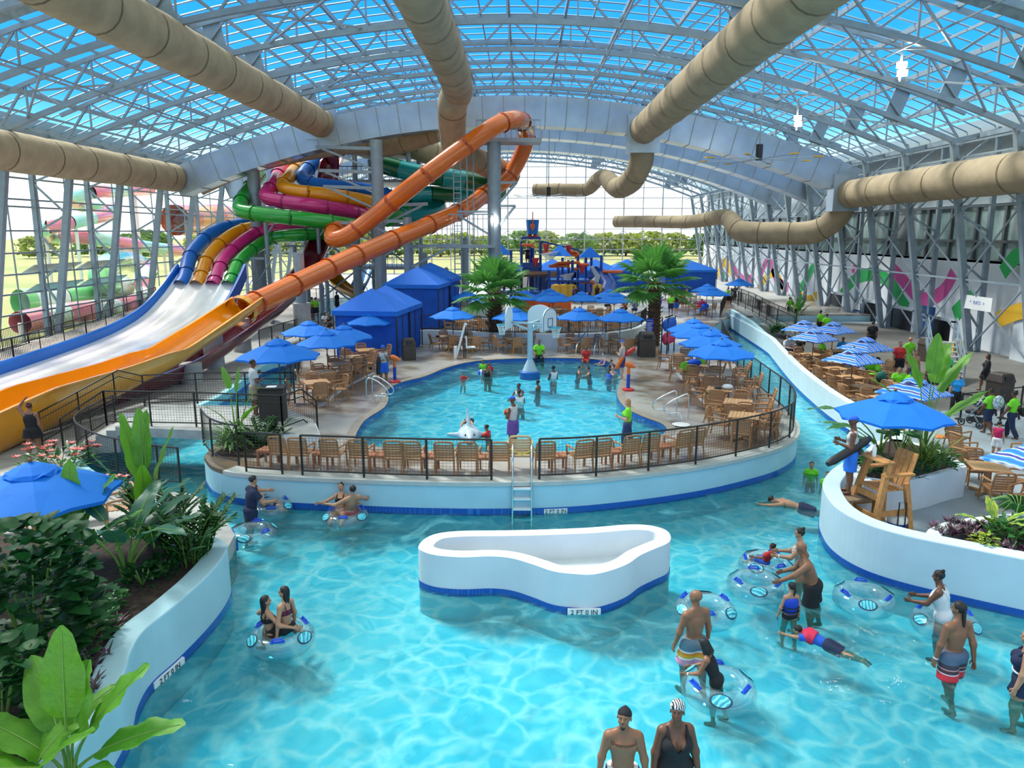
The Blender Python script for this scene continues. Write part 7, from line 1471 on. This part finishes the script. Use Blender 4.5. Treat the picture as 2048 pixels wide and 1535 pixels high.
def make_tube():
    t = thing('inner_tube', 'x', 'swim tube'); b = MB(); R0, r0 = .385, .19; b.tube([(R0 * math.cos(2 * PI * i / 36), R0 * math.sin(2 * PI * i / 36), 0) for i in range(36)], r0, 16, closed=True); b.build('ring', M_VINYL, t, smooth='all')
    for a in (.4, 2.5, 4.6):
        c = Vector((math.cos(a), math.sin(a), 0)); s = Vector((-c.y, c.x, 0)); p = c * (R0 + .05) + Vector((0, 0, r0 * .98)); b = MB(); b.bar(p - s * .12, p + s * .12, .07, .015); b.tube([p - s * .10, p - s * .07 + Vector((0, 0, .05)), p + s * .07 + Vector((0, 0, .05)), p + s * .10], .016, 6); b.build('handle', mat('blue_vinyl', (.01, .08, .62), .4), t)
    for a in (1.4, 3.5, 5.6):
        c = Vector((math.cos(a), math.sin(a), 0)); s = Vector((-c.y, c.x, 0)); u = Vector((c.x * .75, c.y * .75, -.66)).normalized(); nn = (c * .66 + Vector((0, 0, .75))).normalized(); p = c * R0 + nn * (r0 * 1.0); vs = []; N_ = 20
        def disc(k, off): return [p + nn * (off - (k * .13 * math.sin(2 * PI * i / N_)) ** 2 * 1.6 - (k * .2 * math.cos(2 * PI * i / N_)) ** 2 * .4) + s * k * .17 * math.cos(2 * PI * i / N_) + u * k * .11 * math.sin(2 * PI * i / N_) for i in range(N_)]
        b = MB(); b.add(disc(1, .008) + [p + nn * .010], [(i, (i + 1) % N_, N_) for i in range(N_)]); lg_ = b.build('logo_patch', mat('logo_dark_rim', (.01, .05, .10), .4), t); b = MB(); b.add(disc(.82, .014) + [p + nn * .016], [(i, (i + 1) % N_, N_) for i in range(N_)]); b.build('logo_print', M_LOGO, lg_)
    return remember(t)
TU = make_tube()
for px, py, rz, lab in [(563, 1276, .3, 'clear inner tube carrying the two dark-haired girls'), (1437, 1378, 5.2, 'clear inner tube around the girl with short locks'), (1512, 1172, 1.0, 'empty clear inner tube in front of the child in red'), (1532, 1132, .5, 'clear inner tube holding the child in a red shirt'), (1410, 1222, 2.1, 'clear inner tube behind the bald man in banded shorts'), (1728, 1198, 3.0, 'empty clear inner tube drifting alone below the planter wall'), (1890, 1247, 4.0, 'clear inner tube beside the woman in white swimsuit'), (505, 1070, 1.2, 'clear inner tube around the man in black tee'), (540, 1018, 2.6, 'clear inner tube under the child lying by the island wall'), (692, 1036, 4.4, 'clear inner tube of the hugging couple')]:
    q = P(px, py, .07); place(TU, (q.x, q.y, .07), rz, lab, 'clear inner tubes')
# ------------------------------------------------------------------ basketball stand in the pool
q = P(1060, 752, .735); bs_ = thing('basketball_stand', 'pale blue basketball post with three backboards standing in the pool', 'basketball hoop', (q.x, q.y, .73)); BP = mat('pale_blue_post', (.42, .55, .62), .4); zt = PY(1060, 645, q.y).z - .73
b = MB(); b.lathe((0, 0, 0), [(.46, -.1), (.46, .22), (.40, .26), (.0, .26)], 20); b.build('blue_base', mat('base_blue', (.01, .12, .42), .4), bs_, smooth=40)
b = MB(); b.cyl((0, 0, .2), (0, 0, zt), .12, 14); b.lathe((0, 0, 0), [(.34, .26), (.13, .75)], 14); b.build('post', BP, bs_, smooth=50)
for a, lab in ((-.55, 0), (2.9, 1), (1.1, 2)):
    d = Vector((math.cos(a), math.sin(a), 0)); s = Vector((-d.y, d.x, 0)); zc = zt + .05; b = MB(); b.bar(Vector((0, 0, zt - .35)), d * .85 + Vector((0, 0, zt)), .09); b.bar(Vector((0, 0, zt - .03)), d * .85 + Vector((0, 0, zt)), .09); b.build('arm', BP, bs_)
    nf = d; c = d * .95 + Vector((0, 0, zc + .12)); N_ = 12; pr_ = [(-.6, -.45), (.6, -.45)] + [(.6 * math.cos(PI * i / N_), .12 + .42 * math.sin(PI * i / N_)) for i in range(N_ + 1)]
    vs = [c + s * x + Vector((0, 0, z)) for x, z in pr_] + [c + s * x + Vector((0, 0, z)) + nf * .05 for x, z in pr_]; k = len(pr_); b = MB(); b.add(vs, [tuple(range(k)), tuple(range(2 * k - 1, k - 1, -1))] + [(i, (i + 1) % k, (i + 1) % k + k, i + k) for i in range(k)]); bb_ = b.build('backboard', mat('backboard_white', (.72, .80, .84), .4), bs_)
    b = MB(); f0 = c + nf * .06
    for x0, z0, x1, z1 in ((-.2, -.28, .2, -.28), (.2, -.28, .2, .08), (.2, .08, -.2, .08), (-.2, .08, -.2, -.28)): b.bar(f0 + s * x0 + Vector((0, 0, z0)), f0 + s * x1 + Vector((0, 0, z1)), .025, .02)
    pts = [f0 + s * x * .96 + Vector((0, 0, z * .96)) for x, z in pr_]; b.tube(pts, .012, 5, closed=True); b.build('board_lines', mat('dark_blue_line', (.02, .06, .2), .5), bb_)
    rc0 = f0 + nf * .28 + Vector((0, 0, -.3)); b = MB(); b.tube([rc0 + Vector((.23 * math.cos(i * PI / 8), .23 * math.sin(i * PI / 8), 0)) for i in range(16)], .022, 6, closed=True); b.bar(f0 + Vector((0, 0, -.3)), rc0 - nf * .2, .06); b.build('rim', mat('rim_cyan', (.05, .45, .60), .4), bs_)
    b = MB()
    for i in range(12):
        a0 = i * PI / 6
        for sg in (-1, 1):
            p0 = rc0 + Vector((.23 * math.cos(a0), .23 * math.sin(a0), 0)); p1 = rc0 + Vector((.15 * math.cos(a0 + sg * .5), .15 * math.sin(a0 + sg * .5), -.22)); p2 = rc0 + Vector((.12 * math.cos(a0), .12 * math.sin(a0), -.45)); b.bar(p0, p1, .014); b.bar(p1, p2, .014)
    b.build('net', M_WHITE, bs_)
# pool hand rails
def rails(label, curves, cat='handrail', name='pool_handrail'):
    o = thing(name, label, cat, curves[0][0]); L = Vector(curves[0][0])
    for c in curves: b = MB(); b.tube([p - L for p in cat_rom(c, 6)], .026, 8); b.build('rail', M_CHROME, o, smooth=50)
    return o
def curl(x0, y0, s=1, z=ZD): a = P(x0, y0, z); return a
v = lambda p, dx, dy, dz: Vector((p.x + dx, p.y + dy, p.z + dz))
a = P(734, 803, ZD); a2 = P(748, 801, ZD); rails('curled steel handrails at the curved pool corner nearest the bridge', [[v(a, 0, 0, 0), v(a, .0, .05, .8), v(a, .3, .05, .82), v(a, .75, .05, .45), v(a, .7, .1, .18), v(a, .35, .0, .22), v(a, .3, 0, 0)], [v(a, .15, .35, 0), v(a, .15, .4, .8), v(a, .45, .4, .82), v(a, .9, .4, .45), v(a, .85, .4, .2), v(a, .5, .4, .22), v(a, .45, .35, 0)]])
a = P(1352, 832, ZD); rails('curled steel handrails at the pool corner facing the fence bend', [[v(a, 0, 0, 0), v(a, 0, .05, .8), v(a, -.25, .05, .8), v(a, -.75, .15, .45), v(a, -.7, .2, .2), v(a, -.3, .1, .2), v(a, -.2, .05, 0)], [v(a, .3, -.5, 0), v(a, .3, -.45, .8), v(a, .05, -.45, .8), v(a, -.45, -.35, .45), v(a, -.4, -.35, .2), v(a, 0, -.4, .2), v(a, .1, -.5, 0)]])
for x, lab in ((1152, 'tall sloping steel handrail on the near side of the pool steps'), (1188, 'tall sloping steel handrail on the far side of the pool steps')): a = P(x, 722, .6); rails(lab, [[v(a, 0, -.2, .1), v(a, .02, -.1, .8), v(a, .6, 1.3, 1.35), v(a, .7, 1.6, 1.3), v(a, .7, 1.65, .25)], [v(a, .35, .7, .2), v(a, .35, .75, 1.1)]])
# ladder at the island front
a = P(1044, 962, ZD); ld = thing('pool_ladder', 'steel-railed white ladder in the fence gap of the island wall', 'ladder', a)
for s in (-1, 1): b = MB(); b.tube(cat_rom([(s * .24, .55, 0), (s * .24, .5, .75), (s * .24, .2, .85), (s * .24, -.06, .5), (s * .24, -.12, -.9), (s * .24, -.12, -1.4)], 5), .026, 8); b.build('rail', M_CHROME, ld, smooth=50)
for i in range(4): b = MB(); b.box((0, -.1, -.15 - i * .27), (.44, .14, .05)); b.build('rung', M_WHITE, ld)
b = MB(); b.tube([(-.3, .42, .72), (0, .30, .60), (.3, .42, .72)], .016, 6); b.build('yellow_rope', mat('yellow_rope', (.75, .55, .04), .7), ld)
# water cannons, pool lift, bins, boards
for px, py, lab in ((790, 764, 'orange and blue water cannon by the lifeguard near the cabanas'), (1256, 780, 'orange and blue water cannon on the pool side by the river chairs')):
    a = P(px, py, ZD); o = thing('water_cannon', lab, 'water toy', a); b = MB(); b.lathe((0, 0, 0), [(.24, 0), (.24, .06), (.12, .10), (0, .10)], 16); b.build('red_base', M_RED, o, smooth=40); b = MB(); b.cyl((0, 0, .1), (0, 0, .65), .07, 12); b.build('blue_post', M_BLUEP, o, smooth=50); b = MB(); b.cyl((0, 0, .65), (0, 0, .85), .065, 10); b.tube([(-.14, 0, 1.06), (-.05, 0, 1.05), (.10, 0, 1.0), (.26, 0, .93)], [.10, .12, .10, .05], 10); b.tube([(0, 0, .8), (.0, 0, 1.0)], .06, 8); b.build('orange_nozzle', M_ORANGEP, o, smooth=50)
a = P(923, 716, ZD); o = thing('pool_lift', 'white pool lift chair with a slanted arm at the pool edge', 'pool lift', a); b = MB(); b.box((-.3, 0, .3), (.14, .2, .6)); b.bar((-.25, 0, .1), (.2, .1, 1.75), .10); b.bar((.2, .1, 1.75), (.25, .1, 1.65), .12); b.build('arm', M_WHITE, o); b = MB(); b.box((.45, .1, .55), (.45, .42, .05)); b.box((.25, .1, .78), (.05, .42, .42)); b.box((.22, .1, 1.05), (.06, .2, .12)); b.build('seat', M_WHITE, o, bevel=.02); b = MB(); b.bar((.2, .1, .0), (.2, .1, 1.6), .04); b.bar((-.3, 0, 0), (-.3, 0, .2), .1); b.bar((.12, 0, 0), (.12, 0, .7), .05); b.build('mast', M_BLACK, o); b = MB(); b.box((.85, 0, .04), (.3, .2, .05)); b.build('foot_rest', M_WHITE, o)
def bin_(px, py, lab, z=ZD, w=.62, h=1.0, rz=.3):
    a = P(px, py, z); o = thing('litter_bin', lab, 'bin', a, rz); M_ = mat('dark_brown_bin', (.07, .05, .04), .6, var=.3, scale=14, bump=.2); b = MB(); b.box((0, 0, h * .37), (w, w, h * .74)); b.build('body', M_, o, bevel=.02); b = MB(); b.lathe((0, 0, h * .74), [(w * .74, 0), (w * .74, .05), (w * .60, h * .28), (w * .52, h * .33), (0, h * .33)], 4, PI / 4); b.build('hood', M_, o); b = MB(); b.box((0, -w * .44, h * .89), (w * .55, .12, h * .17)); b.build('flap', M_BLACK, o)
bin_(818, 719, 'brown litter bin beside the near cabana'); bin_(1292, 712, 'brown litter bin below the blue rules board', w=.8, h=1.15, rz=0); bin_(1856, 722, 'dark litter bin under the blue poster', ZP, .8, 1.2); bin_(1996, 802, 'grey-brown litter bin by the metal stairs', ZP, .7, 1.1)
a = P(1298, 700, ZD); o = thing('rules_board', 'tall blue rules board with rows of small white writing beside the palm', 'sign', a); zt2 = PY(1298, 636, a.y).z - ZD; b = MB(); b.box((0, 0, zt2 - .62), (.38, .04, 1.2)); pb_ = b.build('panel', mat('board_blue', (.01, .06, .42), .5), o); b = MB(); b.bar((0, .04, 0), (0, .04, zt2 - 1.2), .06); b.build('post', M_DARK, o); text('POOL RULES', .055, (0, -.025, zt2 - .12), (PI / 2, 0, 0), M_TEXTWHT, pb_)
b = MB(); rr = random.Random(2)
for i in range(16): w = rr.uniform(.2, .3); b.box((-.15 + w / 2, -.024, zt2 - .24 - i * .057), (w, .004, .018))
b.build('small_print', M_TEXTWHT, pb_)
a = P(1335, 705, ZD); o = thing('life_vest_rack', 'tall rack hung with blue and pink life vests beside the rules board', 'rack', a, -.5); b = MB()
for x in (-.15, .15):
    for y in (-.6, .6): b.bar((x, y, 0), (x, y, 1.9), .05)
b.bar((0, -.6, 1.9), (0, .6, 1.9), .06); b.build('frame', M_DARK, o)
for i in range(12): b = MB(); b.ball((0.05, -.55 + (i % 6) * .22, 1.5 - (i // 6) * .7), (.2, .10, .33), 8, 6); b.build('life_vest', [mat('vest_blue', (.02, .12, .55), .7), mat('vest_pink', (.6, .06, .14), .7)][i // 6], o, smooth=True)
a = PY(1089, 652, 40.75); b = MB(); b.tube([(.26 * math.cos(i * PI / 12), 0, .26 * math.sin(i * PI / 12)) for i in range(24)], .09, 10, closed=True); tag(b.build('life_ring', M_WHITE, smooth='all', loc=a), 'white life ring hanging on the terrace fence', 'life ring')
a = P(556, 846, 1.25); o = thing('lectern', 'dark wicker lectern with papers on the footbridge', 'lectern', P(548, 838, 1.25), .1); b = MB(); b.box((0, 0, .5), (.75, .55, 1.0)); b.build('body', mat('dark_wicker', (.05, .04, .035), .8, var=.3, scale=30), o); b = MB(); b.box((0, 0, 1.03), (.82, .62, .05)); b.build('top', M_DARK, o); b = MB(); b.box((0, -.05, 1.06), (.3, .25, .01)); b.build('paper', M_WHITE, o)
b = MB(); b.ball((0, 0, 0), (.12, .10, .22), 8, 6); tag(b.build('pink_bag', mat('pink_print', (.75, .2, .3), .7, col2=(.7, .7, .7), scale=12), smooth=True, loc=P(572, 790, 1.0)), 'small pink patterned bag hanging beside the bridge lectern', 'bag')
# shark float with two kids
fs = P(938, 872, .735); sv, sf = sdf_mesh([('e', (0, 0, .14), (.55, .95, .24)), ('c', (0, -.55, .16), (0, -1.15, .20), .30, .12), ('c', (0, .7, .16), (0, 1.5, .2), .20, .08), ('c', (-.4, -.1, .08), (-1.05, .15, .06), .14, .07), ('c', (.4, -.1, .08), (1.05, .15, .06), .14, .07), ('c', (0, .15, .3), (0, .45, .82), .16, .05), ('c', (0, 1.4, .2), (0, 1.75, .75), .10, .04)], .035, .12)
b = MB(); b.add(sv, sf); sh = b.build('shark_float', mat('float_grey', (.50, .60, .68), .35, var=.1), smooth='all', loc=(fs.x, fs.y, .735)); tag(sh, 'pale grey inflatable shark float with two children hanging on it', 'pool float'); sh.rotation_euler = (.1, 0, .12); sh.scale = (.62, .62, .75)
b = MB(); b.tube([(-.22, -.98, .06), (-.1, -1.16, .05), (.1, -1.16, .05), (.22, -.98, .06)], .05, 8); b.build('mouth', M_RED, sh); b = MB()
for i in range(8): b.lathe((-.2 + i * .057, -1.17 + abs(i - 3.5) * .02, .02), [(.03, .06), (.0, .0)], 5)
b.build('teeth', M_WHITE, sh); b = MB(); [b.ball((s * .21, -.78, .30), .05) for s in (-1, 1)]; b.build('eyes', M_BLACK, sh)
person('boy in red shirt holding the side of the shark float', (fs.x + .62, fs.y + .1, -.2), 1.2, 1.25, 'reach', 'brown', [tee(KRED)], 'short', lod=1); person('boy lying over the tail of the shark float', (fs.x - .1, fs.y + 1.0, .95), PI, 1.2, 'swim', 'tan', [shorts(KNAV)], 'short', lod=1)
b = MB(); b.ball((0, 0, 0), .15, 12, 8); bl = tag(b.build('beach_ball', bandmat('ball_stripes', [(-.15, (.02, .1, .6)), (-.03, (.85, .85, .85)), (.05, (.02, .1, .6)), (.15, (.02, .1, .6))], 0), smooth=True, loc=P(962, 745, .82)), 'small blue and white ball held by the woman in black swimsuit', 'ball')
# lifeguard chair, step, bottle and cooler on the right planter
a = P(1754, 1058, ZP); lc = thing('lifeguard_chair', 'tall orange pine lifeguard chair with wide arms in front of the round planter', 'lifeguard chair', a, -PI / 2 + .25)
for x in (-.38, .38):
    b = MB(); b.bar((x * 1.25, -.55, 0), (x * .8, -.12, 1.75), .10, .13); b.build('leg', M_LUMBER, lc); b = MB(); b.bar((x * 1.2, .5, 0), (x * .9, .35, 1.2), .09, .12); b.build('leg', M_LUMBER, lc); b = MB(); b.box((x * .98, .1, 1.42), (.14, .75, .045)); b.build('armrest', M_LUMBER, lc); b = MB(); b.bar((x * 1.1, -.42, .55), (x * 1.05, .45, .55), .05, .12); b.build('side_rail', M_LUMBER, lc)
b = MB()
for i in range(4): b.box((0, -.25 + i * .16, 1.05), (.66, .14, .04))
b.build('seat', M_LUMBER, lc); b = MB()
for i in range(4): b.bar((-.25 + i * .165, .40, 1.05), (-.25 + i * .165, .62, 1.85), .13, .03)
b.build('backrest', M_LUMBER, lc); b = MB(); b.box((0, -.35, .9), (.8, .05, .14)); b.box((0, -.48, .5), (.95, .05, .12)); b.box((0, -.20, 1.72), (.8, .3, .04)); b.build('cross_rails', M_LUMBER, lc)
a2 = P(1697, 1000, ZP); st_ = thing('wooden_step', 'low weathered wooden platform the lifeguard stands on', 'step', P(1700, 1046, ZP), .3); b = MB()
for i in range(5): b.box((-.36 + i * .17, 0, .72), (.16, .8, .05))
b.build('boards', mat('weathered_board', (.30, .20, .12), .8, var=.4, scale=10), st_)
for x in (-.35, .35):
    for y in (-.33, .33): b = MB(); b.box((x, y, .35), (.09, .09, .7)); b.build('leg', M_LUMBER, st_)
lg.location.z = ZP + .745; lg.location.x, lg.location.y = st_.location.x - .12, st_.location.y
b = MB(); b.lathe((0, 0, 0), [(.045, 0), (.045, .2), (.02, .24), (.02, .28), (0, .28)], 12); tag(b.build('bottle', M_WHITE, smooth=40, loc=lc.matrix_basis @ Vector((-.1, -.2, 1.74))), 'white bottle standing on top of the lifeguard chair', 'bottle')
a = P(1792, 1065, ZP); co = thing('cooler', 'round blue drinks cooler with white lid and black pull handle', 'cooler', a); b = MB(); b.lathe((0, 0, 0), [(.19, .03), (.21, .28), (.0, .28)], 20); b.build('body', M_BLUEP, co, smooth=40); b = MB(); b.lathe((0, 0, .28), [(.22, 0), (.22, .10), (.18, .16), (0, .17)], 20); b.build('lid', M_WHITE, co, smooth=40); b = MB(); b.tube([(-.1, -.22, .1), (-.1, -.2, .8), (.06, -.2, .8), (.06, -.22, .1)], .016, 6); b.build('pull_handle', M_BLACK, co)
# stroller, backpack, queue posts, stairs, signs on the plaza
a = P(1950, 852, ZP); o = thing('stroller', 'black and white pushchair with three visible wheels pushed across the plaza', 'stroller', a, .5)
for x, y in ((-.25, .35), (.25, .35), (-.28, -.3), (.28, -.3)): b = MB(); b.tube([(x, y + .11 * math.cos(i * PI / 6), .13 + .11 * math.sin(i * PI / 6)) for i in range(12)], .025, 6, closed=True); b.bar((x - .02, y, .13), (x + .02, y, .13), .08); b.build('wheel', M_BLACK, o)
b = MB(); b.bar((-.25, .35, .15), (-.22, -.4, 1.02), .035); b.bar((.25, .35, .15), (.22, -.4, 1.02), .035); b.bar((-.28, -.3, .15), (-.2, .15, .7), .03); b.bar((.28, -.3, .15), (.2, .15, .7), .03); b.bar((-.22, -.4, 1.02), (.22, -.4, 1.02), .04); b.build('frame', M_STEEL, o); b = MB(); b.box((0, .05, .5), (.4, .5, .12)); b.box((0, -.18, .72), (.4, .1, .5)); b.box((0, -.05, .25), (.4, .45, .15)); b.build('seat', M_BLACK, o, bevel=.03); b = MB(); b.ball((0, -.02, .92), (.24, .34, .22), 10, 6); b.build('canopy', patmat('stroller_print', (.05, .05, .06), (.75, .75, .78), 9, .5), o, smooth=True)
a = P(1972, 868, ZP); b = MB(); b.ball((0, 0, 0), (.19, .13, .24), 10, 8); tag(b.build('backpack', patmat('grey_print', (.25, .33, .38), (.7, .75, .78), 20, .5), smooth=True, loc=a + Vector((.14, -.2, 1.15))), 'grey patterned backpack on the woman with the stroller', 'backpack')
a = P(2018, 877, ZP); b = MB(); b.ball((0, 0, 0), (.10, .16, .16), 10, 8); tag(b.build('shoulder_bag', M_BLACK, smooth=True, loc=a + Vector((.24, -.16, .95))), 'dark bag on the shoulder of the woman at the rope', 'bag')
qp = [(1920, 838, 'nearest the walking woman in sky blue'), (1999, 850, 'behind the stroller'), (2004, 836, 'beside the woman with the shoulder bag'), (2040, 822, 'below the small blue wall sign')]; tops = []
for px, py, lab in qp:
    a = P(px, py, ZP); o = thing('queue_post', 'black queue barrier post ' + lab, 'barrier post', a, 0, 'queue barrier posts'); b = MB(); b.cyl((0, 0, 0), (0, 0, 1.0), .035, 10); b.build('pole', M_BLACK, o, smooth=50); b = MB(); b.lathe((0, 0, 0), [(.17, 0), (.17, .02), (.05, .05)], 16); b.build('base', M_BLACK, o); tops.append(a + Vector((0, 0, .95)))
for i, (u, w_) in enumerate(((0, 3), (0, 1), (1, 2))): b = MB(); b.bar(tops[u], tops[w_], .01, .05); tag(b.build('queue_strap', M_BLACK), ['black queue strap running to the blue wall sign', 'black queue strap dropping behind the stroller', 'short black queue strap between the two middle posts'][i], 'barrier strap')
a = P(1895, 770, ZP); o = thing('metal_stairs', 'grey metal staircase with pipe rails climbing along the mural wall', 'stairs', a); dv = Vector((1.2, 3.5, 0)).normalized(); sdv = Vector((dv.y, -dv.x, 0)); n_ = 9; b = MB()
for i in range(n_): b.box(dv * (.3 * i) * -1 * -1 + Vector((0, 0, .18 * (i + 1))), (1.2, .28, .04), math.atan2(dv.y, dv.x) - PI / 2)
b.build('treads', mat('stair_tread', (.5, .52, .5), .6), o); b = MB()
for s in (-.6, .6): b.bar(sdv * s, sdv * s + dv * 2.6 + Vector((0, 0, 1.7)), .06, .28)
b.build('stringers', M_STEEL, o)
for s in (-.6, .6):
    b = MB()
    for hz_ in (.5, .75, 1.05): b.bar(sdv * s + Vector((0, 0, hz_ + .1)), sdv * s + dv * 2.6 + Vector((0, 0, 1.7 + hz_)), .045)
    for i in range(4): p = sdv * s + dv * (2.6 * i / 3) + Vector((0, 0, 1.7 * i / 3)); b.bar(p, p + Vector((0, 0, 1.1)), .045)
    b.build('handrail', M_STEEL, o)
b = MB(); b.box((0, 0, 0), (.5, .12, 1.1)); tag(b.build('notice_board', mat('yellow_sign', (.85, .5, .02), .5), loc=PX(1914, 700, 24.6)), 'yellow panel behind the stair rails', 'panel')
def wallsign(px, py, X, w, h_, m, label, lines, tm=M_TEXTWHT, sz=.2):
    q = PX(px, py, X); o = thing('poster', label, 'sign', q, 0); b = MB(); b.box((0, 0, 0), (.05, w, h_)); p_ = b.build('panel', m, o)
    for t, dz, s_ in lines: text(t, s_, (-.03, 0, dz), (PI / 2, 0, -PI / 2), tm, p_)
    return o
PBL = mat('poster_blue', (.01, .08, .25), .5)
wallsign(1854, 648, 26.2, 1.5, 2.3, PBL, 'dark blue poster reading follow us on social between two doorways', [('FOLLOW US', .55, .24), ('ON SOCIAL', .22, .24), ('f  o  y', -.75, .26)])
o = wallsign(1714, 632, 26.2, 1.0, 2.0, PBL, 'narrow blue and red warning poster between the first two doorways', [('WARNING', .3, .16)]); b = MB(); b.box((-.03, 0, -.8), (.02, 1.0, .35)); b.build('red_band', M_RED, o); b = MB(); b.box((-.03, 0, .75), (.02, .9, .5)); b.build('white_band', M_WHITE, o)
wallsign(1955, 606, 25.2, 2.6, .75, M_WHITE, 'long white hanging sign with an arrow in front of the mural wall', [('^  INFO  >', 0, .3)], mat('sign_blue_text', (.02, .08, .4), .5)); wallsign(2043, 768, 24.0, .5, .8, PBL, 'small blue sign on the wall behind the queue rope', [('EXIT', 0, .16)])
# bits left on chairs and tables
for px, py, z, r, m, name, cat, lab in [(1372, 732, ZD + .75, (.26, .04, .2), LIME, 'towel', 'towel', 'lime towel hung over a chair by the rear river umbrella'), (1402, 727, ZD + .75, (.2, .05, .2), LIME, 'towel', 'towel', 'second lime towel on the chair next to the blue bag'), (1389, 725, ZD + .9, (.3, .2, .16), KBLU, 'bag', 'bag', 'blue and white bag on the rear river side table'), (1455, 773, ZD + .84, (.2, .16, .1), KWHT, 'bag', 'bag', 'white bag on the table under the front river umbrella'), (1436, 776, ZD + .80, (.14, .1, .06), KBLK, 'bag', 'bag', 'black bag on the table under the front river umbrella'), (1424, 784, ZD + .5, (.16, .12, .06), LIME, 'towel', 'towel', 'lime cloth on a chair seat under the front river umbrella'),
    (1752, 747, ZP + .80, (.3, .22, .05), LIME, 'bag', 'bag', 'flat lime bag spread on a plaza table'), (1725, 738, ZP + .88, (.14, .12, .12), mat('lilac_cloth', (.45, .48, .7), .8), 'bag', 'bag', 'lilac bag on the table beside the lime bag'), (1763, 752, ZP + .95, (.2, .2, .22), mat('bottle_green_cloth', (.01, .12, .09), .8), 'bag', 'bag', 'dark green bag standing on a plaza table'), (1703, 727, ZP + .9, (.18, .16, .14), mat('turquoise_cloth', (.02, .42, .5), .8), 'bag', 'bag', 'turquoise bag under the middle wave-print umbrella'),
    (1398, 612, ZU + .86, (.2, .16, .1), KRED, 'bag', 'bag', 'red bag on the table beside the ramp fence'), (1410, 612, ZU + .92, (.3, .2, .2), KBLU, 'bag', 'bag', 'blue bag beside the red bag near the ramp fence'), (1404, 607, ZU + .96, (.34, .2, .24), cm('raspberry', (.5, .03, .14)), 'bag', 'bag', 'raspberry bag on the chair behind the red bag'), (1880, 873, ZP + .85, (.16, .14, .06), M_ORANGEP, 'bag', 'bag', 'orange bag on a table behind the planter leaves'), (2044, 905, ZP + .6, (.2, .16, .14), cm('pink_print', (.7, .1, .3)), 'bag', 'bag', 'pink and black bag on the frame-edge chair'), (740, 735, ZD + .06, (.13, .1, .05), KBLK, 'shoes', 'shoes', 'dark pair of shoes on the deck by the drain line'), (875, 672, ZD + .8, (.12, .1, .06), KBLK, 'bag', 'bag', 'black bag on the table by the pool lift'), (1362, 848, ZD + .03, (.3, .3, .02), M_WHITE, 'drain_cover', 'drain cover', 'white floor marking near the fence bend handrails')]:
    b = MB(); b.ball((0, 0, 0), r, 10, 6); tag(b.build(name, m, smooth=True, loc=P(px, py, z)), lab, cat)
# ------------------------------------------------------------------ ramp bridge over the far river, side pool
rp = thing('ramp_bridge', 'grey concrete ramp with black pickets rising across the far end of the river', 'ramp', P(1470, 640, 1.2)); L = rp.location.copy(); e_ = [P(1462, 606, 1.75), P(1500, 622, 1.55), P(1545, 648, 1.2), P(1590, 668, .75)]; f_ = [p + Vector((.9, 2.4, 0)) for p in e_]
b = MB()
for i in range(3): b.add([p - L for p in (e_[i], e_[i + 1], f_[i + 1], f_[i])] + [p - L - Vector((0, 0, .25)) for p in (e_[i], e_[i + 1], f_[i + 1], f_[i])], [(0, 1, 2, 3), (7, 6, 5, 4), (0, 4, 5, 1), (2, 6, 7, 3), (1, 5, 6, 2), (3, 7, 4, 0)])
b.build('ramp_slab', M_CONC, rp)
for k_, ed in ((0, e_), (1, f_)): f = fence([p - L for p in ed], 'x', n=1, smooth=False, infill='pickets', step=1.6, name='railing'); del f['label']; del f['category']; f.parent = rp
b = MB(); w1 = [P(1456, 655, 0), P(1500, 672, 0), P(1541, 690, 0)]
vs = []
for p, e in zip([Vector((w.x, w.y, 0)) for w in (P(1457, 655, 0), P(1500, 680, 0), P(1541, 712, 0))], (e_[0], e_[1], e_[2])): vs += [(p.x, p.y, -.5), (p.x, p.y, max(.9, e.z - .35)), (p.x + .3, p.y + .3, max(.9, e.z - .35)), (p.x + .3, p.y + .3, -.5)]
b.add(vs, [(i * 4 + j, i * 4 + (j + 1) % 4, i * 4 + 4 + (j + 1) % 4, i * 4 + 4 + j) for i in range(2) for j in range(4)]); struct(b.build('wall_ramp', M_PALE))
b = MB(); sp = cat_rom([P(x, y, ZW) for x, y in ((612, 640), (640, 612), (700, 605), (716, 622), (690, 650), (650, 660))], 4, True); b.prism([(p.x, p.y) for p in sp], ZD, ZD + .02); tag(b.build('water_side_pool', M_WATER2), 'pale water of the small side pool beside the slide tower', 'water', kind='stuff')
